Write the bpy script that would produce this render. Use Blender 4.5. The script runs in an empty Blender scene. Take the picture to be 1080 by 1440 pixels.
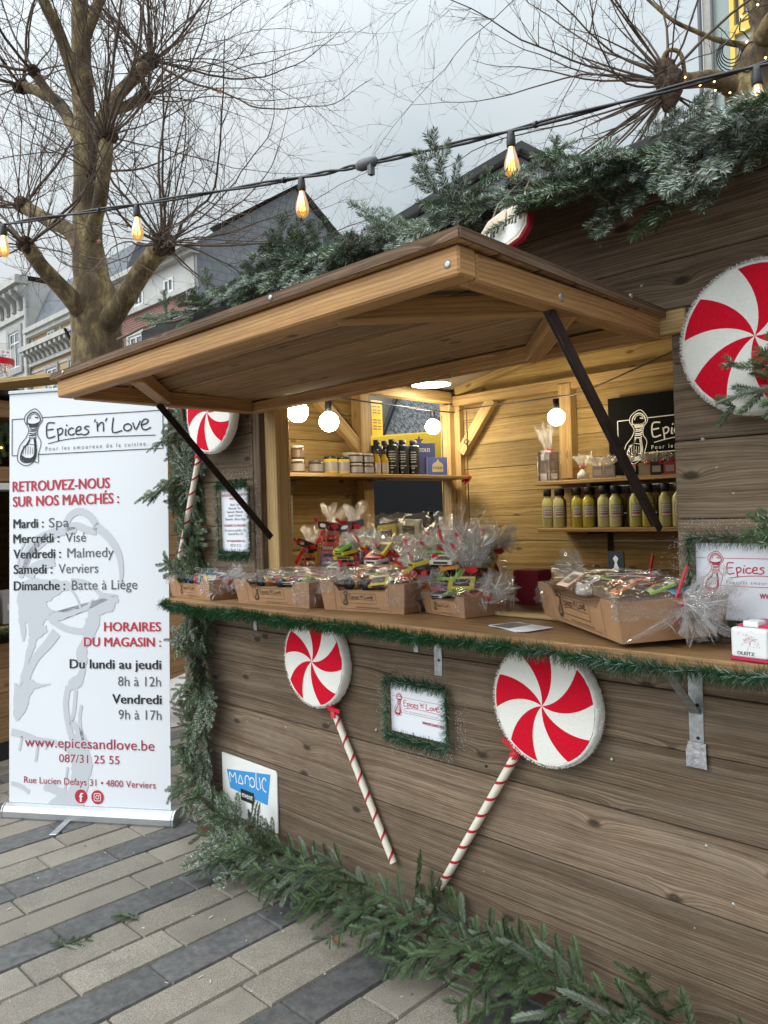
import bpy, bmesh, math, random
from mathutils import Vector, Matrix, Euler, noise as mnoise
R_ = math.radians
rng = random.Random(7)
S = bpy.context.scene
COL = S.collection

# ------------------------------------------------------------------ camera
cam_d = bpy.data.cameras.new("camera"); cam = bpy.data.objects.new("camera", cam_d); COL.objects.link(cam)
cam_d.sensor_fit = 'VERTICAL'; cam_d.sensor_height = 36.0; cam_d.lens = 36.0 * 1082 / 1440
cam_d.clip_start = 0.05; cam_d.clip_end = 400
TH = R_(45.3); ROLL = 0.031
fw = Vector((-math.cos(TH), math.sin(TH), 0)); rt = Vector((math.sin(TH), math.cos(TH), 0)); up = Vector((0, 0, 1))
r2 = rt * math.cos(ROLL) - up * math.sin(ROLL); u2 = up * math.cos(ROLL) + rt * math.sin(ROLL)
mw = Matrix((r2, u2, -fw)).transposed().to_4x4(); mw.translation = (0, -1.85, 1.45)
cam.matrix_world = mw
S.camera = cam

# ------------------------------------------------------------------ exposure / render settings
S.view_settings.view_transform = 'Standard'; S.view_settings.look = 'None'
S.view_settings.exposure = 0.0; S.view_settings.gamma = 1.0
S.render.engine = 'CYCLES'
S.cycles.max_bounces = 8; S.cycles.diffuse_bounces = 4; S.cycles.glossy_bounces = 4
S.cycles.transparent_max_bounces = 24; S.cycles.use_denoising = True
S.cycles.sample_clamp_indirect = 6.0

# ------------------------------------------------------------------ node helpers
def nd(nt, typ, **kw):
    n = nt.nodes.new('ShaderNode' + typ)
    for k, v in kw.items():
        if k.startswith('_'):
            setattr(n, k[1:], v)
        else:
            key = int(k[1:]) if k[0] == 'i' and k[1:].isdigit() else k.replace('__', ' ')
            s = n.inputs[key]
            if isinstance(v, bpy.types.NodeSocket): nt.links.new(v, s)
            else: s.default_value = v
    return n
def mth(nt, op, a, b=0.0, c=None, clamp=False):
    kw = dict(i0=a, i1=b)
    if c is not None: kw['i2'] = c
    n = nd(nt, 'Math', _operation=op, _use_clamp=clamp, **kw); return n.outputs[0]
def mixc(nt, fac, a, b, mode='MIX'):
    n = nt.nodes.new('ShaderNodeMix'); n.data_type = 'RGBA'; n.blend_type = mode
    for s, v in ((n.inputs[0], fac), (n.inputs[6], a), (n.inputs[7], b)):
        if isinstance(v, bpy.types.NodeSocket): nt.links.new(v, s)
        else: s.default_value = v if not isinstance(v, tuple) or len(v) == 4 else (*v, 1)
    return n.outputs[2]
def ramp(nt, fac, stops, interp='LINEAR'):
    n = nt.nodes.new('ShaderNodeValToRGB'); nt.links.new(fac, n.inputs[0]); n.color_ramp.interpolation = interp
    e = n.color_ramp.elements
    while len(e) > 1: e.remove(e[-1])
    for i, (p, c) in enumerate(stops):
        x = e[0] if i == 0 else e.new(p)
        x.position = p; x.color = (c, c, c, 1) if isinstance(c, (int, float)) else (*c, 1)
    return n.outputs[0]
def newmat(name):
    m = bpy.data.materials.new(name); m.use_nodes = True; nt = m.node_tree
    for n in list(nt.nodes): nt.nodes.remove(n)
    out = nt.nodes.new('ShaderNodeOutputMaterial'); p = nt.nodes.new('ShaderNodeBsdfPrincipled')
    nt.links.new(p.outputs[0], out.inputs[0])
    return m, nt, p, out
def setp(nt, p, **kw):
    for k, v in kw.items():
        s = p.inputs[k.replace('__', ' ')]
        if isinstance(v, bpy.types.NodeSocket): nt.links.new(v, s)
        else: s.default_value = (*v, 1) if isinstance(v, tuple) and len(v) == 3 else v
def bump(nt, p, h, strength=0.3, dist=0.01):
    b = nd(nt, 'Bump', Strength=strength, Distance=dist, Height=h); nt.links.new(b.outputs[0], p.inputs['Normal'])

# ------------------------------------------------------------------ world: overcast sky over a Nishita base
SUN_EL, SUN_AZ = R_(38), R_(205)
w = bpy.data.worlds.new("World"); S.world = w; w.use_nodes = True; wt = w.node_tree
bg = wt.nodes['Background']
sky = wt.nodes.new('ShaderNodeTexSky'); sky.sky_type = 'NISHITA'; sky.sun_disc = False
sky.sun_elevation = SUN_EL; sky.sun_rotation = SUN_AZ; sky.air_density = 1.0; sky.dust_density = 3.0
tc = wt.nodes.new('ShaderNodeTexCoord')
sep = nd(wt, 'SeparateXYZ', i0=tc.outputs['Generated'])
zc = mth(wt, 'MAXIMUM', sep.outputs[2], 0.0)
hz = mth(wt, 'ADD', zc, 0.25)
cx = mth(wt, 'DIVIDE', sep.outputs[0], hz); cy = mth(wt, 'DIVIDE', sep.outputs[1], hz)
cv = nd(wt, 'CombineXYZ', i0=cx, i1=cy, i2=0.0)
n1 = nd(wt, 'TexNoise', Vector=cv.outputs[0], Scale=1.1, Detail=5.0, Roughness=0.5, Distortion=0.3)
cloud = ramp(wt, n1.outputs[0], [(0.3, (5.2, 6.1, 6.7)), (0.5, (6.9, 7.7, 8.1)), (0.72, (8.4, 8.8, 8.9))])
# overcast luminance climbs towards the zenith and towards the veiled sun behind the camera
zl = mth(wt, 'MULTIPLY_ADD', mth(wt, 'POWER', zc, 4.0), 5.0, 1.06)
sund = Vector((math.sin(SUN_AZ) * math.cos(SUN_EL), math.cos(SUN_AZ) * math.cos(SUN_EL), math.sin(SUN_EL)))
dt = nd(wt, 'VectorMath', _operation='DOT_PRODUCT', i0=tc.outputs['Generated'], i1=tuple(sund))
dtp = mth(wt, 'POWER', mth(wt, 'MAXIMUM', dt.outputs['Value'], 0.0), 2.0)
lum = mth(wt, 'ADD', zl, mth(wt, 'MULTIPLY', dtp, 3.2))
cl2 = nd(wt, 'VectorMath', _operation='SCALE', i0=cloud, Scale=lum)
skymix = mixc(wt, 0.93, sky.outputs[0], cl2.outputs[0])
wt.links.new(skymix, bg.inputs[0]); bg.inputs[1].default_value = 0.082

# ------------------------------------------------------------------ sun (veiled by cloud)
sl = bpy.data.lights.new("sun", 'SUN'); sl.energy = 0.9; sl.angle = R_(35); sl.color = (1, 0.97, 0.93)
so = bpy.data.objects.new("sun", sl); COL.objects.link(so)
so.rotation_euler = (-sund).to_track_quat('-Z', 'Y').to_euler(); so.location = (0, -4, 8)

# ------------------------------------------------------------------ object helpers
ORG = {}
def org(o): return ORG.get(o.name, Vector((0, 0, 0))) if o is not None else Vector((0, 0, 0))
def meta(o, label=None, cat=None, group=None, kind=None):
    if label: o['label'] = label
    if cat: o['category'] = cat
    if group: o['group'] = group
    if kind: o['kind'] = kind
    return o
def thing(name, label, cat, loc=(0, 0, 0), group=None):
    o = bpy.data.objects.new(name, None); COL.objects.link(o); o.location = loc; o.empty_display_size = 0.05
    ORG[o.name] = Vector(loc)
    return meta(o, label, cat, group)
def copy_tree(o, parent=None):
    c = o.copy(); COL.objects.link(c)
    if parent is not None: c.parent = parent
    for ch in list(o.children): copy_tree(ch, c)
    return c

class MB:
    """collects faces; builds ONE mesh object"""
    def __init__(s): s.v = []; s.f = []; s.uv = []; s.mi = []; s.c = []; s.sm = []
    def face(s, pts, uv=None, mi=0, col=(0.5, 0, 0), sm=False):
        b = len(s.v); s.v.extend([tuple(p) for p in pts]); n = len(pts)
        s.f.append(tuple(range(b, b + n))); s.uv.append(uv or [(0, 0)] * n); s.mi.append(mi); s.c.append(col); s.sm.append(sm)
    def grid(s, rows, closed=False, mi=0, col=(0.5, 0, 0), sm=True, uvs=None, mif=None, colf=None):
        """rows: list of lists of points, shared vertices"""
        b = len(s.v); m = len(rows[0])
        for r in rows: s.v.extend([tuple(p) for p in r])
        for i in range(len(rows) - 1):
            for j in range(m if closed else m - 1):
                k = (j + 1) % m
                s.f.append((b + i * m + j, b + i * m + k, b + (i + 1) * m + k, b + (i + 1) * m + j))
                if uvs: s.uv.append([uvs(i, j), uvs(i, j + 1), uvs(i + 1, j + 1), uvs(i + 1, j)])
                else: s.uv.append([(j / m, i / len(rows))] * 4)
                s.mi.append(mif(i, j) if mif else mi); s.c.append(colf(i, j) if colf else col); s.sm.append(sm)
    def box(s, lo, hi, M=None, mi=0, col=None, grain=None):
        lo = Vector(lo); hi = Vector(hi); d = hi - lo
        col = col or (rng.random(), rng.random(), 0)
        g = grain if grain is not None else max(range(3), key=lambda i: d[i])
        ou, ov = rng.random() * 60, rng.random() * 60
        for ax in range(3):
            a, b = [i for i in range(3) if i != ax]
            for sd in (0, 1):
                pts = []; uv = []
                order = [(0, 0), (1, 0), (1, 1), (0, 1)]
                flip = (sd == 0) != (ax == 1)
                if flip: order = order[::-1]
                for (p, q) in order:
                    c = [0, 0, 0]; c[ax] = hi[ax] if sd else lo[ax]
                    c[a] = hi[a] if p else lo[a]; c[b] = hi[b] if q else lo[b]
                    if ax == g: u, v_ = c[a] * 0.15, c[b] * 1.0
                    else:
                        o = a if b == g else b
                        u, v_ = c[g], c[o] + 0.37 * ax
                    uv.append((u + ou, v_ + ov)); P = Vector(c)
                    pts.append(M @ P if M else P)
                s.face(pts, uv, mi, col)
    def bar(s, p0, p1, wd, th, upv=(0, 0, 1), mi=0, col=None):
        """rectangular bar from p0 to p1, wd across, th along upv-ish"""
        p0 = Vector(p0); p1 = Vector(p1); x = (p1 - p0); L = x.length; x.normalize()
        y = Vector(upv).cross(x)
        if y.length < 1e-4: y = Vector((0, 1, 0)).cross(x)
        y.normalize(); z = x.cross(y)
        M = Matrix((x, y, z)).transposed().to_4x4(); M.translation = p0
        s.box((0, -wd / 2, -th / 2), (L, wd / 2, th / 2), M, mi, col, grain=0)
    def tube(s, path, rad, n=8, mi=0, col=(0.5, 0, 0), caps=True, sm=True, mif=None, tw=0.0):
        path = [Vector(p) for p in path]; k = len(path)
        if not isinstance(rad, (list, tuple)): rad = [rad] * k
        t0 = (path[1] - path[0]).normalized()
        ref = Vector((0, 0, 1)) if abs(t0.z) < 0.9 else Vector((1, 0, 0))
        x = t0.cross(ref).normalized(); rows = []; L = 0; Ls = []
        for i, p in enumerate(path):
            t = (path[min(i + 1, k - 1)] - path[max(i - 1, 0)])
            if t.length < 1e-9: t = t0.copy()
            t.normalize(); x = (x - t * x.dot(t))
            if x.length < 1e-6: x = t.orthogonal()
            x.normalize(); y = t.cross(x)
            if i: L += (p - path[i - 1]).length
            Ls.append(L); a0 = tw * L
            rows.append([p + (x * math.cos(a0 + 2 * math.pi * j / n) + y * math.sin(a0 + 2 * math.pi * j / n)) * rad[i] for j in range(n)])
        ou = rng.random() * 30
        s.grid(rows, True, mi, col, sm, uvs=lambda i, j: (Ls[i] + ou, j / n * 2 * math.pi * rad[min(i, k - 1)]), mif=mif)
        if caps:
            s.face(rows[0][::-1], None, mi, col); s.face(rows[-1], None, mi, col)
    def lathe(s, prof, M=None, n=20, mi=0, col=(0.5, 0, 0), sm=True, mis=None):
        M = M or Matrix.Identity(4); rows = []
        for (r, z) in prof:
            rows.append([M @ Vector((r * math.cos(2 * math.pi * j / n), r * math.sin(2 * math.pi * j / n), z)) for j in range(n)])
        s.grid(rows, True, mi, col, sm, mif=(lambda i, j: mis[i]) if mis else None)
    def prism(s, poly, z0, z1, M=None, mi=0, col=(0.5, 0, 0), side_mi=None):
        M = M or Matrix.Identity(4)
        a = [M @ Vector((x, y, z0)) for x, y in poly]; b = [M @ Vector((x, y, z1)) for x, y in poly]
        s.face(b, [(x, y) for x, y in poly], mi, col); s.face(a[::-1], [(x, y) for x, y in poly][::-1], mi, col)
        n = len(poly)
        for i in range(n):
            j = (i + 1) % n; s.face([a[i], a[j], b[j], b[i]], None, mi if side_mi is None else side_mi, col)
    def poly(s, pts2, M, mi=0, z=0.0, col=(0.5, 0, 0)):
        s.face([M @ Vector((x, y, z)) for x, y in pts2], [(x, y) for x, y in pts2], mi, col)
    def stroke(s, pts2, wd, M, mi=0, z=0.0, wf=None):
        """flat pen stroke along a 2-D polyline"""
        P = [Vector(p).to_2d() for p in smooth2(pts2)] if len(pts2) > 2 else [Vector(p).to_2d() for p in pts2]
        n = len(P); Lr = []; 
        for i, p in enumerate(P):
            t = P[min(i + 1, n - 1)] - P[max(i - 1, 0)]
            if t.length < 1e-9: t = Vector((1, 0))
            t.normalize(); q = Vector((-t.y, t.x)); h = wd / 2 * (wf(i / (n - 1)) if wf else 1)
            Lr.append((p + q * h, p - q * h))
        for i in range(n - 1):
            a, b = Lr[i]; c, d = Lr[i + 1]
            s.face([M @ Vector((*x, z)) for x in (b, d, c, a)], None, mi)
    def merge_mesh(s, me, M, mi=0, col=(0.5, 0, 0)):
        for p in me.polygons:
            s.face([M @ me.vertices[i].co for i in p.vertices], None, mi, col)
    def build(s, name, mats, parent=None, bevel=0.0, loc=None, label=None, seg=1):
        o0 = Vector(loc) if loc is not None else org(parent)
        me = bpy.data.meshes.new(name)
        me.from_pydata([(a - o0.x, b - o0.y, c - o0.z) for a, b, c in s.v], [], s.f)
        uvl = me.uv_layers.new(name='UVMap'); flat = []
        for u in s.uv:
            for q in u: flat.extend(q)
        uvl.data.foreach_set('uv', flat)
        ca = me.color_attributes.new('Col', 'FLOAT_COLOR', 'CORNER'); cf = []
        for f, c in zip(s.f, s.c): cf.extend([c[0], c[1], c[2], 1.0] * len(f))
        ca.data.foreach_set('color', cf)
        me.polygons.foreach_set('material_index', s.mi); me.polygons.foreach_set('use_smooth', s.sm)
        for m in (mats if isinstance(mats, (list, tuple)) else [mats]): me.materials.append(m)
        me.update()
        if bevel > 0:
            bm = bmesh.new(); bm.from_mesh(me)
            bmesh.ops.remove_doubles(bm, verts=bm.verts, dist=1e-5)
            bmesh.ops.bevel(bm, geom=[e for e in bm.edges if e.is_manifold and e.calc_face_angle(0) > 0.5], offset=bevel, segments=seg, affect='EDGES', profile=0.6, clamp_overlap=True)
            bm.to_mesh(me); bm.free()
        o = bpy.data.objects.new(name, me); COL.objects.link(o)
        if parent is not None:
            o.parent = parent; ORG[o.name] = org(parent)
        else:
            o.location = o0; ORG[o.name] = o0.copy()
        if label: o['label'] = label
        return o

def smooth2(pts, k=4):
    """Catmull-Rom through points (any dimension)"""
    P = [Vector(p) for p in pts]; n = len(P); out = []
    for i in range(n - 1):
        a, b, c, d = P[max(i - 1, 0)], P[i], P[i + 1], P[min(i + 2, n - 1)]
        for j in range(k):
            t = j / k
            out.append(0.5 * ((2 * b) + (c - a) * t + (2 * a - 5 * b + 4 * c - d) * t * t + (3 * b - a - 3 * c + d) * t ** 3))
    out.append(P[-1]); return out

def frame(o, x, y):
    """matrix with origin o, x axis, y axis (z = x cross y)"""
    x = Vector(x).normalized(); y = Vector(y); y = (y - x * x.dot(y)).normalized(); z = x.cross(y)
    M = Matrix((x, y, z)).transposed().to_4x4(); M.translation = Vector(o); return M

def add_text(mb, txt, M, size, x=0, y=0, align='LEFT', bold=0.0, sx=1.0, space=1.0, mi=0, z=0.0, width=None, shear=0.0):
    cu = bpy.data.curves.new('t', 'FONT'); cu.body = txt; cu.size = 1.0; cu.align_x = align; cu.offset = 0.0
    cu.space_character = space; cu.resolution_u = 3; cu.shear = shear
    ob = bpy.data.objects.new('t', cu); COL.objects.link(ob)
    dg = bpy.context.evaluated_depsgraph_get(); me = bpy.data.meshes.new_from_object(ob.evaluated_get(dg))
    bpy.data.objects.remove(ob); bpy.data.curves.remove(cu)
    if width is not None and len(me.vertices):
        xs = [v.co.x for v in me.vertices]; sx = width / ((max(xs) - min(xs)) * size)
        x0 = min(xs) if align == 'LEFT' else (max(xs) if align == 'RIGHT' else (max(xs) + min(xs)) / 2)
        x -= x0 * size * sx
    for k, dx in enumerate((0.0,) if bold <= 0 else (-bold, 0.0, bold)):      # heavier weight: the same letters laid thrice, a hair apart
        T = M @ Matrix.Translation((x + dx * size, y + (abs(dx) * .3 * size), z + .00012 * k)) @ Matrix.Diagonal((size * sx, size, 1, 1))
        mb.merge_mesh(me, T, mi)
    bpy.data.meshes.remove(me)

# ------------------------------------------------------------------ materials
def simple(name, col, rough=0.5, metal=0.0, spec=0.5, noise=0.0, nscale=20.0, bmp=0.0, **kw):
    m, nt, p, out = newmat(name)
    setp(nt, p, Roughness=rough, Metallic=metal)
    p.inputs['Specular IOR Level'].default_value = spec
    if noise > 0 or bmp > 0:
        t = nd(nt, 'TexCoord'); n = nd(nt, 'TexNoise', Vector=t.outputs['Object'], Scale=nscale, Detail=5.0, Roughness=0.6)
        a = tuple(max(0, c * (1 - noise)) for c in col); b = tuple(min(1, c * (1 + noise)) for c in col)
        setp(nt, p, Base__Color=ramp(nt, n.outputs[0], [(0.3, a), (0.7, b)]))
        if bmp: bump(nt, p, n.outputs[0], bmp, 0.004)
    else: setp(nt, p, Base__Color=col)
    for k, v in kw.items(): setp(nt, p, **{k: v})
    return m
def emit(name, col, st):
    m, nt, p, out = newmat(name); setp(nt, p, Base__Color=(0.8, 0.8, 0.8), Emission__Color=col); p.inputs['Emission Strength'].default_value = st
    return m

def wood(name, dark, mid, light, rough=0.75, knots=1.0, dirt=0.0, var=0.35, bstr=0.5, gscale=1.0, grey=None, rings=0.22, dirtcol=(0.03, 0.025, 0.02)):
    m, nt, p, out = newmat(name)
    uv = nd(nt, 'UVMap', _uv_map='UVMap'); sx = nd(nt, 'SeparateXYZ', i0=uv.outputs[0]); u, v = sx.outputs[0], sx.outputs[1]
    at = nd(nt, 'Attribute', _attribute_name='Col'); ac = nd(nt, 'SeparateColor', i0=at.outputs['Color'])
    kv = nd(nt, 'CombineXYZ', i0=mth(nt, 'MULTIPLY', u, 4.2), i1=mth(nt, 'MULTIPLY', v, 9.0), i2=0.0)
    vo = nd(nt, 'TexVoronoi', _voronoi_dimensions='2D', Vector=kv.outputs[0], Scale=1.0, Randomness=1.0)
    d = vo.outputs['Distance']
    vc = nd(nt, 'SeparateColor', i0=vo.outputs['Color'])
    has = mth(nt, 'GREATER_THAN', vc.outputs[0], 0.72)
    kb = mth(nt, 'MULTIPLY', mth(nt, 'POWER', 2.718, mth(nt, 'MULTIPLY', d, -7.0)), mth(nt, 'MULTIPLY', has, 0.030 * knots))
    wv = nd(nt, 'CombineXYZ', i0=mth(nt, 'MULTIPLY', u, 1.7), i1=mth(nt, 'MULTIPLY', v, 4.0), i2=ac.outputs[0])
    wn = nd(nt, 'TexNoise', Vector=wv.outputs[0], Scale=1.0, Detail=2.0)
    v2 = mth(nt, 'ADD', mth(nt, 'ADD', v, kb), mth(nt, 'MULTIPLY', wn.outputs[0], 0.028))
    bv = nd(nt, 'CombineXYZ', i0=mth(nt, 'MULTIPLY', u, 1.1), i1=mth(nt, 'MULTIPLY', v2, 90.0 * gscale), i2=mth(nt, 'MULTIPLY', ac.outputs[0], 9.0))
    bn = nd(nt, 'TexNoise', Vector=bv.outputs[0], Scale=1.0, Detail=2.5, Roughness=0.55)
    fv = nd(nt, 'CombineXYZ', i0=mth(nt, 'MULTIPLY', u, 9.0), i1=mth(nt, 'MULTIPLY', v2, 300.0 * gscale), i2=0.0)
    fn = nd(nt, 'TexNoise', Vector=fv.outputs[0], Scale=1.0, Detail=4.0, Roughness=0.65)
    ring = mth(nt, 'SINE', mth(nt, 'MULTIPLY', mth(nt, 'ADD', v2, mth(nt, 'MULTIPLY', bn.outputs[0], 0.010)), 820.0 * gscale))
    ring = mth(nt, 'MULTIPLY', mth(nt, 'POWER', mth(nt, 'MULTIPLY_ADD', ring, 0.5, 0.5), 2.0), mth(nt, 'MULTIPLY', bn.outputs[0], rings))
    g = mth(nt, 'ADD', mth(nt, 'MULTIPLY', bn.outputs[0], 0.55), mth(nt, 'MULTIPLY', fn.outputs[0], 0.45))
    g = mth(nt, 'SUBTRACT', g, ring)
    c = ramp(nt, g, [(0.27, dark), (0.45, mid), (0.61, light)])
    if grey is not None:   # silvering in broad patches
        gn = nd(nt, 'TexNoise', Vector=nd(nt, 'CombineXYZ', i0=mth(nt, 'MULTIPLY', u, 2.2), i1=mth(nt, 'MULTIPLY', v, 14.0), i2=ac.outputs[1]).outputs[0], Scale=1.0, Detail=4.0)
        c = mixc(nt, ramp(nt, gn.outputs[0], [(0.42, 0.0), (0.70, 0.75)]), c, mixc(nt, 0.42, c, (*grey, 1)))
    # plank to plank variation
    vf = mth(nt, 'MULTIPLY_ADD', ac.outputs[0], var * 1.0, 1.0 - var * 0.5)
    vs = nd(nt, 'VectorMath', _operation='SCALE', i0=c, Scale=vf); c = vs.outputs[0]
    # knots
    km = mth(nt, 'MULTIPLY', ramp(nt, d, [(0.06, 1.0), (0.12, 0.0)]), mth(nt, 'MULTIPLY', has, 0.8 * min(1, knots)))
    c = mixc(nt, km, c, tuple(x * 0.55 for x in dark))
    # drying cracks
    cr = nd(nt, 'TexNoise', Vector=nd(nt, 'CombineXYZ', i0=mth(nt, 'MULTIPLY', u, 1.8), i1=mth(nt, 'MULTIPLY', v2, 75.0), i2=3.3).outputs[0], Scale=1.0, Detail=1.0)
    cm = ramp(nt, cr.outputs[0], [(0.20, 1.0), (0.25, 0.0)])
    c = mixc(nt, mth(nt, 'MULTIPLY', cm, 0.7), c, tuple(x * 0.3 for x in dark))
    if dirt > 0:
        to = nd(nt, 'TexCoord'); dn = nd(nt, 'TexNoise', Vector=to.outputs['Object'], Scale=2.3, Detail=6.0, Roughness=0.65)
        c = mixc(nt, mth(nt, 'MULTIPLY', ramp(nt, dn.outputs[0], [(0.45, 0.0), (0.75, 1.0)]), dirt), c, (*dirtcol, 1))
    setp(nt, p, Base__Color=c, Roughness=rough); p.inputs['Specular IOR Level'].default_value = 0.25
    hgt = mth(nt, 'SUBTRACT', g, mth(nt, 'MULTIPLY', cm, 0.6))
    bump(nt, p, hgt, bstr, 0.004)
    return m

M = {}
M['wall'] = wood('weathered_wall_wood', (0.050, 0.032, 0.020), (0.160, 0.109, 0.070), (0.290, 0.212, 0.146), 0.85, 1.15, 0.55, 0.55, 1.0, 1.0, grey=(0.24, 0.195, 0.150), rings=0.13, dirtcol=(0.070, 0.040, 0.022))
M['inner'] = wood('inner_pine', (0.15, 0.090, 0.030), (0.33, 0.215, 0.080), (0.46, 0.33, 0.145), 0.7, 0.9, 0.4, 0.45, 0.4, 0.8, rings=0.09, dirtcol=(0.10, 0.062, 0.025))
M['post'] = wood('post_pine', (0.24, 0.14, 0.05), (0.42, 0.27, 0.11), (0.54, 0.38, 0.19), 0.65, 0.6, 0.15, 0.2, 0.3, 0.8)
M['beam'] = wood('canopy_beam_pine', (0.24, 0.115, 0.04), (0.40, 0.21, 0.08), (0.52, 0.30, 0.125), 0.6, 0.5, 0.28, 0.25, 0.35, 0.8, dirtcol=(0.13, 0.085, 0.05))
M['deck'] = wood('canopy_deck_wood', (0.05, 0.028, 0.017), (0.125, 0.073, 0.043), (0.21, 0.135, 0.085), 0.8, 0.6, 0.4, 0.4, 0.7)
M['under'] = wood('canopy_board_wood', (0.15, 0.078, 0.036), (0.38, 0.215, 0.100), (0.56, 0.36, 0.19), 0.8, 0.8, 0.45, 0.7, 0.6)
M['counter'] = wood('counter_board', (0.13, 0.068, 0.027), (0.28, 0.155, 0.066), (0.40, 0.24, 0.11), 0.6, 0.9, 0.5, 0.3, 0.35)
M['ceil'] = simple('ceiling_board', (0.16, 0.13, 0.10), 0.8, noise=0.3, nscale=6)
M['roof'] = simple('roof_felt', (0.035, 0.032, 0.03), 0.9, noise=0.3, nscale=30, bmp=0.3)
M['sill'] = simple('base_sill_wood', (0.075, 0.033, 0.022), 0.85, noise=0.35, nscale=25)
M['iron'] = simple('black_iron', (0.022, 0.014, 0.012), 0.45, 0.3, noise=0.4, nscale=30)
M['galv'] = simple('galvanised_steel', (0.42, 0.43, 0.44), 0.42, 0.85, noise=0.25, nscale=60)
M['screw'] = simple('screw_steel', (0.42, 0.40, 0.37), 0.4, 0.7)
M['tape'] = simple('silver_tape', (0.45, 0.45, 0.46), 0.35, 0.6, noise=0.3, nscale=80, bmp=0.8)
M['black'] = simple('black_plastic', (0.012, 0.012, 0.013), 0.42)
M['cable'] = simple('black_rubber_cable', (0.018, 0.015, 0.015), 0.5, noise=0.3, nscale=40)
M['dark'] = simple('dark_cloth', (0.014, 0.013, 0.014), 0.7)
M['white'] = simple('white_plastic', (0.72, 0.72, 0.71), 0.35)
M['signblack'] = simple('matt_black_sign', (0.004, 0.004, 0.0045), 0.8, spec=0.1)
M['paper'] = simple('white_paper', (0.74, 0.75, 0.80), 0.65)
M['banner'] = simple('banner_vinyl', (0.74, 0.75, 0.785), 0.42, noise=0.015, nscale=2)
M['alu'] = simple('brushed_aluminium', (0.42, 0.43, 0.44), 0.42, 0.9, noise=0.08, nscale=90)
M['ink'] = simple('black_ink', (0.012, 0.012, 0.013), 0.5)
M['redink'] = simple('red_ink', (0.48, 0.014, 0.035), 0.5)
M['dredink'] = simple('dark_red_ink', (0.36, 0.02, 0.05), 0.5)
M['greyink'] = simple('grey_print', (0.535, 0.545, 0.58), 0.5)
M['midink'] = simple('dark_grey_print', (0.10, 0.10, 0.11), 0.5)
M['kink'] = simple('kraft_print', (0.055, 0.030, 0.016), 0.6)
M['whiteink'] = simple('white_ink', (0.78, 0.78, 0.77), 0.5)
M['kraft'] = simple('kraft_card', (0.36, 0.195, 0.095), 0.7, noise=0.14, nscale=14, bmp=0.08)
M['kraftin'] = simple('kraft_card_inside', (0.30, 0.17, 0.09), 0.75, noise=0.12, nscale=14)
M['ribbon'] = simple('red_ribbon', (0.55, 0.008, 0.022), 0.32)
M['felt_red'] = simple('red_felt', (0.60, 0.006, 0.024), 0.95, spec=0.15, noise=0.12, nscale=160, bmp=0.35)
M['felt_white'] = simple('white_felt', (0.78, 0.76, 0.70), 0.95, spec=0.15, noise=0.05, nscale=160, bmp=0.35)
M['plush'] = simple('white_plush', (0.80, 0.78, 0.73), 1.0, spec=0.1, noise=0.10, nscale=220, bmp=0.9)
M['stick_w'] = simple('cream_stick_paint', (0.74, 0.68, 0.56), 0.45, noise=0.06, nscale=25)
M['stick_r'] = simple('red_stick_stripe', (0.40, 0.012, 0.022), 0.4)
M['bluesign'] = simple('blue_print', (0.045, 0.27, 0.60), 0.4)
M['signboard'] = simple('white_sign_board', (0.74, 0.74, 0.71), 0.4, noise=0.05, nscale=9)
M['redcloth'] = simple('dark_red_fabric', (0.20, 0.008, 0.016), 0.85, noise=0.2, nscale=120)
M['twine'] = simple('jute_twine', (0.50, 0.43, 0.31), 0.9)
M['ply'] = simple('plywood_face', (0.62, 0.50, 0.36), 0.6, noise=0.06, nscale=12)
M['ornred'] = simple('red_painted_rim', (0.45, 0.015, 0.035), 0.4)
M['pinkrim'] = simple('pale_wood_rim', (0.74, 0.58, 0.50), 0.5)
M['leafbrown'] = simple('dry_leaf', (0.22, 0.085, 0.035), 0.8, noise=0.3, nscale=60)
M['bark_twig'] = simple('twig_bark', (0.105, 0.070, 0.050), 0.85, noise=0.3, nscale=30)
M['stemwood'] = simple('spruce_stem', (0.13, 0.085, 0.05), 0.85)

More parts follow.
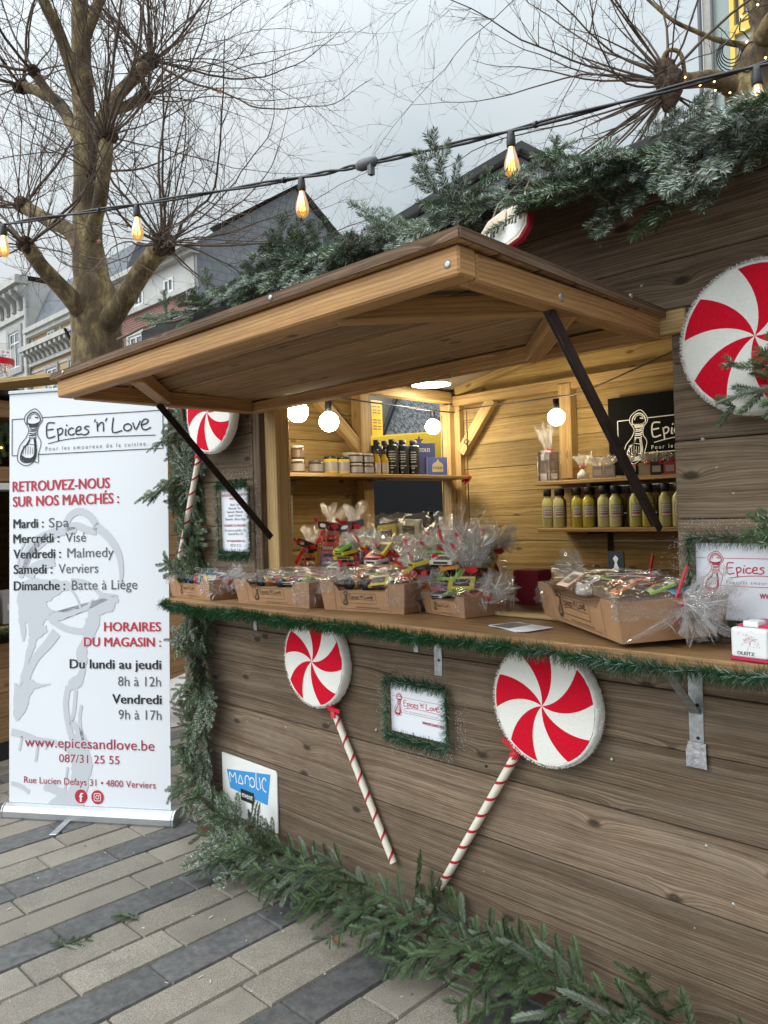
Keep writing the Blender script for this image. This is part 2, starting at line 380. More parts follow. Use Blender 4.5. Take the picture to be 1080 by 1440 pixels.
def glass(name, col, rough=0.05, tr=0.85):
    m, nt, p, out = newmat(name); setp(nt, p, Base__Color=col, Roughness=rough); p.inputs['Specular IOR Level'].default_value = 0.6
    t = nd(nt, 'BsdfTransparent', Color=(*col, 1)); mx = nd(nt, 'MixShader', i0=tr, i1=p.outputs[0], i2=t.outputs[0]); nt.links.new(mx.outputs[0], out.inputs[0]); return m
def cello(name, lo=0.03, hi=0.30, rough=0.05, milk=0.02):
    m, nt, p, out = newmat(name); nt.nodes.remove(p)
    lw = nd(nt, 'LayerWeight', Blend=0.35)
    gl = nd(nt, 'BsdfGlossy', Color=(1, 1, 1, 1), Roughness=rough)
    df0 = nd(nt, 'BsdfDiffuse', Color=(0.92, 0.92, 0.92, 1)); df1 = nd(nt, 'BsdfTranslucent', Color=(0.92, 0.92, 0.92, 1)); df = nd(nt, 'MixShader', i0=0.5, i1=df0.outputs[0], i2=df1.outputs[0]); tr = nd(nt, 'BsdfTransparent', Color=(0.97, 0.97, 0.97, 1))
    t = nd(nt, 'TexCoord'); n = nd(nt, 'TexNoise', Vector=t.outputs['Object'], Scale=75.0, Detail=2.0, Distortion=3.0)
    b = nd(nt, 'Bump', Strength=1.0, Distance=0.02, Height=n.outputs[0]); nt.links.new(b.outputs[0], gl.inputs['Normal']); nt.links.new(b.outputs[0], lw.inputs['Normal'])
    f = mth(nt, 'MULTIPLY_ADD', lw.outputs['Facing'], hi, lo)
    a = nd(nt, 'MixShader', i0=f, i1=tr.outputs[0], i2=gl.outputs[0])
    a2 = nd(nt, 'MixShader', i0=milk, i1=a.outputs[0], i2=df.outputs[0]); nt.links.new(a2.outputs[0], out.inputs[0]); return m
M['cello'] = cello('cellophane')
M['cello_tuft'] = cello('cellophane_tuft', 0.06, 0.40, 0.06, 0.08)
def painted_glint():  # whitish strips that stand in for highlights on the crinkled film
    m, nt, p, out = newmat('film_painted_glint'); setp(nt, p, Base__Color=(0.92, 0.92, 0.92), Roughness=0.2); p.inputs['Specular IOR Level'].default_value = 1.0
    t = nd(nt, 'BsdfTransparent'); mx = nd(nt, 'MixShader', i0=0.30, i1=p.outputs[0], i2=t.outputs[0]); nt.links.new(mx.outputs[0], out.inputs[0]); return m
M['painted_glint'] = painted_glint()
M['clearglass'] = glass('clear_glass', (0.9, 0.92, 0.9), 0.05, 0.75)
M['oil'] = simple('yellow_oil', (0.48, 0.30, 0.03), 0.15)

def needle_mat(name, dark, light, frost):
    m, nt, p, out = newmat(name)
    at = nd(nt, 'Attribute', _attribute_name='Col'); ac = nd(nt, 'SeparateColor', i0=at.outputs['Color'])
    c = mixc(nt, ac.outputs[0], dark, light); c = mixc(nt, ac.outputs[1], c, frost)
    setp(nt, p, Base__Color=c, Roughness=0.55); p.inputs['Specular IOR Level'].default_value = 0.35
    return m
M['needle'] = needle_mat('fir_needles', (0.016, 0.040, 0.014), (0.090, 0.155, 0.052), (0.54, 0.58, 0.54))
M['needle_yel'] = needle_mat('fresh_fir_needles', (0.045, 0.070, 0.022), (0.13, 0.17, 0.055), (0.50, 0.56, 0.53))
M['tinsel'] = needle_mat('green_tinsel', (0.010, 0.055, 0.020), (0.045, 0.165, 0.055), (0.48, 0.56, 0.52))

def bark():
    m, nt, p, out = newmat('plane_tree_bark')
    t = nd(nt, 'TexCoord'); mp = nd(nt, 'Mapping', Vector=t.outputs['Object'], Scale=(1, 1, 0.55))
    n = nd(nt, 'TexNoise', Vector=mp.outputs[0], Scale=5.0, Detail=6.0, Roughness=0.65, Distortion=0.6)
    n2 = nd(nt, 'TexNoise', Vector=mp.outputs[0], Scale=16.0, Detail=5.0, Roughness=0.7)
    c = ramp(nt, n.outputs[0], [(0.32, (0.050, 0.034, 0.020)), (0.46, (0.150, 0.098, 0.047)), (0.54, (0.26, 0.185, 0.080)), (0.66, (0.38, 0.31, 0.15))])
    c = mixc(nt, ramp(nt, n2.outputs[0], [(0.45, 0.0), (0.62, 0.75)]), c, (0.080, 0.060, 0.036, 1))
    sz = nd(nt, 'SeparateXYZ', i0=t.outputs['Object'])
    setp(nt, p, Base__Color=c, Roughness=0.9); bump(nt, p, n2.outputs[0], 0.9, 0.03); return m
M['bark'] = bark()
def knobmat():
    m, nt, p, out = newmat('knob_bark'); t = nd(nt, 'TexCoord')
    n = nd(nt, 'TexNoise', Vector=t.outputs['Object'], Scale=22.0, Detail=6.0, Roughness=0.75)
    c = ramp(nt, n.outputs[0], [(0.32, (0.03, 0.02, 0.014)), (0.55, (0.13, 0.075, 0.045)), (0.72, (0.22, 0.15, 0.09))])
    setp(nt, p, Base__Color=c, Roughness=0.95); bump(nt, p, n.outputs[0], 1.0, 0.05); return m
M['knob'] = knobmat()

def paver_mat():
    m, nt, p, out = newmat('paving_slabs')
    at = nd(nt, 'Attribute', _attribute_name='Col'); ac = nd(nt, 'SeparateColor', i0=at.outputs['Color'])
    t = nd(nt, 'TexCoord')
    n = nd(nt, 'TexNoise', Vector=t.outputs['Object'], Scale=320.0, Detail=2.0, Roughness=0.7)
    n2 = nd(nt, 'TexNoise', Vector=t.outputs['Object'], Scale=4.5, Detail=6.0, Roughness=0.65)
    n3 = nd(nt, 'TexNoise', Vector=t.outputs['Object'], Scale=38.0, Detail=4.0, Roughness=0.6)
    gran = ramp(nt, n.outputs[0], [(0.30, (0.075, 0.066, 0.055)), (0.48, (0.172, 0.149, 0.120)), (0.64, (0.26, 0.228, 0.188)), (0.78, (0.37, 0.34, 0.30))])
    blue = ramp(nt, n3.outputs[0], [(0.3, (0.050, 0.049, 0.049)), (0.7, (0.108, 0.105, 0.102))])
    # pale scuffs on the bluestone
    scv = nd(nt, 'Mapping', Vector=t.outputs['Object'], Scale=(9, 3, 1), Rotation=(0, 0, 0.5))
    sc = nd(nt, 'TexNoise', Vector=scv.outputs[0], Scale=3.0, Detail=8.0, Roughness=0.8)
    blue = mixc(nt, ramp(nt, sc.outputs[0], [(0.58, 0.0), (0.72, 0.45)]), blue, (0.22, 0.217, 0.21, 1))
    c = mixc(nt, ac.outputs[1], gran, blue)
    vf = mth(nt, 'MULTIPLY_ADD', ac.outputs[0], 0.36, 0.98)
    vf = mth(nt, 'MULTIPLY', vf, mth(nt, 'MULTIPLY_ADD', n2.outputs[0], 1.1, 0.45))
    vs = nd(nt, 'VectorMath', _operation='SCALE', i0=c, Scale=vf)
    c = mixc(nt, ramp(nt, n2.outputs[0], [(0.55, 0.0), (0.72, 0.5)]), vs.outputs[0], (0.12, 0.095, 0.07, 1))
    setp(nt, p, Base__Color=c, Roughness=mth(nt, 'MULTIPLY_ADD', n2.outputs[0], 0.4, 0.5)); bump(nt, p, n.outputs[0], 0.35, 0.003)
    return m
M['paver'] = paver_mat()
def joint_mat():
    m, nt, p, out = newmat('joint_grit'); t = nd(nt, 'TexCoord')
    n = nd(nt, 'TexNoise', Vector=t.outputs['Object'], Scale=60.0, Detail=5.0)
    setp(nt, p, Base__Color=ramp(nt, n.outputs[0], [(0.3, (0.05, 0.042, 0.034)), (0.7, (0.15, 0.13, 0.105))]), Roughness=0.95); return m
M['joint'] = joint_mat()

def brick(name, c1, c2, mortar, sc=1.0, bw=0.22, bh=0.065, msize=0.01, off=0.5, rough=0.85, patch=None):
    m, nt, p, out = newmat(name); uv = nd(nt, 'UVMap', _uv_map='UVMap')
    b = nd(nt, 'TexBrick', Vector=uv.outputs[0], Color1=(*c1, 1), Color2=(*c2, 1), Mortar=(*mortar, 1), Scale=1.0, Mortar__Size=msize, Brick__Width=bw, Row__Height=bh, Bias=0.0)
    b.offset = off; c = b.outputs[0]
    n = nd(nt, 'TexNoise', Vector=uv.outputs[0], Scale=0.9, Detail=6.0, Roughness=0.65)
    vs = nd(nt, 'VectorMath', _operation='SCALE', i0=c, Scale=mth(nt, 'MULTIPLY_ADD', n.outputs[0], 0.9, 0.55)); c = vs.outputs[0]
    if patch:
        b2 = nd(nt, 'TexBrick', Vector=uv.outputs[0], Color1=(1, 1, 1, 1), Color2=(0, 0, 0, 1), Mortar=(0, 0, 0, 1), Scale=1.0, Mortar__Size=0.0, Brick__Width=bw, Row__Height=bh, Bias=-0.78)
        c = mixc(nt, mth(nt, 'MULTIPLY', b2.outputs[0], 0.7), c, (*patch, 1))
    setp(nt, p, Base__Color=c, Roughness=rough); bump(nt, p, b.outputs['Fac'], -0.3, 0.01); return m
M['redbrick'] = brick('red_brick', (0.25, 0.075, 0.05), (0.17, 0.05, 0.04), (0.24, 0.19, 0.16))
M['yelbrick'] = brick('yellow_brick', (0.52, 0.33, 0.14), (0.44, 0.26, 0.10), (0.40, 0.34, 0.26))
M['slate'] = brick('slate_shingles', (0.060, 0.066, 0.075), (0.045, 0.050, 0.058), (0.030, 0.033, 0.038), bw=0.34, bh=0.28, msize=0.012, patch=None)
M['slate_l'] = brick('slate_shingles_patched', (0.060, 0.066, 0.075), (0.046, 0.051, 0.06), (0.032, 0.035, 0.04), bw=0.42, bh=0.30, msize=0.012, patch=(0.17, 0.18, 0.20))
M['slate_g'] = brick('grey_slate_cladding', (0.235, 0.245, 0.26), (0.20, 0.21, 0.225), (0.15, 0.157, 0.165), bw=0.30, bh=0.22, msize=0.012)
M['tile'] = brick('brown_roof_tiles', (0.19, 0.185, 0.185), (0.15, 0.147, 0.15), (0.055, 0.053, 0.053), bw=0.25, bh=0.30, msize=0.02)
M['plaster'] = simple('white_plaster', (0.52, 0.51, 0.49), 0.85, noise=0.08, nscale=1.6)
M['stone'] = simple('grey_stone_trim', (0.33, 0.32, 0.31), 0.85, noise=0.2, nscale=5)
M['stonew'] = simple('pale_stone_trim', (0.44, 0.43, 0.40), 0.85, noise=0.15, nscale=4)
M['winglass'] = simple('window_glass', (0.05, 0.055, 0.06), 0.08, spec=0.8)
M['winframe'] = simple('white_window_frame', (0.70, 0.70, 0.68), 0.5)
M['greypanel'] = simple('grey_green_panel', (0.27, 0.33, 0.31), 0.55, noise=0.08, nscale=2)
M['beigeplaster'] = simple('grey_roughcast', (0.42, 0.40, 0.36), 0.9, noise=0.15, nscale=12, bmp=0.2)
M['yelframe'] = simple('yellow_painted_frame', (0.72, 0.50, 0.06), 0.5)
M['vanyel'] = simple('yellow_car_paint', (0.78, 0.47, 0.012), 0.3)
M['vanblk'] = simple('black_car_paint', (0.010, 0.011, 0.014), 0.45, spec=0.2)
def glitter():
    m, nt, p, out = newmat('frosted_window'); t = nd(nt, 'TexCoord')
    n = nd(nt, 'TexNoise', Vector=t.outputs['Object'], Scale=26.0, Detail=3.0, Roughness=0.8)
    setp(nt, p, Base__Color=ramp(nt, n.outputs[0], [(0.42, (0.05, 0.055, 0.06)), (0.60, (0.34, 0.35, 0.36))]), Roughness=0.3); return m
M['vanwin'] = glitter()
M['bulb_in'] = emit('lit_globe_bulb', (1.0, 0.87, 0.58), 90.0)
M['filament'] = emit('amber_filament', (1.0, 0.50, 0.10), 30.0)
M['led'] = emit('led_panel', (1.0, 0.95, 0.82), 45.0)
M['fairy'] = emit('fairy_light', (1.0, 0.62, 0.18), 12.0)
def amber():
    m, nt, p, out = newmat('amber_bulb_glass'); nt.nodes.remove(p)
    lw = nd(nt, 'LayerWeight', Blend=0.4)
    e = nd(nt, 'Emission', Color=(1.0, 0.52, 0.13, 1), Strength=1.15); tr = nd(nt, 'BsdfTransparent', Color=(1, 0.82, 0.45, 1)); gl = nd(nt, 'BsdfGlossy', Roughness=0.05)
    a = nd(nt, 'MixShader', i0=mth(nt, 'MULTIPLY_ADD', lw.outputs['Facing'], 0.35, 0.35), i1=tr.outputs[0], i2=e.outputs[0])
    b = nd(nt, 'MixShader', i0=mth(nt, 'MULTIPLY', lw.outputs['Fresnel'], 0.4), i1=a.outputs[0], i2=gl.outputs[0]); nt.links.new(b.outputs[0], out.inputs[0]); return m
M['amber'] = amber()
_pal = {}
def pal(c, rough=0.38):
    k = (tuple(round(x, 3) for x in c), rough)
    if k not in _pal: _pal[k] = simple('printed_card', c, rough)
    return _pal[k]

# ================================================================== SETTING: ground and paving
mb = MB(); mb.face([(-120, -60, 0), (60, -60, 0), (60, 120, 0), (-120, 120, 0)])
meta(mb.build('ground', M['joint']), kind='structure')
mb = MB(); PW = 0.1577; k0 = -2.645 - 40 * PW; prng = random.Random(3)
gap = 0.0036
for i in range(0, 82):
    x0 = k0 + i * PW
    if x0 < -9.5 or x0 > 0.6: continue
    darkrow = (i - 40) % 3 == 2
    yy = -4.2 + prng.random() * 0.4
    while yy < 9.0:
        L = prng.choice([0.36, 0.42, 0.42, 0.48, 0.56]) if not darkrow else prng.choice([0.42, 0.45, 0.5])
        a, b = x0 + gap, x0 + PW - gap; c, d = yy + gap, yy + L - gap
        h = 0.010 + prng.uniform(-0.0014, 0.0014); e = 0.0045
        col = (prng.random(), 1.0 if darkrow else 0.0, 0)
        tp = [(a + e, c + e, h), (b - e, c + e, h), (b - e, d - e, h), (a + e, d - e, h)]; lo = [(a, c, 0.001), (b, c, 0.001), (b, d, 0.001), (a, d, 0.001)]
        mb.face(tp, None, 0, col)
        for q in range(4):
            r = (q + 1) % 4; mb.face([lo[q], lo[r], tp[r], tp[q]], None, 0, col)
        yy += L
meta(mb.build('paving', M['paver']), kind='structure')

# ================================================================== MARKET STALL
XL, XR, YB = -3.15, -0.12, 1.95          # outer left, outer right, outer back
OL, OR_ = -2.53, -0.82                   # serving opening
ZC = 1.115                               # counter top
stall = thing('market_stall', 'wooden market chalet with open serving hatch, raised canopy and lit shelves inside', 'market stall', (-1.6, 0, 0))

def planks_x(mb, x0, x1, seams, y0, y1, tilt=0.004):
    for a, b in zip(seams[:-1], seams[1:]):
        j = rng.uniform(-0.003, 0.003)
        mb.box((x0, y0 + j, a + 0.0015), (x1, y1 + j, b - 0.0012))
# front wall, planks run the length of the stall
mb = MB()
low = [0.085, 0.135, 0.295, 0.457, 0.648, 0.838, 0.985, 1.082]
planks_x(mb, XL, XR, low, 0.0, 0.028)
side = [1.085, 1.22, 1.41, 1.60, 1.79, 1.925]
planks_x(mb, XL, OL - 0.045, side, 0.0, 0.028); planks_x(mb, OR_ + 0.002, XR, side, 0.0, 0.028)
planks_x(mb, XL, XR, [1.925, 2.045, 2.20, 2.315], 0.0, 0.028)
mb.build('front_wall', M['wall'], stall, bevel=0.0022)
# jambs and header of the hatch
mb = MB(); mb.box((OL - 0.045, 0.004, 1.085), (OL + 0.0, 0.075, 1.925)); mb.build('jamb', M['wall'], stall, bevel=0.003)
mb = MB(); mb.box((OL + 0.001, 0.03, 1.09), (OL + 0.075, 0.10, 2.06)); mb.build('jamb', M['post'], stall, bevel=0.003)
mb = MB(); mb.box((OR_ - 0.004, 0.03, 1.085), (OR_ + 0.09, 0.09, 1.925)); mb.build('jamb', M['wall'], stall, bevel=0.003)
mb = MB(); mb.box((-0.85, -0.02, 1.862), (-0.775, 0.0, 1.92)); mb.build('hinge_block', M['post'], stall, bevel=0.003)
mb = MB(); mb.box((OL + 0.076, 0.03, 1.93), (OR_ - 0.005, 0.10, 2.02)); mb.build('header_beam', M['beam'], stall, bevel=0.003)
# base sill
mb = MB(); mb.box((XL + 0.02, 0.03, 0.0), (XR, 0.10, 0.083)); mb.build('base_sill', M['sill'], stall, bevel=0.004)
# back wall
mb = MB(); sm = [0.1 + 0.145 * i for i in range(19)]
for a, b in zip(sm[:-1], sm[1:]): mb.box((XL + 0.05, YB - 0.05 + rng.uniform(-.002, .002), a + 0.001), (XR - 0.05, YB - 0.02, b - 0.001))
mb.build('back_wall', M['inner'], stall, bevel=0.002)
# left wall with its window gap
mb = MB(); WY0, WY1, WZ0 = 1.17, 1.86, 1.2
for a, b in zip(sm[:-1], sm[1:]):
    if a > 2.25: break
    j = rng.uniform(-.002, .002)
    if b <= WZ0 + 0.1: mb.box((XL, 0.03, a + .001), (XL + 0.04 + j, YB - 0.051, b - .001))
    else:
        mb.box((XL, 0.03, a + .001), (XL + 0.04 + j, WY0, b - .001)); mb.box((XL, WY1, a + .001), (XL + 0.04 + j, YB - 0.051, b - .001))
mb.build('left_wall', M['inner'], stall, bevel=0.002)
mb = MB()
for a, b in zip(sm[:-1], sm[1:]):
    if a > 2.25: break
    mb.box((XR - 0.04, 0.03, a + .001), (XR, YB - 0.051, b - .001))
mb.build('right_wall', M['inner'], stall)
mb = MB(); mb.box((XL + 0.05, 0.11, 0.05), (XR - 0.05, YB - 0.06, 0.08)); mb.build('stall_floor', M['counter'], stall)
# posts and braces inside
def post(lo, hi, name='post', mat='post'):
    mb = MB(); mb.box(lo, hi); return mb.build(name, M[mat], stall, bevel=0.003)
post((-3.108, 1.815, 0.08), (-3.035, 1.888, 2.10))                    # back left corner, with its lighter facing strip
post((-3.033, 1.855, 0.08), (-2.99, 1.897, 2.09))
post((-3.108, 1.055, 1.69), (-3.03, 1.13, 2.16)); post((-3.108, 1.075, 0.08), (-3.04, 1.15, 1.63))
post((-2.275, 1.83, 1.60), (-2.20, 1.897, 2.12))                      # back wall stud by the black sign
def brace(a, b, wd=0.06, th=0.05, u=(0, 0, 1), mat='post'):
    mb = MB(); mb.bar(a, b, wd, th, u); return mb.build('brace', M[mat], stall, bevel=0.003)
brace((-3.065, 0.70, 2.12), (-3.065, 1.07, 1.80), 0.05, 0.065)
brace((-2.985, 1.868, 1.80), (-2.74, 1.868, 2.10), 0.05, 0.065)
mb = MB(); mb.box((-3.03, 1.84, 2.09), (XR - .05, 1.897, 2.15)); mb.build('wall_plate', M['post'], stall, bevel=0.003)
mb = MB(); mb.box((-3.105, 0.11, 2.11), (-3.03, 1.84, 2.175)); mb.build('wall_plate', M['post'], stall, bevel=0.003)
brace((-3.0, 1.85, 2.185), (-0.5, 1.85, 2.72), 0.05, 0.06, mat='inner')
# sloping ceiling lining
mb = MB(); q = [(-3.14, 0.105, 2.14), (-3.14, 1.88, 2.175), (-0.2, 1.88, 2.72), (-0.2, 0.105, 2.26)]
rows = [[Vector(q[0]).lerp(Vector(q[1]), v / 6).lerp(Vector(q[3]).lerp(Vector(q[2]), v / 6), u_ / 8) for v in range(7)] for u_ in range(9)]
mb.grid(rows, sm=False); mb.build('ceiling_lining', M['ceil'], stall)
# roof
mb = MB()
for (a, b, t) in (((-0.15, 2.245), (0.40, 2.53), 0.03), ((0.40, 2.53), (2.12, 2.82), 0.03)):
    p = [(XL - 0.01, a[0], a[1]), (XR + .12, a[0], a[1]), (XR + .12, b[0], b[1]), (XL - 0.01, b[0], b[1])]
    if a[0] > 0.9: pass
    mb.face(p); mb.face([(x, y, z + t) for x, y, z in p][::-1])
    for i in range(4):
        j = (i + 1) % 4; mb.face([p[i], (p[i][0], p[i][1], p[i][2] + t), (p[j][0], p[j][1], p[j][2] + t), p[j]])
mb.build('roof', M['roof'], stall)
mb = MB(); mb.box((XL + 0.02, -0.175, 2.225), (XR + .12, -0.151, 2.28)); mb.build('fascia', M['roof'], stall, bevel=0.003)
mb = MB()
for x in (XL, XR - 0.03): mb.prism([(0.03, 2.2), (YB, 2.2), (YB, 2.77), (0.40, 2.52), (0.03, 2.32)], 0, 0.03, Matrix(((0, 0, 1, x), (1, 0, 0, 0), (0, 1, 0, 0), (0, 0, 0, 1))))
mb.build('gable', M['wall'], stall)

# counter
mb = MB(); mb.box((-2.945, -0.205, ZC - 0.03), (XR, 0.0, ZC)); mb.box((OL + .002, 0.0005, ZC - 0.03), (OR_ - .006, 0.10, ZC - .001))
mb.box((XL + .06, 0.102, ZC - 0.035), (-1.35, 0.62, ZC - .004)); cnt = mb.build('counter', M['counter'], stall, bevel=0.003)
mb = MB(); mb.box((-1.55, 0.112, ZC - 0.002), (OR_ - .02, 0.150, ZC + 0.012)); mb.build('counter_batten', M['post'], stall, bevel=0.002)
def bracket(x, z0, diag=True, tape=False, wd=0.032):
    mb = MB(); mb.box((x - wd / 2, -0.005, z0), (x + wd / 2, 0.0, ZC - 0.033)); mb.box((x - wd / 2, -0.19, ZC - 0.036), (x + wd / 2, -0.005, ZC - 0.031))
    if diag: mb.bar((x, -0.165, ZC - 0.04), (x, -0.008, z0 + 0.11), wd * 0.75, 0.004, (0, 1, 0))
    b = mb.build('bracket', M['galv'], stall, bevel=0.0008)
    mb = MB()
    for dz in (0.05, 0.13, 0.2):
        if z0 + dz < ZC - .05: mb.lathe([(0, -0.0005), (0.0045, -0.0005), (0.0045, 0.001), (0, 0.001)], Matrix.Translation((x + .004, -0.0062, z0 + dz)) @ Matrix.Rotation(R_(90), 4, 'X'), 8, sm=False)
    mb.build('bracket_hole', M['black'], b)
    if tape:
        mb = MB()
        for k in range(3):
            mb.box((x - 0.026 + k * .003, -0.0085 - k * .001, z0 - 0.022 + k * .012), (x + 0.024, -0.0062 - k * .001, z0 + 0.02 + k * .01))
        mb.build('tape', M['tape'], b)
bracket(-0.785, 0.83, True, True, 0.036); bracket(-1.606, 0.925, False); bracket(-1.70, 0.99, False, wd=.02); bracket(-2.584, 0.985, False, wd=.022)

# canopy (the raised hatch flap)
YF = -0.80; SL = 0.016
def cz(y): return 1.9035 - SL * y          # underside of deck
mb = MB(); nb = 6
for i in range(nb):
    ya = YF - 0.012 + (0.806) * i / nb; yb = YF - 0.012 + 0.806 * (i + 1) / nb - 0.013
    Mx = Matrix.Translation((0, ya, cz(ya))) @ Matrix.Rotation(-SL, 4, 'X')
    mb.box((OL - 0.012, 0, 0), (OR_ - 0.006, yb - ya, 0.017), Mx)
can = mb.build('canopy', M['under'], stall, bevel=0.004)
mb = MB()
Mx = Matrix.Translation((0, YF - 0.0135, cz(YF))) @ Matrix.Rotation(-SL, 4, 'X')
mb.box((OL - 0.0135, 0, 0.0172), (OR_ - 0.0045, 0.812, 0.0215), Mx, grain=0)
mb.box((OL - 0.014, -0.004, -0.001), (OR_ - 0.004, -0.0005, 0.0172), Mx, grain=0); mb.box((OR_ - 0.0045, 0, -0.001), (OR_ - 0.001, 0.80, 0.0172), Mx, grain=1)
mb.build('canopy_top', M['deck'], can)
def cbeam(lo, hi, name='canopy_beam'):
    mb = MB(); mb.box(lo, hi); return mb.build(name, M['beam'], can, bevel=0.004)
zf = cz(YF) - 0.004
fb = cbeam((OL, YF, zf - 0.054), (OR_ - .018, YF + 0.05, zf))
cbeam((OL, YF + 0.0505, zf - 0.057), (OL + 0.045, -0.052, zf - 0.004)); cbeam((OR_ - 0.063, YF + 0.0505, zf - 0.057), (OR_ - .018, -0.003, zf - 0.004))
cbeam((OL + .001, -0.05, 1.858), (OR_ - 0.064, -0.004, 1.899))
for a, b in (((OL + 0.05, -0.44, zf - 0.032), (OL + 0.42, YF + 0.06, zf - 0.035)), ((OR_ - 0.05, -0.42, zf - 0.035), (OR_ - 0.40, YF + 0.06, zf - 0.035)), ((OR_ - 0.05, -0.40, zf - 0.04), (OR_ - 0.36, -0.055, zf - 0.04))):
    mb = MB(); mb.bar(a, b, 0.045, 0.045); mb.build('corner_brace', M['beam'], can, bevel=0.003)
def screw(mb, p, nrm, r=0.006):
    n = Vector(nrm).normalized(); Mq = n.to_track_quat('Z', 'Y').to_matrix().to_4x4(); Mq.translation = Vector(p)
    mb.lathe([(0, 0.0015), (r * .5, 0.0018), (r, 0.0008), (r, -0.003)], Mq, 10)
for args in (((OR_ - 0.043, YF - 0.0005, zf - 0.03), (0, -1, 0), .008), ((OR_ - 0.0175, -0.47, zf - 0.035), (1, 0, 0), .009), ((OR_ - 0.0005, -0.20, zf + .012), (1, 0, 0), .006), ((-1.35, YF - 0.019, zf + .014), (0, -1, 0), .006), ((-2.44, YF - 0.019, zf + .014), (0, -1, 0), .006)):
    mb = MB(); screw(mb, *args); mb.build('bolt', M['screw'], can)
# strut irons
def strut(a, b):
    a = Vector(a); b = Vector(b); mb = MB(); mb.bar(a, b, 0.026, 0.004, (0, 0, 1)); off = Vector((0.012, 0, -0.012)); mb.bar(a + off, b + off, 0.004, 0.026, (0, 0, 1))
    mb.build('strut', M['iron'], stall, bevel=0.001)
strut((-0.868, -0.48, 1.863), (-0.868, -0.012, 1.395)); strut((-2.482, -0.47, 1.868), (-2.455, -0.014, 1.375))

# shelves inside
mb = MB(); mb.box((-3.105, 0.14, 1.632), (-2.87, 1.81, 1.652)); ls = mb.build('shelf', M['post'], stall, bevel=0.003)
for y in (0.60, 1.12):
    mb = MB(); pts = [(-3.095, y, 1.30), (-3.095, y, 1.55), (-3.08, y, 1.60), (-3.03, y, 1.622), (-2.90, y, 1.626)]
    for a, b in zip(pts[:-1], pts[1:]): mb.bar(a, b, 0.03, 0.006, (1, 0, 0.3))
    mb.build('shelf_bracket', M['galv'], ls)
mb = MB(); mb.box((-2.33, 1.66, 1.566), (XR - .1, 1.895, 1.586)); us = mb.build('shelf', M['post'], stall, bevel=0.003)
mb = MB(); mb.box((-2.30, 1.63, 1.318), (XR - .1, 1.895, 1.338)); lsh = mb.build('shelf', M['post'], stall, bevel=0.003)
for x in (-2.02, -1.2):
    for z, s_ in ((1.316, lsh), (1.564, us)):
        mb = MB(); mb.box((x - .015, 1.886, z - 0.27 if z < 1.4 else z - .16), (x + .015, 1.894, z)); mb.box((x - .012, 1.68, z - .012), (x + .012, 1.886, z - .001)); mb.build('shelf_bracket', M['iron'], s_)
# screws and staples left in the front planks
srng = random.Random(11)
for (x, z) in [(-1.0, 2.13), (-0.75, 1.60), (-0.72, 1.53), (-.66, 1.18), (-.78, .62), (-.8, .41), (-2.4, .62), (-1.9, .7), (-1.45, 0.35), (-.72, .5), (-2.66, .6), (-1.02, .78), (-.9, 2.0), (-.69, 1.47)]:
    mb = MB(); screw(mb, (x + srng.uniform(-.01, .01), -0.001, z), (srng.uniform(-.4, .4), -1, srng.uniform(-.3, .3)), srng.uniform(.0035, .006)); mb.build('screw', M['screw'], stall)
mb = MB()
for k in range(26):
    x, z = srng.uniform(-3.0, -0.6), srng.choice([srng.uniform(.15, 1.0), srng.uniform(1.3, 1.85)])
    if z > 1.1 and OL < x < OR_: continue
    if k % 3 == 0:
        mb.bar((x, -0.004, z), (x + srng.uniform(-.012, .012), -0.004, z + srng.uniform(-.008, .008)), .0015, .0015)
    else: mb.lathe([(0, 0.001), (.0035, 0.001), (.0035, -.004)], Matrix.Translation((x, -.0005, z)) @ Matrix.Rotation(R_(90), 4, 'X'), 7, sm=False)
mb.build('nail_heads', M['iron'], stall)

# ================================================================== the shop logo (pepper mill + handwriting), drawn as pen strokes
GLY = [[(0.40, .93), (0.04, .90), (0.05, .02), (0.42, .07)], [(0.05, .50), (0.34, .54)],
       [(0.52, .56), (0.56, .1), (0.58, -.27)], [(0.52, .44), (0.66, .57), (0.78, .44), (0.72, .2), (0.57, .12)],
       [(0.93, .50), (0.90, .12), (.97, .10)], [(0.96, .68), (0.97, .73)],
       [(1.30, .46), (1.17, .52), (1.04, .35), (1.07, .14), (1.22, .07), (1.34, .17)],
       [(1.40, .28), (1.62, .38), (1.60, .56), (1.47, .54), (1.39, .3), (1.46, .07), (1.70, .10)],
       [(2.02, .53), (1.88, .56), (1.80, .44), (1.95, .31), (1.98, .15), (1.86, .03), (1.70, .02)],
       [(2.30, .97), (2.27, .78)], [(2.38, .80), (2.41, .16)], [(2.40, .46), (2.52, .68), (2.66, .70), (2.68, .14)], [(2.84, .99), (2.77, .78)],
       [(3.14, .98), (3.10, .06), (3.54, .12)],
       [(3.80, .52), (3.64, .44), (3.62, .2), (3.78, .07), (3.95, .2), (3.93, .42), (3.78, .54)],
       [(4.02, .58), (4.16, .12), (4.36, .66)],
       [(4.40, .36), (4.66, .48), (4.70, .68), (4.54, .72), (4.41, .46), (4.46, .14), (4.62, .06), (4.84, .20)]]
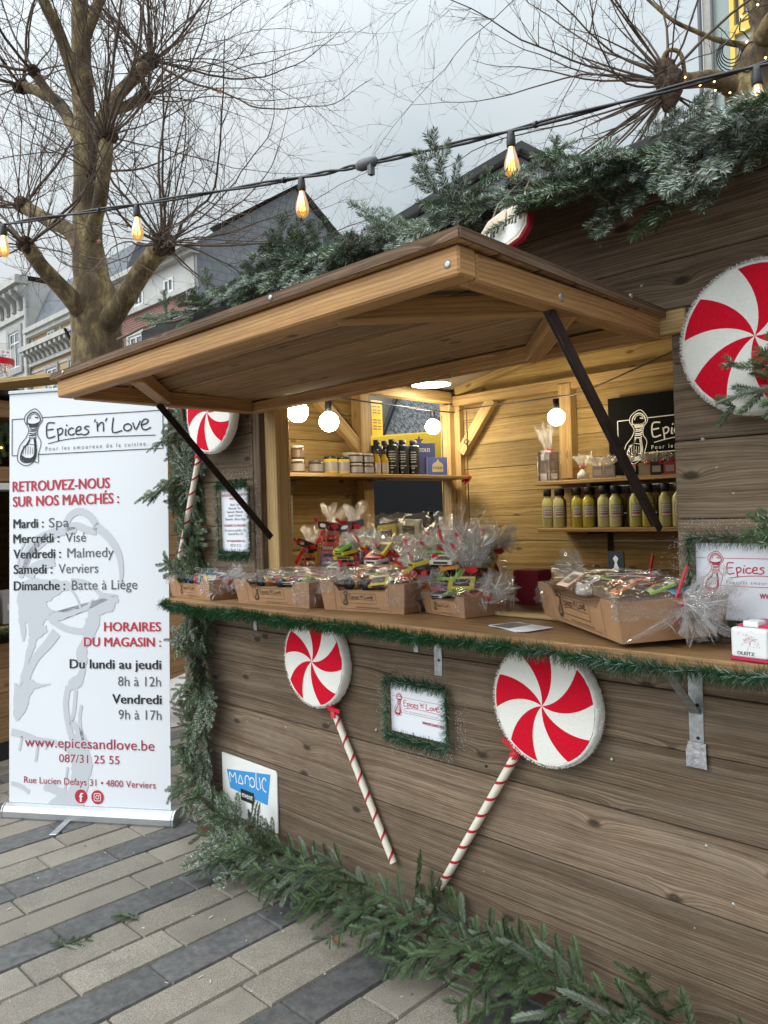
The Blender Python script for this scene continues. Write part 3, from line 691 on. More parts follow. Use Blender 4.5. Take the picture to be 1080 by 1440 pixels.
def draw_logo(mb, Mx, Wd, ink, fill, tagink, boxed=True, thin=1.0, tag=True, crop=None):
    """logo about Wd wide, origin at its lower left; ink/fill/tagink are material slots"""
    s = Wd / 0.83
    T = Mx @ Matrix.Diagonal((s, s, 1, 1))
    lw = 0.0045 * thin
    def L(p, wd=lw, mi=ink, z=0.0, wf=None): mb.stroke(p, wd, T, mi, z, wf)
    if boxed:
        L([(0.0, 0.0), (0.0, 0.185)], .004 * thin); L([(0, .185), (.072, .185)], .004 * thin); L([(.17, .186), (.83, .186)], .004 * thin); L([(.83, .186), (.83, 0)], .004 * thin)
        L([(.83, 0), (.15, 0)], .004 * thin); L([(0, 0), (.03, 0)], .004 * thin)
    # mill halo, outline and shading
    L([(.03, 0), (.035, -.03), (.07, -.052), (.10, -.05), (.125, -.035), (.15, -.04), (.15, 0), (.165, .06), (.145, .10), (.15, .14), (.172, .17), (.165, .20), (.135, .232), (.10, .222), (.075, .20), (.072, .17), (.095, .13), (.08, .09), (.045, .05), (.03, 0)], .0038 * thin)
    head = [(.085, .158), (.088, .19), (.108, .212), (.135, .214), (.155, .195), (.16, .168), (.13, .155)]
    L(head + [head[0]], .006 * thin); mb.poly([(.09, .165), (.115, .150), (.155, .165), (.150, .150), (.145, .138), (.10, .138)], T, fill)
    L([(.105, .20), (.13, .207), (.148, .192)], .003 * thin); L([(.098, .182), (.105, .196)], .005 * thin); L([(.13, .19), (.15, .185)], .006 * thin)
    for k in range(5):
        y = .132 - k * .011; L([(.103 - k * .002, y), (.122, y - .004 + .003 * (k % 2)), (.143 - .001 * k, y + .002)], .0055 * thin)
    body = [(.102, .082), (.085, .055), (.062, .03), (.050, .0), (.052, -.025), (.075, -.036), (.105, -.035), (.128, -.025), (.138, .01), (.136, .05), (.132, .082)]
    L(body, .007 * thin); L([(.128, .08), (.131, .05), (.131, .01), (.122, -.02)], .010 * thin); L([(.10, .075), (.082, .05)], .008 * thin)
    mb.poly([(.052, .005), (.075, -.012), (.105, -.016), (.132, -.002), (.130, -.022), (.10, -.034), (.075, -.034), (.055, -.022)], T, fill)
    for k in range(5): L([(.066 + .013 * k, .045 - .004 * abs(k - 2)), (.062 + .014 * k, .004)], .0026 * thin)
    L([(.060, .042), (.095, .055), (.130, .048)], .003 * thin)
    # handwriting
    o = Vector((.195, .082)); k = .0735 / .93 * 0.98; kx = .118
    for g in GLY:
        pts = [(o.x + p[0] * kx, o.y + p[1] * k + p[0] * .0018) for p in g]
        if len(pts) == 2 and (Vector(pts[0]) - Vector(pts[1])).length < .01: pts = [(pts[0][0], pts[0][1] - .002), (pts[1][0] + .001, pts[1][1] + .003)]
        L(pts, .0070 * thin)
    L([(.205, .052), (.30, .068), (.42, .074), (.60, .070), (.79, .066)], .0042 * thin)
    if tag: add_text(mb, "Pour les amoureux de la cuisine...", T, .030, .19, .017, space=1.5, width=.585, mi=tagink)

# ================================================================== ROLL-UP BANNER
BW = Vector((.837, .546, 0)); BK = Vector((-.546, .837, 0)); BU = (Vector((0, 0, 1)) + .05 * BK).normalized(); B0 = Vector((-4.005, -.478, .060))
ban = thing('roll_up_banner', 'tall white roll-up banner with red and black French lettering on a silver base', 'banner stand', (-3.64, -0.24, 0))
BM = frame(B0, BW, BU)
mb = MB(); rows = []
for j in range(2):
    rows.append([BM @ Vector((s_, t_, -0.0015 - .003 * j)) for s_, t_ in ((-.012, -.02), (.852, -.02), (.848, 2.045), (-.016, 2.045))])
mb.face(rows[0]); mb.face(rows[1][::-1])
for i in range(4):
    j = (i + 1) % 4; mb.face([rows[0][i], rows[1][i], rows[1][j], rows[0][j]])
sheet = mb.build('banner_sheet', M['banner'], ban)
mb = MB(); mb.box((-.02, 2.044, -.009), (.853, 2.062, .006), BM); mb.build('top_rail', M['alu'], ban, bevel=.003)
# print
wm = MB()
def W_(p, wd=.02, wf=None): wm.stroke(p, wd, BM, 0, 0.0006, wf)
rg = random.Random(5)
def blob(pts, jit=.006):
    P = [(x + rg.uniform(-jit, jit), y + rg.uniform(-jit, jit)) for x, y in smooth2(pts + [pts[0]], 5)[:-1]]
    wm.poly(P, BM, 0, .0003 + rg.random() * .0002)
W_([(.30, 1.372), (.325, 1.42), (.375, 1.442), (.43, 1.42), (.47, 1.37)], .035); W_([(.30, 1.36), (.36, 1.372), (.42, 1.350), (.47, 1.34)], .035)
W_([(.46, 1.37), (.53, 1.315), (.585, 1.235), (.602, 1.14), (.595, 1.08)], .034, lambda t: 1.2 - .9 * t ** 2)
W_([(.36, 1.352), (.24, 1.338), (.14, 1.29), (.08, 1.22), (.05, 1.12)], .05, lambda t: .5 + .9 * (1 - abs(2 * t - 1)))
W_([(.20, 1.33), (.11, 1.25), (.07, 1.16)], .03); W_([(.08, 1.31), (.045, 1.24), (.03, 1.15)], .012); W_([(.24, 1.2), (.13, 1.17), (.10, 1.12)], .05)
blob([(.03, 1.03), (.06, 1.10), (.16, 1.115), (.30, 1.10), (.33, 1.07), (.27, 1.04), (.20, 1.00), (.22, .96), (.27, .93), (.18, .90), (.20, .86), (.14, .80), (.10, .70), (.06, .60), (.04, .58), (.08, .74), (.10, .84), (.08, .90), (.07, .80), (.05, .84), (.04, .95)], .006)
W_([(.30, 1.09), (.36, 1.02), (.385, .95)], .012); W_([(.33, 1.105), (.42, 1.09), (.50, 1.03), (.585, 1.00)], .02)
blob([(.585, 1.03), (.50, 1.04), (.46, .98), (.34, .93), (.22, .90), (.22, .94), (.33, .955), (.42, .985), (.45, 1.01), (.42, .94), (.46, .93), (.55, .955), (.57, .99)], .005)
W_([(.22, .91), (.30, .87), (.38, .855), (.43, .86)], .03); W_([(.25, .85), (.20, .79), (.14, .73), (.10, .66), (.07, .57)], .05, lambda t: 1.1 - .5 * t)
blob([(.02, .60), (.06, .57), (.10, .62), (.15, .60), (.22, .595), (.15, .58), (.11, .55), (.09, .49), (.05, .43), (.02, .42), (.01, .5)], .004)
blob([(.43, .95), (.48, .93), (.475, .87), (.45, .82), (.42, .79), (.415, .70), (.40, .62), (.37, .585), (.31, .565), (.32, .62), (.375, .66), (.36, .75), (.39, .82), (.40, .88)], .005)
W_([(.315, .59), (.30, .50), (.315, .40), (.345, .30)], .03); W_([(.355, .57), (.345, .47), (.33, .42)], .02); W_([(.385, .50), (.375, .42), (.395, .33)], .016); W_([(.33, .42), (.38, .36), (.42, .30)], .03)
blob([(.31, .30), (.345, .36), (.385, .37), (.40, .32), (.43, .27), (.44, .20), (.42, .12), (.40, .03), (.38, -.005), (.27, -.005), (.20, .02), (.25, .06), (.18, .09), (.20, .12), (.27, .10), (.31, .09), (.33, .15), (.33, .22)], .005)
W_([(.0, .36), (.08, .345), (.15, .325), (.25, .315), (.32, .27)], .028, lambda t: 1.3 - .7 * t); W_([(.06, .34), (.045, .27)], .012); W_([(.15, .32), (.14, .25), (.135, .22)], .014); W_([(.2, .32), (.19, .28)], .010)
W_([(.0, .11), (.05, .10), (.10, .07)], .02); W_([(.31, .2), (.30, .13), (.29, .05)], .012)
wm.build('watermark_print', M['greyink'], sheet)
mb = MB(); draw_logo(mb, BM @ Matrix.Translation((.0, 1.733, .0010)), .826, 0, 0, 1, True)
mb.build('logo', [M['ink'], M['midink']], sheet)
def btext(lines, mat):
    mb = MB()
    for (t, x, y, size, width, al, bold) in lines: add_text(mb, t, BM, size, x, y, al, bold, width=width, z=.0012)
    return mb.build('lettering', mat, sheet)
btext([("RETROUVEZ-NOUS", .005, 1.551, .074, .536, 'LEFT', .027), ("SUR NOS MARCHÉS :", .007, 1.475, .074, .583, 'LEFT', .027),
       ("HORAIRES", .807, .855, .063, .297, 'RIGHT', .027), ("DU MAGASIN :", .807, .782, .063, .405, 'RIGHT', .027)], M['redink'])
btext([("Mardi :", .010, 1.367, .066, .168, 'LEFT', .027), ("Mercredi :", .010, 1.292, .066, .255, 'LEFT', .027), ("Vendredi :", .011, 1.215, .066, .263, 'LEFT', .027), ("Samedi :", .012, 1.139, .066, .215, 'LEFT', .027), ("Dimanche :", .013, 1.057, .066, .285, 'LEFT', .027),
       ("Du lundi au jeudi", .807, .675, .064, .483, 'RIGHT', .027), ("Vendredi", .808, .510, .064, .256, 'RIGHT', .027)], M['ink'])
btext([("Spa", .208, 1.367, .068, .112, 'LEFT', 0), ("Visé", .300, 1.292, .068, .113, 'LEFT', 0), ("Malmedy", .310, 1.215, .068, .252, 'LEFT', 0), ("Verviers", .262, 1.139, .068, .216, 'LEFT', 0), ("Batte à Liège", .335, 1.057, .068, .351, 'LEFT', 0),
       ("8h à 12h", .806, .594, .066, .224, 'RIGHT', 0), ("9h à 17h", .808, .436, .066, .224, 'RIGHT', 0)], M['midink'])
btext([("www.epicesandlove.be", .076, .291, .070, .694, 'LEFT', .003), ("087/31 25 55", .264, .222, .056, .324, 'LEFT', 0), ("Rue Lucien Defays 31 • 4800 Verviers", .072, .115, .046, .704, 'LEFT', .002)], M['dredink'])
mb = MB()
for cx_ in (.383, .471): mb.poly([(cx_ + .033 * math.cos(a), .062 + .033 * math.sin(a)) for a in [2 * math.pi * i / 24 for i in range(24)]], BM, 0, .0011)
add_text(mb, "f", BM, .062, .383, .036, 'CENTER', .035, mi=1, z=.0016)
for (a, b) in ((.0205, .0175), ):
    rr = lambda h, n=5: [(h * (abs(math.cos(t)) ** .4) * (1 if math.cos(t) > 0 else -1), h * (abs(math.sin(t)) ** .4) * (1 if math.sin(t) > 0 else -1)) for t in [2 * math.pi * i / 28 for i in range(29)]]
    mb.stroke([(.471 + x, .062 + y) for x, y in rr(.0175)], .0035, BM, 1, .0016)
    mb.stroke([(.471 + .0085 * math.cos(t), .062 + .0085 * math.sin(t)) for t in [2 * math.pi * i / 16 for i in range(17)]], .0035, BM, 1, .0016)
    mb.poly([(.4815 + .0022 * math.cos(t), .0725 + .0022 * math.sin(t)) for t in [2 * math.pi * i / 8 for i in range(8)]], BM, 1, .0016)
mb.build('social_icons', [M['redink'], M['banner']], sheet)
# base cassette: rounded section swept along the banner's width
CM = frame(Vector((-4.018, -.487, 0)) - BW * .012, BK, Vector((0, 0, 1)))   # x back, y up, z = along... 
sec = [(-.035, .004), (-.040, .02), (-.038, .045), (-.026, .066), (-.006, .078), (.03, .080), (.07, .072), (.088, .05), (.090, .02), (.085, .004)]
mb = MB(); mb.prism(sec, 0.006, .898, frame(Vector((-4.018, -.487, 0)) - BW * .012, BK, (0, 0, 1)))
cas = mb.build('base_cassette', M['alu'], ban, bevel=.002)
mb = MB()
secb = [(x * 1.04 + .0, y * 1.05 - .001) for x, y in sec]
fm = frame(Vector((-4.018, -.487, 0)) - BW * .012, BK, (0, 0, 1))
mb.prism(secb, -.004, .0055, fm); mb.build('end_cap', M['galv'], ban, bevel=.002); mb = MB(); mb.prism(secb, .8985, .912, fm); mb.build('end_cap', M['galv'], ban, bevel=.002)
mb = MB(); mb.bar(B0 + BW * .33 - BK * .03 + Vector((0, 0, -.046)), B0 + BW * .36 - BK * .19 + Vector((0, 0, -.046)), .035, .006); mb.build('stabiliser_foot', M['alu'], ban, bevel=.002)

# ================================================================== LOLLIPOPS
def lollipop(label, cx, cz_, R, a0, s0, s1, dy=0.0):
    t = thing('lollipop_decoration', label, 'lollipop decoration', (cx, 0, cz_), 'felt lollipops on the stall front')
    yf, yb = -.048 + dy, -.006 + dy
    def pt(r, th, y): return Vector((cx + r * math.cos(th), y, cz_ + r * math.sin(th)))
    mb = MB(); NS = 10; NA = 6; NR = 12
    for k in range(NS):
        rows = []
        for i in range(NR + 1):
            f = i / NR; r = R * .93 * f; sw = R_(a0 - 33 + 37 * f ** .8)
            rows.append([pt(r, sw + (k + j / NA) * math.pi / 5, yf - .004 * (1 - f ** 4)) for j in range(NA + 1)])
        mb.grid(rows, False, k % 2)
    mb.build('swirl_face', [M['felt_red'], M['felt_white']], t)
    mb = MB(); rows = []; n = 72; pr = random.Random(int(cx * 977))
    prof = [(.925, yf + .002), (.955, yf - .001), (.985, yf + .008), (1.0, yf + .022), (1.0, yb - .012), (.97, yb)]
    for (f, y) in prof:
        rows.append([pt(R * f + pr.uniform(-.0016, .0016), 2 * math.pi * j / n, y + pr.uniform(-.0016, .0016)) for j in range(n)])
    mb.grid([list(r) for r in rows], True)
    for _ in range(2600):      # short pile of the plush edge
        th = pr.uniform(0, 2 * math.pi); f, y = prof[1]; u_ = pr.random(); y = yf - .001 + u_ * (yb - yf - .008); r = R * (.955 + .045 * min(1, u_ * 5))
        p = pt(r, th, y); q = pt(r + pr.uniform(.002, .0055), th + pr.uniform(-.02, .02), y + pr.uniform(-.004, .004) - (.003 if u_ < .15 else 0))
        d = Vector((-math.sin(th), 0, math.cos(th))) * .0008; mb.face([p - d, p + d, q])
    mb.build('plush_rim', M['plush'], t)
    # stick: cream with a red helix
    p0 = Vector((s0[0], -.022 + dy, s0[1])); p1 = Vector((s1[0], -.022 + dy * 1.05, s1[1])); ax = (p1 - p0); Ls = ax.length; ax.normalize()
    x = Vector((0, -1, 0)); y = ax.cross(x); mb = MB(); n = 24; rows = []; pitch = .068; rad = .0125
    m = int(Ls / .004)
    for i in range(m + 1):
        s_ = i * Ls / m; rows.append([p0 + ax * s_ + (x * math.cos(2 * math.pi * (j / n + s_ / pitch)) + y * math.sin(2 * math.pi * (j / n + s_ / pitch))) * (rad + (.0008 if j < 4 else 0)) for j in range(n)])
    mb.grid(rows, True, mif=lambda i, j: 1 if j < 4 else 0); mb.face(rows[0][::-1]); mb.face(rows[-1])
    mb.build('stick', [M['stick_w'], M['stick_r']], t)
    # gathered red ribbon at the neck
    mb = MB(); pr2 = random.Random(int(cz_ * 3131))
    for k in range(16):
        a = 2 * math.pi * k / 16; c = p0 - ax * .0
        w1 = (x * math.cos(a) + y * math.sin(a)); w2 = (x * math.cos(a + .33) + y * math.sin(a + .33)); l1 = pr2.uniform(.014, .042)
        mb.face([c + w1 * .014 + ax * .012, c + w2 * .014 + ax * .012, c + w2 * .026 - ax * l1, c + w1 * .020 - ax * l1 * .8])
        mb.face([c + w1 * .0145 + ax * .012, c + w2 * .0145 + ax * .012, c + w2 * .019 + ax * (.018 + l1 * .5), c + w1 * .016 + ax * (.02 + l1 * .4)])
    for sg in (-1, 1):
        mb.bar(p0 + Vector((0, -.014, 0)), p0 + Vector((sg * .05, -.012, -.012 * sg + .01)), .003, .014)
    mb.build('ribbon_bow', M['ribbon'], t)
    return t
lollipop('red and white felt lollipop on the front planks left of the tinselled logo poster', -2.174, .913, .170, -8, (-2.10, .748), (-1.815, .275))
lollipop('red and white felt lollipop on the front planks right of the tinselled logo poster', -1.192, .903, .170, 6, (-1.292, .758), (-1.625, .235))
lollipop('large red and white felt lollipop high on the wall right of the hatch', -.607, 1.815, .172, -10, (-.52, 1.655), (-.42, 1.25))
lollipop('red and white felt lollipop half hidden under the far end of the canopy', -2.752, 1.886, .170, 14, (-2.862, 1.735), (-3.050, 1.270), -.04)

# ================================================================== FIR SPRIGS
def make_sprig(seed, L, npair, tw, nl, frost, dens=1.0, droop=.15, ang=48, nw=.0011, spread=1.0, forks=True):
    r = random.Random(seed); mb = MB()
    def twig(p0, d, nrm, ln, rad, fr, bend):
        n = max(3, int(ln / .02)); pts = []; p = Vector(p0); d = Vector(d).normalized()
        for i in range(n + 1):
            pts.append(p.copy()); d = (d + nrm * bend / n + Vector((r.gauss(0, .03), r.gauss(0, .03), r.gauss(0, .03)))).normalized(); p = p + d * ln / n
        mb.tube(pts, [rad * (1 - .6 * i / n) for i in range(n + 1)], 4, 1, (0.3, fr * .5, 0), False)
        st = .0034 / dens; k = int(ln / st); tf = r.uniform(.10, .34) if r.random() < fr * 1.6 else r.uniform(0, .04); ts = r.gauss(0, .16)
        for i in range(k):
            f = i / k; a = f * n; q = int(a); P = pts[q].lerp(pts[min(q + 1, n)], a - q); T = (pts[min(q + 1, n)] - pts[q]).normalized() if q < n else d
            S_ = nrm.cross(T).normalized(); U = T.cross(S_)
            tl = nl * (.62 + .38 * min(1, f * 4)) * (1 - .45 * max(0, f - .8) / .2)
            for ph in (r.uniform(-.35, .35), r.uniform(.5, 1.0), math.pi + r.uniform(-.35, .35), math.pi - r.uniform(.5, 1.0), r.uniform(0, 6.28)):
                sd = S_ * math.cos(ph) + U * (math.sin(ph) * .75)
                aa = R_(r.uniform(38, 66) if forks else r.uniform(34, 56)) * (1 - .5 * max(0, f - .75) / .25)
                D_ = (T * math.cos(aa) + sd * math.sin(aa)).normalized(); tip = P + D_ * tl * r.uniform(.8, 1.15)
                wv = D_.cross(sd.cross(T) + Vector((.01, .02, .03))).normalized() * nw
                mid = P.lerp(tip, .45)
                fz = (r.uniform(.35, 1.0) if r.random() < fr else 0) if forks else max(0, tf + r.gauss(0, .06))
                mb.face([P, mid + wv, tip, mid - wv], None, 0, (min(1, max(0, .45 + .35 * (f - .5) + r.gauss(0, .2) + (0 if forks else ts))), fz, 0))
    nrm = Vector((0, 0, 1)); spine = [Vector((0, 0, 0))]; d = Vector((1, 0, 0)); n = 10
    twig((0, 0, 0), (1, 0, 0), nrm, L, .0028, frost, -droop)
    for i in range(npair):
        f = (.12 + .72 * i / max(1, npair - 1))
        for sg in (-1, 1):
            if r.random() < .1: continue
            ln = tw * (1 - .55 * f) * r.uniform(.8, 1.2); an = R_(ang + r.uniform(-9, 9))
            p = Vector((L * (f + r.uniform(-.03, .03)), 0, -droop * .5 * L * f * f))
            dd = Vector((math.cos(an), sg * math.sin(an) * spread, r.uniform(-.12, .18))); twig(p, dd, nrm, ln, .0019, frost + r.uniform(-.12, .1) if frost > .02 else 0, -droop * .8)
            if forks and ln > .085 and r.random() < .7:
                q = p + dd.normalized() * ln * .45; a2 = an + sg * 0; d3 = Vector((math.cos(an - R_(42)), sg * math.sin(an - R_(42)), r.uniform(-.1, .1))); twig(q, d3, nrm, ln * .5, .0014, frost, -droop)
    o = mb.build('sprig', [M['needle'], M['stemwood']]); me = o.data; bpy.data.objects.remove(o); ORG.pop('sprig', None); return me
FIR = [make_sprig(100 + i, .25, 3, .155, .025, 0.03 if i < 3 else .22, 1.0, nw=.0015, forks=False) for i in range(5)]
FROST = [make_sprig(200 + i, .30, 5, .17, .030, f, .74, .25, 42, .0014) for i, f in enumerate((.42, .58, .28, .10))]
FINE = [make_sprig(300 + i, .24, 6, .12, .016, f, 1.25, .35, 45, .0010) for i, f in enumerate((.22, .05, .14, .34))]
UPR = [make_sprig(400 + i, .22, 3, .09, .020, f, 1.1, -.1, 35) for i, f in enumerate((.05, .22))]
def put_sprig(root, me, loc, d, nrm, sc=1.0):
    x = Vector(d).normalized(); z = Vector(nrm); z = z - x * z.dot(x)
    if z.length < 1e-3: z = x.orthogonal()
    z.normalize(); y = z.cross(x)
    o = bpy.data.objects.new('sprig', me); COL.objects.link(o); o.parent = root
    Mt = Matrix((x * sc, y * sc, z * sc)).transposed().to_4x4(); Mt.translation = Vector(loc) - org(root); o.matrix_local = Mt
    return o
gr = random.Random(21)
def reseed(k): gr.seed(k)
def U(a, b): return gr.uniform(a, b)
# --- fir along the foot of the stall
g = thing('fir_garland', 'dense green fir garland lying along the foot of the front wall', 'fir garland', (-1.8, -.1, 0))
mb = MB(); mb.tube([(-2.74 + .078 * i, -.05 + .015 * math.sin(i * 1.7), .10 + .012 * math.sin(i * 2.3)) for i in range(32)], .008, 6); mb.build('main_stem', M['stemwood'], g)
N = 98
for i in range(N):
    x = -2.74 + 2.58 * (i + U(-.4, .4)) / N; k = i % 4
    if k == 0: loc, d = (x, U(-.09, -.05), U(.15, .21)), (U(-.7, .3), U(-.5, -.2), U(.15, .6))
    elif k == 1: loc, d = (x, U(-.12, -.07), U(.09, .15)), (U(-1, .2), U(-.8, -.3), U(-.35, .1))
    elif k == 2: loc, d = (x + .05, U(-.10, -.05), U(.14, .20)), (U(-1, -.5), U(-.65, -.15), U(-.1, .5))
    else: loc, d = (x, U(-.10, -.06), U(.09, .16)), (U(-.6, .5), U(-.7, -.2), U(-.2, .3))
    dd = Vector(d).normalized(); L_ = .25
    end = Vector(loc) + dd * L_ * .8
    if end.z < .03: d = (d[0], d[1], (0.035 - loc[2]) / (L_ * .8))
    fr = x < -2.3
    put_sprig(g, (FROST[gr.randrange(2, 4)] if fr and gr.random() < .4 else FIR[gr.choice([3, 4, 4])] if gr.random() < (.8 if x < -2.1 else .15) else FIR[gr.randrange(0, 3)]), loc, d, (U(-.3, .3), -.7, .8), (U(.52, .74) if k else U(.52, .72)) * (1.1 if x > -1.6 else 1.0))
reseed(31)
# --- left upright garland on the stall corner
g = thing('fir_garland', 'thin frosted fir garland hanging down the far corner post of the stall', 'fir garland', (-2.9, -.05, 1.0))
mb = MB(); mb.tube([(-2.90 - (.14 if i > 11 else .012 * i) + .015 * math.sin(i * 1.1), -.03 + .01 * math.sin(i * 2.1), .18 + .105 * i) for i in range(18)], .010, 6); mb.build('main_stem', M['stemwood'], g)
for i in range(96):
    f = (i + U(-.4, .4)) / 96; z = .26 + 1.72 * f; up_ = gr.random() < .35; wide = 1.0 if f > .42 else .75
    d = (U(-.75, .30) if z > 1.25 else U(-.6, .55) * wide, U(-.18, .05) if z > 1.25 else U(-.5, -.05), (U(.2, .9) if up_ else U(-1, -.25)))
    put_sprig(g, FINE[gr.choice([0, 1, 2, 3, 1] if f > .4 else [0, 3, 2, 0])], ((-3.03 if z > 1.25 else -2.93) + U(-.04, .05), U(-.025, .0) if z > 1.25 else U(-.07, -.03), z), d, (U(-.4, .4), -1, .3), U(.75, 1.05) if f > .4 else U(.62, .85))
for loc, d, s_ in (((-3.02, -.06, 1.60), (-.95, -.45, -.1), 1.0), ((-3.02, -.06, 1.64), (-.9, -.3, -.35), .9), ((-2.92, -.06, .90), (-.9, -.2, .35), .5), ((-3.02, -.05, 1.85), (-.7, -.4, -.3), .8), ((-3.02, -.05, 1.28), (-.9, -.3, -.2), .6)):
    put_sprig(g, FINE[gr.randrange(4)], loc, d, (0, -.6, .8), s_)
reseed(41)
# --- frosted garland along the eave
g = thing('fir_garland', 'frosted fir garland running along the roof edge above the canopy', 'fir garland', (-1.7, -.2, 2.35))
mb = MB(); mb.tube([(-3.3 + .1 * i, -.20 + .015 * math.sin(i * 1.3), 2.27 + .015 * math.sin(i * .9) - (.09 if i > 22 else 0)) for i in range(33)], .006, 6); mb.build('main_stem', M['stemwood'], g)
N = 94
for i in range(N):
    f = (i + U(-.4, .4)) / N; x = (-2.75 + .85 * f / .22) if f < .22 else (-1.9 + 1.52 * (f - .22) / .78); k = i % 4; right = x > -1.1
    base = 2.275 - (.07 if x > -1.0 else .055 if x > -1.8 else 0)
    if k == 0: d = (U(-1, -.4), U(-.6, -.1), U(-.15, .22))
    elif k == 1: d = (U(-.9, .3), U(-.7, -.2), U(-.55, -.1))
    elif k == 2: d = (U(-.7, .6), U(-.5, .1), U(.0, .30))
    else: d = (U(.1, .9), U(-.7, -.2), U(-.35, .2))
    if x > -1.0: d = (min(d[0], .3), d[1], min(d[2], .02) if k != 2 else U(-.05, .12))
    if x > -.72 and k == 2: continue
    if x < -1.5: d = (d[0], d[1], min(d[2], .16))
    if -1.5 < x < -.95:
        if k in (1, 3) and gr.random() < .8: continue
        d = (d[0], max(d[1], -.12), max(d[2], .02))
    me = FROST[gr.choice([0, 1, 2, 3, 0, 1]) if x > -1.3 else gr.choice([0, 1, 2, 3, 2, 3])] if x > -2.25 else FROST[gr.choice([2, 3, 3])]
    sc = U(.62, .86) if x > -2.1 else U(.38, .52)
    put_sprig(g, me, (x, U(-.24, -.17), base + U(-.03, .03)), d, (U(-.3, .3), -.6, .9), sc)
for x, z, s_ in ((-2.86, 2.26, .6), (-2.55, 2.28, .6), (-1.02, 2.24, .5), (-1.22, 2.25, .45), (-1.62, 2.25, .4)):
    put_sprig(g, UPR[gr.randrange(2)], (x, -.2, z), (U(-.25, .25), U(-.2, .1), 1), (1, -1, 0), s_)
reseed(51)
# --- right-hand upright garland
g = thing('fir_garland', 'green fir garland hanging beside the large lollipop at the right of the hatch', 'fir garland', (-.45, -.05, 1.7))
mb = MB(); mb.tube([(-.43 + .012 * math.sin(i), -.05, 1.30 + .09 * i) for i in range(13)], .010, 6); mb.build('main_stem', M['stemwood'], g)
for i in range(30):
    z = 1.36 + .92 * i / 30; d = (U(-1, .1), U(-.7, -.05), U(-.5, .5))
    big = 1.74 > z
    put_sprig(g, FROST[gr.choice([2, 3, 3])] if gr.random() < .5 else FIR[gr.randrange(5)], (-.43 + U(-.02, .03), U(-.08, -.04), z), d, (U(-.3, .3), -1, .4), U(.42, .6) if big else U(.25, .38))
put_sprig(g, UPR[0], (-.50, -.09, 1.72), (-.95, -.25, .18), (0, -.7, .7), .7); put_sprig(g, FIR[1], (-.5, -.08, 1.70), (-.95, -.15, -.22), (0, -.7, .7), .7)
reseed(61)
# frosty branch lying on top of the canopy's far end
g = thing('fir_branch', 'pale frosted fir branch lying on top of the far end of the canopy', 'fir branch', (-2.3, -.55, 1.95))
mb = MB(); mb.tube([(-1.98, -.40, 1.955), (-2.15, -.48, 1.965), (-2.42, -.56, 1.975)], .005, 6); mb.build('main_stem', M['stemwood'], g)
for loc, d, s_ in (((-2.10, -.46, 1.965), (-1, -.25, .10), .8), ((-2.22, -.50, 1.970), (-1, -.05, .16), .8), ((-2.32, -.53, 1.970), (-1, -.35, .12), .8), ((-2.25, -.50, 1.970), (-.8, .45, .12), .7), ((-2.05, -.44, 1.965), (-.9, .2, .22), .75), ((-2.38, -.55, 1.97), (-1, .1, .05), .7), ((-1.98, -.40, 1.960), (-.7, -.3, .30), .6), ((-1.92, -.36, 1.962), (-.6, .1, .28), .55)):
    put_sprig(g, FROST[gr.choice([0, 1])], loc, d, (0, -.5, 1), s_ * .8)
# bits of fir fallen on the paving
for lab, loc, a, s_ in (('small fir sprig fallen on a dark paving row', (-2.60, -.54, .016), 200, .38), ('yellowish loose fir twig lying nearer the camera on the paving', (-2.64, -.80, .016), 75, .36)):
    t = thing('fallen_fir_sprig', lab, 'fallen sprig', loc)
    put_sprig(t, FIR[2 if a > 100 else 4], loc, (math.cos(R_(a)), math.sin(R_(a)), .06), (0, 0, 1), s_)
    if a < 100: put_sprig(t, FIR[3], loc, (math.cos(R_(170)), math.sin(R_(170)), .04), (0, 0, 1), s_ * .7)

# ================================================================== TINSEL
def tinsel_mesh(mb, path, rad, dens, r, frost=.2, flat=None):
    P = [Vector(p) for p in path]
    for a, b in zip(P[:-1], P[1:]):
        L = (b - a).length; t = (b - a).normalized(); x = t.orthogonal().normalized(); y = t.cross(x)
        for _ in range(int(L * dens)):
            c = a.lerp(b, r.random()); an = r.uniform(0, 6.283); d = (x * math.cos(an) + y * math.sin(an) + t * r.uniform(-.5, .5)).normalized()
            if flat is not None and d.dot(flat) > .2: d = d - flat * (2 * d.dot(flat))
            q = c + d * rad * r.uniform(.55, 1.12) + Vector((0, 0, -rad * .12)); wv = d.cross(t).normalized() * .0009
            g_ = r.random() < frost
            mb.face([c - wv, c + wv, q + wv * .5, q - wv * .5], None, 0, (r.random(), (r.uniform(.3, .9) if g_ else 0), 0))
tr_ = random.Random(5)
t = thing('tinsel_garland', 'long green tinsel garland fixed along the front edge of the counter', 'tinsel garland', (-1.7, -.21, ZC))
pth = [(-2.955 + .04 * i, -.214 + .006 * math.sin(i * .8), ZC - .022 - .008 * abs(math.sin(i * .21)) + .004 * math.sin(i * 1.9)) for i in range(68)]
mb = MB(); mb.tube(pth, .003, 5, 0, (.2, 0, 0)); mb.build('wire_core', M['tinsel'], t)
mb = MB(); tinsel_mesh(mb, pth[:46], .030, 5200, tr_, .08); tinsel_mesh(mb, pth[45:], .032, 5600, tr_, .30); mb.build('tinsel_strands', M['tinsel'], t)

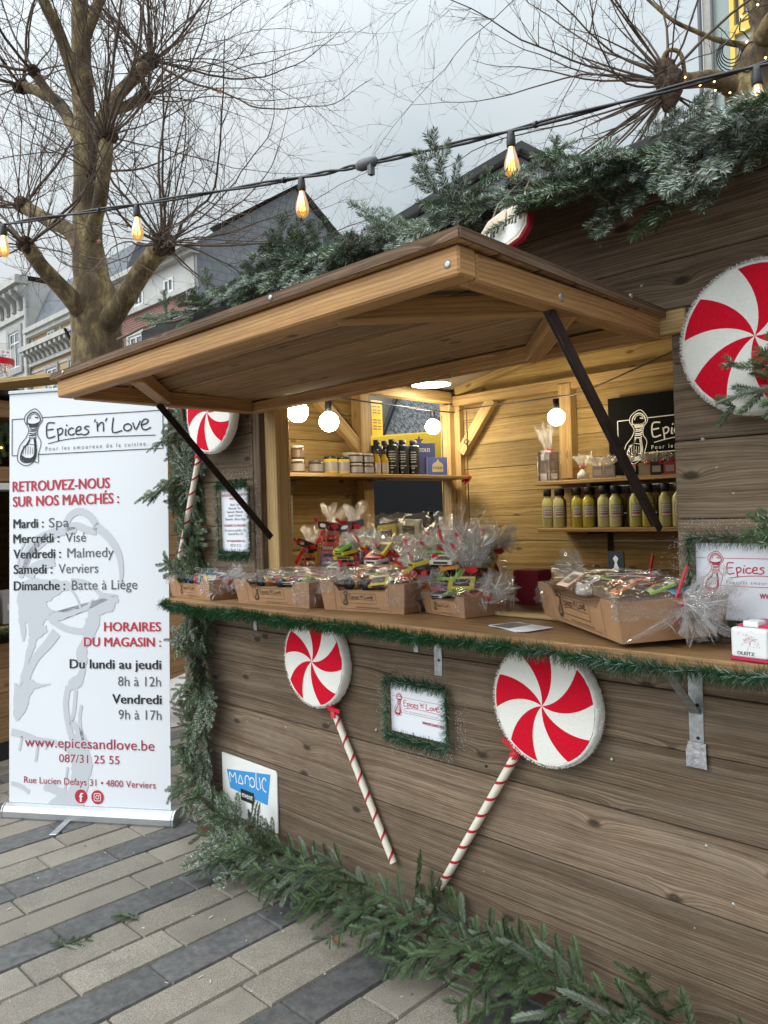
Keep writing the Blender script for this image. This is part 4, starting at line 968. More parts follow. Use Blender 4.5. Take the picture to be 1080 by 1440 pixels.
def poster(label, x0, x1, z0, z1, tw=.03, frost=.25, cat='poster'):
    t = thing('tinselled_poster', label, cat, ((x0 + x1) / 2, 0, z0))
    mb = MB(); mb.box((x0, -.0075, z0), (x1, -.0045, z1)); pp = mb.build('paper_sheet', M['paper'], t)
    r = random.Random(int(x0 * 991)); mb = MB()
    o = tw * .45
    pth = [(x0 - o, -.018, z0 - o), (x1 + o, -.018, z0 - o), (x1 + o, -.018, z1 + o), (x0 - o, -.018, z1 + o), (x0 - o, -.018, z0 - o)]
    tinsel_mesh(mb, pth, tw, 3400, r, frost, Vector((0, 1, 0))); mb.build('tinsel_frame', M['tinsel'], t)
    mb = MB()          # overspray of artificial snow on the planks round the frame
    for _ in range(900):
        sd = r.randrange(4); e = abs(r.gauss(0, .020)) + tw * .7; f = r.uniform(-.1, 1.1)
        x = x0 + (x1 - x0) * f if sd < 2 else (x0 - o - e if sd == 2 else x1 + o + e); z = z0 + (z1 - z0) * f if sd > 1 else (z0 - o - e if sd == 0 else z1 + o + e)
        if z < ZC + .01 and z1 > ZC: continue
        s_ = r.uniform(.0004, .0013); mb.face([(x - s_, -.0022, z - s_), (x + s_, -.0022, z - s_ * r.random()), (x + s_ * r.random(), -.0024, z + s_)])
    mb.build('snow_spray', M['plush'], t)['kind'] = 'stuff'
    return t, pp
XZ = lambda x, z, y=-.0083: frame((x, y, z), (1, 0, 0), (0, 0, 1))
t, pp = poster('small white logo poster edged with green tinsel below the counter between two lollipops', -1.818, -1.580, .716, .878, .030)
mb = MB(); draw_logo(mb, XZ(-1.812, .784), .226, 0, 0, 1, False, 1.25); mb.stroke([(.0, 0), (.232, 0)], .0011, XZ(-1.812, .784 + .0505), 0); mb.stroke([(.04, 0), (.232, 0)], .0011, XZ(-1.812, .784), 0)
mb.build('logo', [M['redink'], M['midink']], pp)
mb = MB(); add_text(mb, "WWW.EPICESANDLOVE.BE", XZ(-1.678, .760), .0130, bold=.03, width=.093); mb.build('lettering', M['dredink'], pp)
t, pp = poster('white logo poster edged with frosted tinsel on the wall right of the hatch', -.772, -.475, 1.172, 1.352, .030, .32)
mb = MB(); draw_logo(mb, XZ(-.768, 1.252), .29, 0, 0, 1, False, 1.15); mb.stroke([(.0, 0), (.02, 0)], .0013, XZ(-.768, 1.252 + .065), 0); mb.stroke([(.06, 0), (.29, 0)], .0013, XZ(-.768, 1.252 + .065), 0); mb.stroke([(.055, 0), (.29, 0)], .0013, XZ(-.768, 1.252), 0)
mb.build('logo', [M['redink'], M['midink']], pp)
mb = MB(); add_text(mb, "WWW.EPICESANDLOVE.BE", XZ(-.628, 1.226), .017, bold=.03, width=.14); mb.build('lettering', M['dredink'], pp)
t, pp = poster('tall white notice edged with green tinsel on the wall left of the hatch', -2.795, -2.60, 1.305, 1.570, .030, .2, 'notice')
mb = MB(); mk = MB()
for s_, z, b, r_ in (("RETROUVEZ-NOUS SUR NOS", 1.535, 1, 1), ("MARCHÉS :", 1.520, 1, 1), ("Mardi : Spa", 1.495, 0, 0), ("Mercredi : Visé", 1.480, 0, 0), ("Vendredi : Malmedy", 1.465, 0, 0), ("Samedi : Verviers", 1.450, 0, 0), ("Dimanche : Batte à Liège", 1.435, 0, 0), ("HORAIRES DU MAGASIN :", 1.408, 1, 1), ("Du lundi au jeudi 8h à 12h", 1.388, 0, 0), ("Vendredi 9h à 17h", 1.373, 0, 0), ("www.epicesandlove.be", 1.345, 1, 1), ("087/31 25 55", 1.325, 0, 0)):
    add_text(mb if r_ else mk, s_, XZ(-2.6975, z), .0145, align='CENTER', bold=.02 if b else 0)
mb.build('lettering', M['dredink'], pp); mk.build('lettering', M['midink'], pp)

# small white sign with a blue panel
t = thing('small_sign', 'small white plate with a blue panel fixed low on the front wall', 'sign', (-2.65, 0, .2))
mb = MB(); pl_ = [(-2.850, .19), (-2.466, .19), (-2.462, .425), (-2.472, .437), (-2.848, .440)]
mb.prism([(x, z) for x, z in pl_], .003, .010, Matrix(((1, 0, 0, 0), (0, 0, -1, 0), (0, 1, 0, 0), (0, 0, 0, 1)))); sg = mb.build('sign_plate', M['signboard'], t, bevel=.0015)
sm_ = XZ(0, 0, -.0108)
mb = MB(); mb.poly([(-2.812, .375), (-2.503, .417), (-2.528, .288), (-2.790, .300)], sm_, 0); mb.build('blue_panel', M['bluesign'], sg)
mb = MB(); h = .0052
Z = lambda x, z: (x, z)
for p in ([(-2.786, .325), (-2.790, .366), (-2.768, .350), (-2.748, .372), (-2.742, .330)], [(-2.728, .334), (-2.712, .370), (-2.692, .338)], [(-2.728, .334), (-2.694, .336)], [(-2.678, .340), (-2.676, .368), (-2.664, .378), (-2.650, .372), (-2.644, .338)],
          [(-2.570, .345), (-2.578, .390)], [(-2.506 - .025, .385), (-2.545, .395), (-2.560, .372), (-2.552, .346), (-2.532, .340)]):
    mb.stroke(p, h, sm_ @ Matrix.Translation((0, 0, .0006)))
mb.stroke([(-2.628 + .017 * math.cos(a), .358 + .019 * math.sin(a)) for a in [2 * math.pi * i / 14 for i in range(15)]], h, sm_ @ Matrix.Translation((0, 0, .0006)))
mb.stroke([(-2.600, .414), (-2.600, .352), (-2.594, .340), (-2.582, .339)], h, sm_ @ Matrix.Translation((0, 0, .0006)))
mb.build('lettering', M['whiteink'], sg)
mb = MB(); mb.poly([(-2.712, .315), (-2.618, .315), (-2.618, .268), (-2.712, .268)], sm_, 0, .0008); bp = mb.build('black_panel', M['ink'], sg)
mb = MB(); add_text(mb, "event", sm_ @ Matrix.Translation((0, 0, .0012)), .034, -2.665, .283, 'CENTER', .01, width=.078); mb.build('lettering', M['whiteink'], bp)

# hanging plywood ornament with a snowy wood on it
oc = Vector((-1.088, -.30, 2.122)); OM = frame(oc, (1, -.12, .10), (-.08, .25, 1))
t = thing('hanging_ornament', 'small plywood winter forest ornament with a red rim hanging on twine over the canopy', 'ornament', tuple(oc))
def hexo(a, b, n=10): return [(a * (abs(math.cos(q)) ** .75) * (1 if math.cos(q) >= 0 else -1), b * (abs(math.sin(q)) ** .8) * (1 if math.sin(q) >= 0 else -1)) for q in [2 * math.pi * (i + .5) / n for i in range(n)]]
mb = MB(); OM = OM @ Matrix.Scale(.84, 4)
mb = MB(); mb.prism(hexo(.098, .068), -.012, .010, OM); rim = mb.build('rim', M['ornred'], t, bevel=.003)
mb = MB(); mb.prism(hexo(.094, .064), .0101, .0135, OM); mb.build('rim_edge', M['pinkrim'], t)
mb = MB(); mb.prism(hexo(.086, .056), .0136, .0145, OM); fc = mb.build('face_panel', M['ply'], t)
mb = MB(); mb.poly([(-.080, -.006), (-.05, -.008), (-.02, .0), (0, .018), (.03, .006), (.06, .01), (.084, .0), (.07, -.035), (.03, -.052), (-.03, -.052), (-.07, -.03)], OM, 0, .0151); mb.build('snow_layer', M['felt_white'], fc)
mb = MB()
for x, y, hh in ((-.062, -.004, .028), (-.045, -.01, .036), (-.02, -.004, .03), (-.012, .006, .022), (.012, .004, .045), (.026, .004, .028), (.038, .0, .018), (.05, -.004, .032), (.068, .002, .034), (-.032, -.014, .016)):
    for k in range(4):
        yy = y + hh * k / 4; ww = .006 * (1 - k / 4.6); mb.poly([(x - ww, yy), (x + ww, yy), (x, yy + hh * .42)], OM, 0, .0156 + .0001 * k)
mb.build('forest_cutout', M['ink'], fc)
mb = MB(); mb.tube([OM @ Vector((-.07, .045, 0)), oc + Vector((-.035, .02, .08)), oc + Vector((.0, .08, .15))], .0018, 5); mb.tube([OM @ Vector((.07, .048, 0)), oc + Vector((.045, .02, .09)), oc + Vector((.03, .08, .16))], .0018, 5); mb.build('hanging_twine', M['twine'], t)

# ================================================================== FESTOON LIGHTS outside
t = thing('string_lights', 'black festoon cable with amber filament bulbs strung across above the stall', 'string lights', (-2.3, .4, 2.9))
fp = [(-4.63, -.45, 3.055), (-4.28, -.32, 3.045), (-3.46, 0, 2.985), (-2.58, .31, 2.918), (-2.26, .41, 2.90), (-1.67, .58, 2.872), (-.85, .76, 2.835), (-.62, .77, 2.82), (-.2, .8, 2.80)]
fp = [Vector(p) for p in smooth2(fp, 8)]
mb = MB(); nn = len(fp)
for ph in (0, math.pi):
    pts = []
    for i, p in enumerate(fp): a = i * 0.8 + ph; pts.append(p + Vector((0, math.cos(a) * .0055, math.sin(a) * .0065)))
    mb.tube(pts, .0052, 6)
mb.build('cable', M['cable'], t)
def festoon_bulb(p):
    p = Vector(p); T = Matrix.Translation(p)
    mb = MB(); mb.lathe([(0, .012), (.013, .012), (.015, .0), (.0175, -.02), (.0175, -.042), (.0155, -.046), (0, -.046)], T, 14); so_ = mb.build('bulb_socket', M['cable'], t)
    mb = MB(); mb.lathe([(.013, -.046), (.0135, -.055), (.02, -.075), (.027, -.100), (.0295, -.122), (.026, -.142), (.017, -.155), (.006, -.160), (0, -.1605)], T, 20); b = mb.build('bulb', M['amber'], t)
    mb = MB()
    for k in range(6):
        a = k * math.pi / 3; c, s_ = math.cos(a), math.sin(a); mb.tube([p + Vector((c * .004, s_ * .004, -.072)), p + Vector((c * .012, s_ * .012, -.128))], .0011, 4)
    mb.tube([p + Vector((0, 0, -.046)), p + Vector((0, 0, -.075))], .004, 6); mb.build('filament', M['filament'], b)
for q in ((-4.29, -.33, 3.03), (-3.46, 0, 2.968), (-2.58, .31, 2.902), (-1.67, .58, 2.856), (-.85, .76, 2.818)): festoon_bulb(q)
mb = MB(); c = Vector((-2.27, .405, 2.90)); mb.lathe([(0, -.05), (.014, -.05), (.022, -.035), (.024, 0), (.024, .03), (.015, .05), (0, .05)], frame(c, (0, 0, 1), (0, 1, 0)) @ Matrix.Rotation(.18, 4, 'X'), 12); mb.box(c + Vector((.015, -.012, -.055)), c + Vector((.035, .012, .01))); mb.build('connector', M['midink'], t)
for q in fp[5::9]:
    mb = MB(); mb.tube([q + Vector((-.006, 0, 0)), q + Vector((.006, 0, 0))], .013, 8); mb.build('cable_tie', M['black'], t)

# string of globe bulbs inside
t = thing('string_lights', 'cable with lit white globe bulbs hung around the inside of the stall', 'string lights', (-2.4, 1.0, 2.05))
ip = smooth2([(-2.45, .12, 2.06), (-2.47, .17, 1.99), (-2.62, .42, 1.985), (-3.0, 1.75, 2.045), (-2.93, 1.835, 2.06), (-2.2, 1.62, 2.02), (-1.95, 1.6, 2.03), (-1.2, 1.4, 2.17)], 6)
mb = MB(); mb.tube(ip, .0042, 6); mb.tube([(-2.92, 1.84, 2.05), (-2.92, 1.835, 1.6), (-2.92, 1.84, 1.25)], .003, 5); mb.lathe([(.014, -.004), (.018, 0), (.014, .004), (.010, 0), (.014, -.004)], frame((-2.92, 1.83, 1.86), (1, 0, 0), (0, 0, 1)), 12)
mb.tube([(-3.0, 1.70, 2.02), (-3.0, 1.70, 1.6), (-3.0, 1.69, 1.3)], .003, 5)
mb.build('cable', M['cable'], t)
def globe(p, r=.045):
    p = Vector(p); T = Matrix.Translation(p)
    mb = MB(); mb.lathe([(0, r + .052), (.016, r + .05), (.017, r + .005), (.014, r - .006), (0, r - .006)], T, 14); mb.build('bulb_socket', M['black'], t)
    mb = MB(); mb.lathe([(r * math.sin(a), r * math.cos(a)) for a in [math.pi * i / 12 for i in range(13)]], T, 20); mb.build('bulb', M['bulb_in'], t)
globe((-2.52, .20, 1.882)); globe((-2.63, .47, 1.868)); globe((-2.985, 1.60, 1.945), .045); globe((-2.12, 1.56, 1.905), .043)
t = thing('ceiling_light', 'bright round white ceiling light under the sloping ceiling of the stall', 'ceiling light', (-2.85, 1.44, 2.16))
T = Matrix.Translation((-2.85, 1.44, 2.158))
mb = MB(); mb.lathe([(0, 0.03), (.115, .03), (.12, .012), (.11, 0)], T, 24); mb.build('light_rim', M['white'], t)
mb = MB(); mb.lathe([(.109, .0005), (.06, -.006), (0, -.008)], T, 24); mb.build('diffuser', M['led'], t)

# ================================================================== GOODS
gd = random.Random(77)
def G_(a, b): return gd.uniform(a, b)
def crumple_dome(mb, T, lx, ly, h, nx=18, ny=14, jit=.006, over=.0, mi=0):
    """crinkled film over a tray: T places it, lx/ly half sizes"""
    rows = []
    for i in range(nx + 1):
        r = []
        for j in range(ny + 1):
            u = -1 + 2 * i / nx; v = -1 + 2 * j / ny; e = max(abs(u), abs(v))
            z = h * (1 - e ** 3.0) + G_(-jit, jit) - over * max(0, e - .86) * 6
            r.append(T @ Vector((lx * u * (1.03) + G_(-jit, jit), ly * v * 1.03 + G_(-jit, jit), z)))
        rows.append(r)
    mb.grid(rows, sm=False, mi=mi)
def tuft(mb, base, d, ln, spread, n=13, neck=.012, flat=1.0, jit=.2):
    """gathered end of a film bag: pleated, torn blades fanning from the neck"""
    base = Vector(base); d = Vector(d).normalized(); x = d.orthogonal().normalized(); y = d.cross(x)
    for k in range(n):
        a = 2 * math.pi * k / n + G_(-.3, .3); out = (x * math.cos(a) + y * math.sin(a)); w_ = d.cross(out).normalized()
        L = ln * G_(.65, 1.1); s = spread * G_(.3, 1.1); rows = []; m = 5; wd = spread * G_(.45, .8)
        for i in range(m + 1):
            f = i / m; c = base + d * L * f + out * (neck + s * f ** 1.4); ww = neck * .9 + wd * f
            rows.append([c + w_ * ww * (q / 3 - .5) + out * ((q % 2) * .012 * (.3 + f) + G_(-1, 1) * jit * .02) + d * G_(-1, 1) * jit * .03 * f for q in range(4)])
        mb.grid(rows, sm=False)
        for q in range(3):
            j0 = gd.randrange(0, m - 1); c0 = rows[j0][gd.randrange(4)]; c1 = rows[min(m, j0 + gd.randrange(1, 4))][gd.randrange(4)]; sv = (c1 - c0).cross(out).normalized() * G_(.0006, .0017)
            mid = (c0 + c1) / 2 + out * .002; mb.face([c0, mid - sv, c1, mid + sv], None, 1)  # white strip along the blade, a painted highlight
def glints(mb, fn, n, ln=.04, mi=1, w_=.0011):
    """highlights painted on the film: thin white strips laid where fn() samples"""
    for _ in range(n):
        p, d = fn(); d = d.normalized(); s = d.orthogonal(); s.rotate(Matrix.Rotation(G_(0, 6.28), 3, d)); s = s.normalized() * w_ * G_(.4, 1.3)
        L = ln * G_(.3, 1.2); k = Vector((G_(-1, 1), G_(-1, 1), G_(-1, 1))) * L * .18
        a, b, c = p, p + d * L * .5 + k, p + d * L
        mb.face([a, b - s, c, b + s], None, mi)
def skirt(mb, T, pts, h, drop, n=10):
    """loose film hanging over a tray side; pts: list of 2-D points along the rim"""
    rows = []
    P = []
    for a, b in zip(pts[:-1], pts[1:]):
        for k in range(n): P.append(Vector(a).lerp(Vector(b), k / n))
    P.append(Vector(pts[-1]))
    for i in range(6):
        f = i / 5; rows.append([T @ Vector((p.x * (1 + .05 * f) + G_(-.006, .006), p.y * (1 + .06 * f) + G_(-.007, .007), h - drop * f * G_(.8, 1.1))) for p in P])
    mb.grid(rows, sm=False)
def curl_ribbon(mb, c, ds, ln=.07, w_=.006):
    for d in ds:
        d = Vector(d).normalized(); s = d.cross(Vector((.2, .9, .3))).normalized() * w_ / 2; pts = []
        for i in range(8):
            f = i / 7; pts.append(Vector(c) + d * ln * f + Vector((math.sin(f * 7 + ln * 90) * .006, 0, math.cos(f * 6) * .006 - .02 * f * f)))
        for a, b in zip(pts[:-1], pts[1:]): mb.face([a - s, a + s, b + s, b - s])
def knot(mb, c, r=.012):
    T = Matrix.Translation(Vector(c)); mb.lathe([(0, -r), (r * .8, -r * .6), (r, 0), (r * .8, r * .6), (0, r)], T, 8)
BR = [(.62, .06, .03), (.70, .22, .02), (.12, .34, .55), (.28, .50, .10), (.55, .45, .05), (.30, .10, .36), (.60, .12, .25), (.10, .30, .18), (.62, .56, .45), (.04, .22, .45), (.45, .03, .06)]
def bar_box(T, sx, sy, sz, col, parent, label=None):
    """a wrapped slab: coloured sleeve, dark window and a pale strip"""
    mb = MB(); mb.box((-sx / 2, -sy / 2, 0), (sx / 2, sy / 2, sz), T, 0)
    wx, wy = sx * .32, sy * .28
    mb.box((-wx, -wy, sz), (wx, wy, sz + .0006), T, 1)
    mb.box((-sx * .46, sy * .33, sz), (sx * .46, sy * .43, sz + .0006), T, 2)
    mb.box((-wx, -sy / 2 - .0006, sz * .2), (wx, -sy / 2, sz * .8), T, 1)
    return mb.build('sachet', [pal(col), M['ink'], pal((.62, .58, .52))], parent, label=label)

def tray(label, p, yaw, L, Wd, h, tilt=0.0, logo=True, goods='mix', film=True, hfilm=.05, seed=1, lift=0.0, tuftdir=None, ribbon=None):
    """kraft tray: p is its front-left-bottom corner, front edge runs along +x turned by yaw"""
    gd.seed(seed)
    t = thing('gift_tray', label, 'gift tray', p)
    T = Matrix.Translation(Vector(p)) @ Matrix.Rotation(yaw, 4, 'Z') @ Matrix.Rotation(tilt, 4, 'X')
    k = .006; fl = .012   # outward flare
    mb = MB()
    B = [(0, 0), (L, 0), (L, Wd), (0, Wd)]; O = [(-fl, -fl), (L + fl, -fl), (L + fl, Wd + fl), (-fl, Wd + fl)]
    # front and back walls dip between taller corners; ends stay level
    def wallp(a, b, A, Bq, dip, inn):
        a, b, A, Bq = map(Vector, (a, b, A, Bq)); hh = lambda f: h * (1.0 if f < .17 or f > .83 else (.70 if .23 <= f <= .77 else 1 - .30 * (min(f, 1 - f) - .17) / .06)) if dip else h
        fs = [0, .17, .23, .5, .77, .83, 1]; n = Vector((-(b - a).y, (b - a).x)).normalized() * k * inn
        r0 = []; r1 = []; r2 = []; r3 = []
        for f in fs:
            z = hh(f); lo = a.lerp(b, f); q = z / h; hi = a.lerp(b, f).lerp(A.lerp(Bq, f), q)
            r0.append(T @ Vector((*lo, 0))); r1.append(T @ Vector((*hi, z))); r2.append(T @ Vector((*(hi + n), z))); r3.append(T @ Vector((*(lo + n), 0.002)))
        mb.grid([r0, r1, r2, r3], sm=False)
    wallp(B[0], B[1], O[0], O[1], True, 1); wallp(B[1], B[2], O[1], O[2], False, 1); wallp(B[2], B[3], O[2], O[3], True, 1); wallp(B[3], B[0], O[3], O[0], False, 1)
    mb.face([T @ Vector((x, y, .002)) for x, y in B]); mb.face([T @ Vector((x, y, 0.0)) for x, y in B][::-1])
    body = mb.build('tray_body', M['kraft'], t)
    # fold lines and print on the front
    fy = lambda z: -fl * z / h - .0008
    FM = T @ frame((0, fy(0), 0), (1, 0, 0), (0, -fl / h, 1)); mb = MB()
    for f in (.16, .84): mb.stroke([(L * f, .004), (L * f, h * .98)], .0012, FM, 0, .0006)
    mb.stroke([(L * .2, h * .10), (L * .8, h * .10)], .001, FM, 0, .0006)
    if logo:
        wl = L * .44; draw_logo(mb, FM @ Matrix.Translation((L * .24, h * .30, .0008)), wl, 0, 0, 0, True, 1.5, False)
        add_text(mb, "www.epicesandlove.be", FM, h * .085, L * .72, h * .14, 'RIGHT', width=L * .3, z=.0008)
    mb.build('print', M['kink'], body)
    # contents
    cx, cy = L / 2, Wd / 2; hz_ = h * .80
    mb = MB(); mb.box((.006, .006, .003), (L - .006, Wd - .006, hz_ * .9), T); mb.build('filling', M['kraftin'], t)
    if goods in ('mix', 'bars'):
        n = int(L * Wd / .0055) + 4
        for i in range(n):
            x = L * (.14 + .72 * ((i * .618) % 1)); y = Wd * (.2 + .6 * (i / n)); Tq = T @ Matrix.Translation((x, y, hz_ + G_(.0, .026))) @ Matrix.Rotation(G_(-.7, .7), 4, 'Z') @ Matrix.Rotation(G_(-.25, .45), 4, 'X') @ Matrix.Rotation(G_(-.2, .2), 4, 'Y')
            bar_box(Tq, G_(.06, .085), G_(.05, .07), .008, BR[gd.randrange(len(BR))] if gd.random() < .75 else (.6, .58, .52), t)
    if goods in ('mix', 'jars'):
        for i in range(3):
            x = L * (.25 + .25 * i); Tq = T @ Matrix.Translation((x, Wd * .28, hz_ + .006)) @ Matrix.Rotation(G_(-.6, .6), 4, 'Z') @ Matrix.Rotation(R_(86), 4, 'X') @ Matrix.Translation((0, 0, -.03))
            c = gd.choice([(.65, .60, .52), (.45, .05, .02), (.62, .42, .03), (.10, .08, .06)]); mb = MB()
            mb.lathe([(0, 0), (.021, .001), (.022, .01), (.022, .058), (.018, .066), (.018, .068)], Tq, 14, 0); mb.lathe([(.0225, .014), (.0225, .045)], Tq, 14, 1); mb.lathe([(.019, .066), (.0195, .078), (0, .079)], Tq, 14, 2)
            mb.build('jar', [pal(c, .2), pal((.62, .60, .56)), M['black']], t)
    # film
    if film:
        mb = MB(); Tf = T @ Matrix.Translation((cx, cy, h * 1.0)); crumple_dome(mb, Tf, L / 2 + .004, Wd / 2 + .004, hfilm, over=.004)
        rim = [(-L / 2, Wd / 2), (-L / 2, -Wd / 2), (-L * .2, -Wd / 2 - .004)]
        skirt(mb, Tf, [(L * .30, -Wd / 2 - fl * .8), (L / 2 + fl, -Wd / 2 - fl), (L / 2 + fl, Wd / 2 + fl)], .006, h * .85)
        skirt(mb, Tf, [(-L / 2 - fl, Wd / 2), (-L / 2 - fl, -Wd / 2 - fl), (-L * .34, -Wd / 2 - fl)], .006, h * .45)
        glints(mb, lambda: (Tf @ Vector((G_(-.5, .5) * L, G_(-.5, .45) * Wd, hfilm * G_(.4, 1.1))), Tf.to_3x3() @ Vector((G_(-.3, 1), G_(-.6, .6), G_(-.5, .1)))), 60)
        glints(mb, lambda: (Tf @ Vector((L * .5 + .014 + G_(0, .006), G_(-.5, .5) * Wd, G_(-.7, .05) * h)), Tf.to_3x3() @ Vector((.05, G_(-.3, .6), G_(-1, .2)))), 34)
        mb.build('film', [M['cello'], M['painted_glint']], t)
        mb = MB(); q = T @ Vector((L + .012, Wd * .45, h * .75)); dd = tuftdir or (1, -.25, .25)
        tuft(mb, q, dd, .085, .05, 12); mb.build('film_end', [M['cello_tuft'], M['painted_glint']], t)
        mb = MB(); knot(mb, q, .009); rb = ribbon or [(.2, -.3, 1), (.6, -.8, .5), (-.5, -.5, .6)]; curl_ribbon(mb, q, rb, .075); mb.build('ribbon', M['ribbon'], t)
    return t

# --- trays along the counter
tray('small kraft gift tray in clear film at the far left end of the counter', (-3.0, -.135, ZC + .001), R_(-3), .325, .20, .082, goods='mix', hfilm=.035, seed=3)
tray('kraft gift tray in clear film second from the far end of the counter', (-2.495, -.140, ZC + .001), R_(5), .385, .26, .092, goods='mix', hfilm=.04, seed=8)
tray('kraft gift tray with yellow and red pouches beside the small tray of white packets', (-2.045, -.092, ZC + .001), R_(9), .335, .25, .098, goods='mix', hfilm=.05, seed=15)
tray('small kraft tray of white packets directly in front of a pile of film bags', (-1.685, .035, ZC + .001), R_(-12), .20, .19, .066, goods='bars', hfilm=.045, seed=21, tuftdir=(.8, -.1, .9))
# big tray at the right: its back rests on the counter batten
t = tray('big kraft gift tray of bright sachets tilted over the counter edge beside the wall', (-1.288, .125, ZC + .012), R_(-38), .535, .26, .098, tilt=R_(2), goods='none', film=False, seed=30)
gd.seed(31)
T = Matrix.Translation((-1.288, .125, ZC + .012)) @ Matrix.Rotation(R_(-38), 4, 'Z') @ Matrix.Rotation(R_(2), 4, 'X')
L, Wd, h = .535, .26, .098
for (x, y, c, a, b) in ((.10, .09, (.30, .52, .10), .3, .25), (.13, .17, (.30, .52, .10), .2, .1), (.20, .06, (.60, .56, .62), -.3, .4), (.27, .15, (.62, .05, .03), .25, .2), (.34, .10, (.75, .20, .02), -.35, .45), (.40, .17, (.28, .55, .08), -.3, .35), (.45, .20, (.05, .30, .55), -.25, .3), (.22, .20, (.45, .10, .20), .4, .1), (.34, .21, (.60, .06, .04), .1, .1), (.16, .03, (.42, .18, .10), .0, .55), (.08, .22, (.55, .52, .45), .5, .1)):
    bar_box(T @ Matrix.Translation((x, y, .102 + G_(0, .016))) @ Matrix.Rotation(a, 4, 'Z') @ Matrix.Rotation(b, 4, 'X'), .082, .066, .006, c, t)
mb = MB(); Tq = T @ Matrix.Translation((.235, .05, .088)) @ Matrix.Rotation(R_(70), 4, 'X'); mb.lathe([(0, 0), (.016, .001), (.016, .035), (.0, .036)], Tq, 16); mb.build('jar_lid', pal((.62, .60, .58)), t)
mb = MB(); Tf = T @ Matrix.Translation((L / 2, Wd / 2, h * .97)); crumple_dome(mb, Tf, L / 2, Wd / 2, .045, 22, 14, .005)
skirt(mb, Tf, [(L * .47, -Wd / 2 - .012), (L / 2 + .012, -Wd / 2 - .012), (L / 2 + .012, Wd / 2)], .01, .05)
skirt(mb, Tf, [(-L / 2 - .012, Wd / 2), (-L / 2 - .012, -Wd / 2 - .012), (-L * .36, -Wd / 2 - .013)], .006, .07)
glints(mb, lambda: (Tf @ Vector((G_(-.5, .5) * L, G_(-.48, .45) * Wd, G_(.02, .05))), T.to_3x3() @ Vector((G_(.2, 1), G_(-.3, .5), G_(-.15, .15)))), 70, .07)
mb.build('film', [M['cello'], M['painted_glint']], t)
# long pleats of film pulled down the right hand end of the tray
mb = MB(); k0_ = T @ Vector((L + .01, Wd * .60, h * .98))
for i in range(15):
    e = T @ Vector((L + .016 + .01 * (i % 2), -.012 + Wd * .62 * i / 14, .004 + .003 * i)); rows = []
    for j in range(9):
        f = j / 8; c = k0_.lerp(e, f) + (T.to_3x3() @ Vector((.020 * math.sin(f * math.pi) + .006 * math.sin(j * 2.2 + i), 0, 0))); wq = T.to_3x3() @ Vector((.003, .009 * (.3 + f), .002))
        rows.append([c - wq, c + (T.to_3x3() @ Vector((.008, 0, 0))), c + wq])
    mb.grid(rows, sm=False)
for i in range(26):
    a_ = k0_.lerp(T @ Vector((L + .02, -.012 + Wd * .62 * gd.random(), .01)), G_(.1, .45)); b_ = k0_.lerp(T @ Vector((L + .022, -.012 + Wd * .6 * gd.random(), .006)), G_(.6, 1.0)); s_ = Vector((0, .0012, .0006)) * G_(.5, 1.6); m_ = (a_ + b_) / 2 + T.to_3x3() @ Vector((.016, 0, 0))
    mb.face([a_, m_ - s_, b_, m_ + s_], None, 1)  # painted highlight strips over the pleats
mb.build('film_pleats', [M['cello'], M['painted_glint']], t)
mb = MB(); tuft(mb, k0_, T.to_3x3() @ Vector((1, .4, -.1)), .10, .055, 16, .012, jit=.5); tuft(mb, k0_ + Vector((.01, -.01, -.01)), T.to_3x3() @ Vector((1, -.1, -.5)), .08, .045, 12, .012, jit=.5); mb.build('film_end', [M['cello_tuft'], M['painted_glint']], t)
mb = MB(); q = k0_ + Vector((-.005, -.005, .0)); mb.bar(q + Vector((-.02, -.01, -.03)), q + Vector((.012, .004, .075)), .004, .013, (0, 1, 0)); curl_ribbon(mb, q, [(.1, -.5, -.6), (.3, -.8, .1)], .05, .012)
q2 = T @ Vector((.02, .12, h + .02)); mb.bar(q2, q2 + Vector((.03, .0, -.015)), .004, .012, (0, 1, 0)); q3 = T @ Vector((.14, .27, h + .015)); mb.bar(q3, q3 + Vector((.012, 0, .055)), .004, .011, (0, 1, 0)); mb.build('ribbon', M['ribbon'], t)
mb = MB(); TT = T @ Matrix.Translation((.055, .21, h + .005)) @ Matrix.Rotation(R_(40), 4, 'Z'); mb.box((-.025, -.003, 0), (.025, .003, .075), TT); c_ = mb.build('gift_card', M['ink'], t)
mb = MB(); Mq = TT @ frame((-.012, -.0034, .012), (1, 0, 0), (0, 0, 1)); mb.poly([(.004, 0), (.020, 0), (.018, .02), (.015, .03), (.021, .042), (.012, .052), (.003, .042), (.009, .03), (.006, .02)], Mq); mb.build('print', M['whiteink'], c_)
mb = MB(); tuft(mb, T @ Vector((-.005, .13, h)), (-.8, .1, .5), .11, .03, 9); mb.build('film_end', [M['cello_tuft'], M['painted_glint']], t)

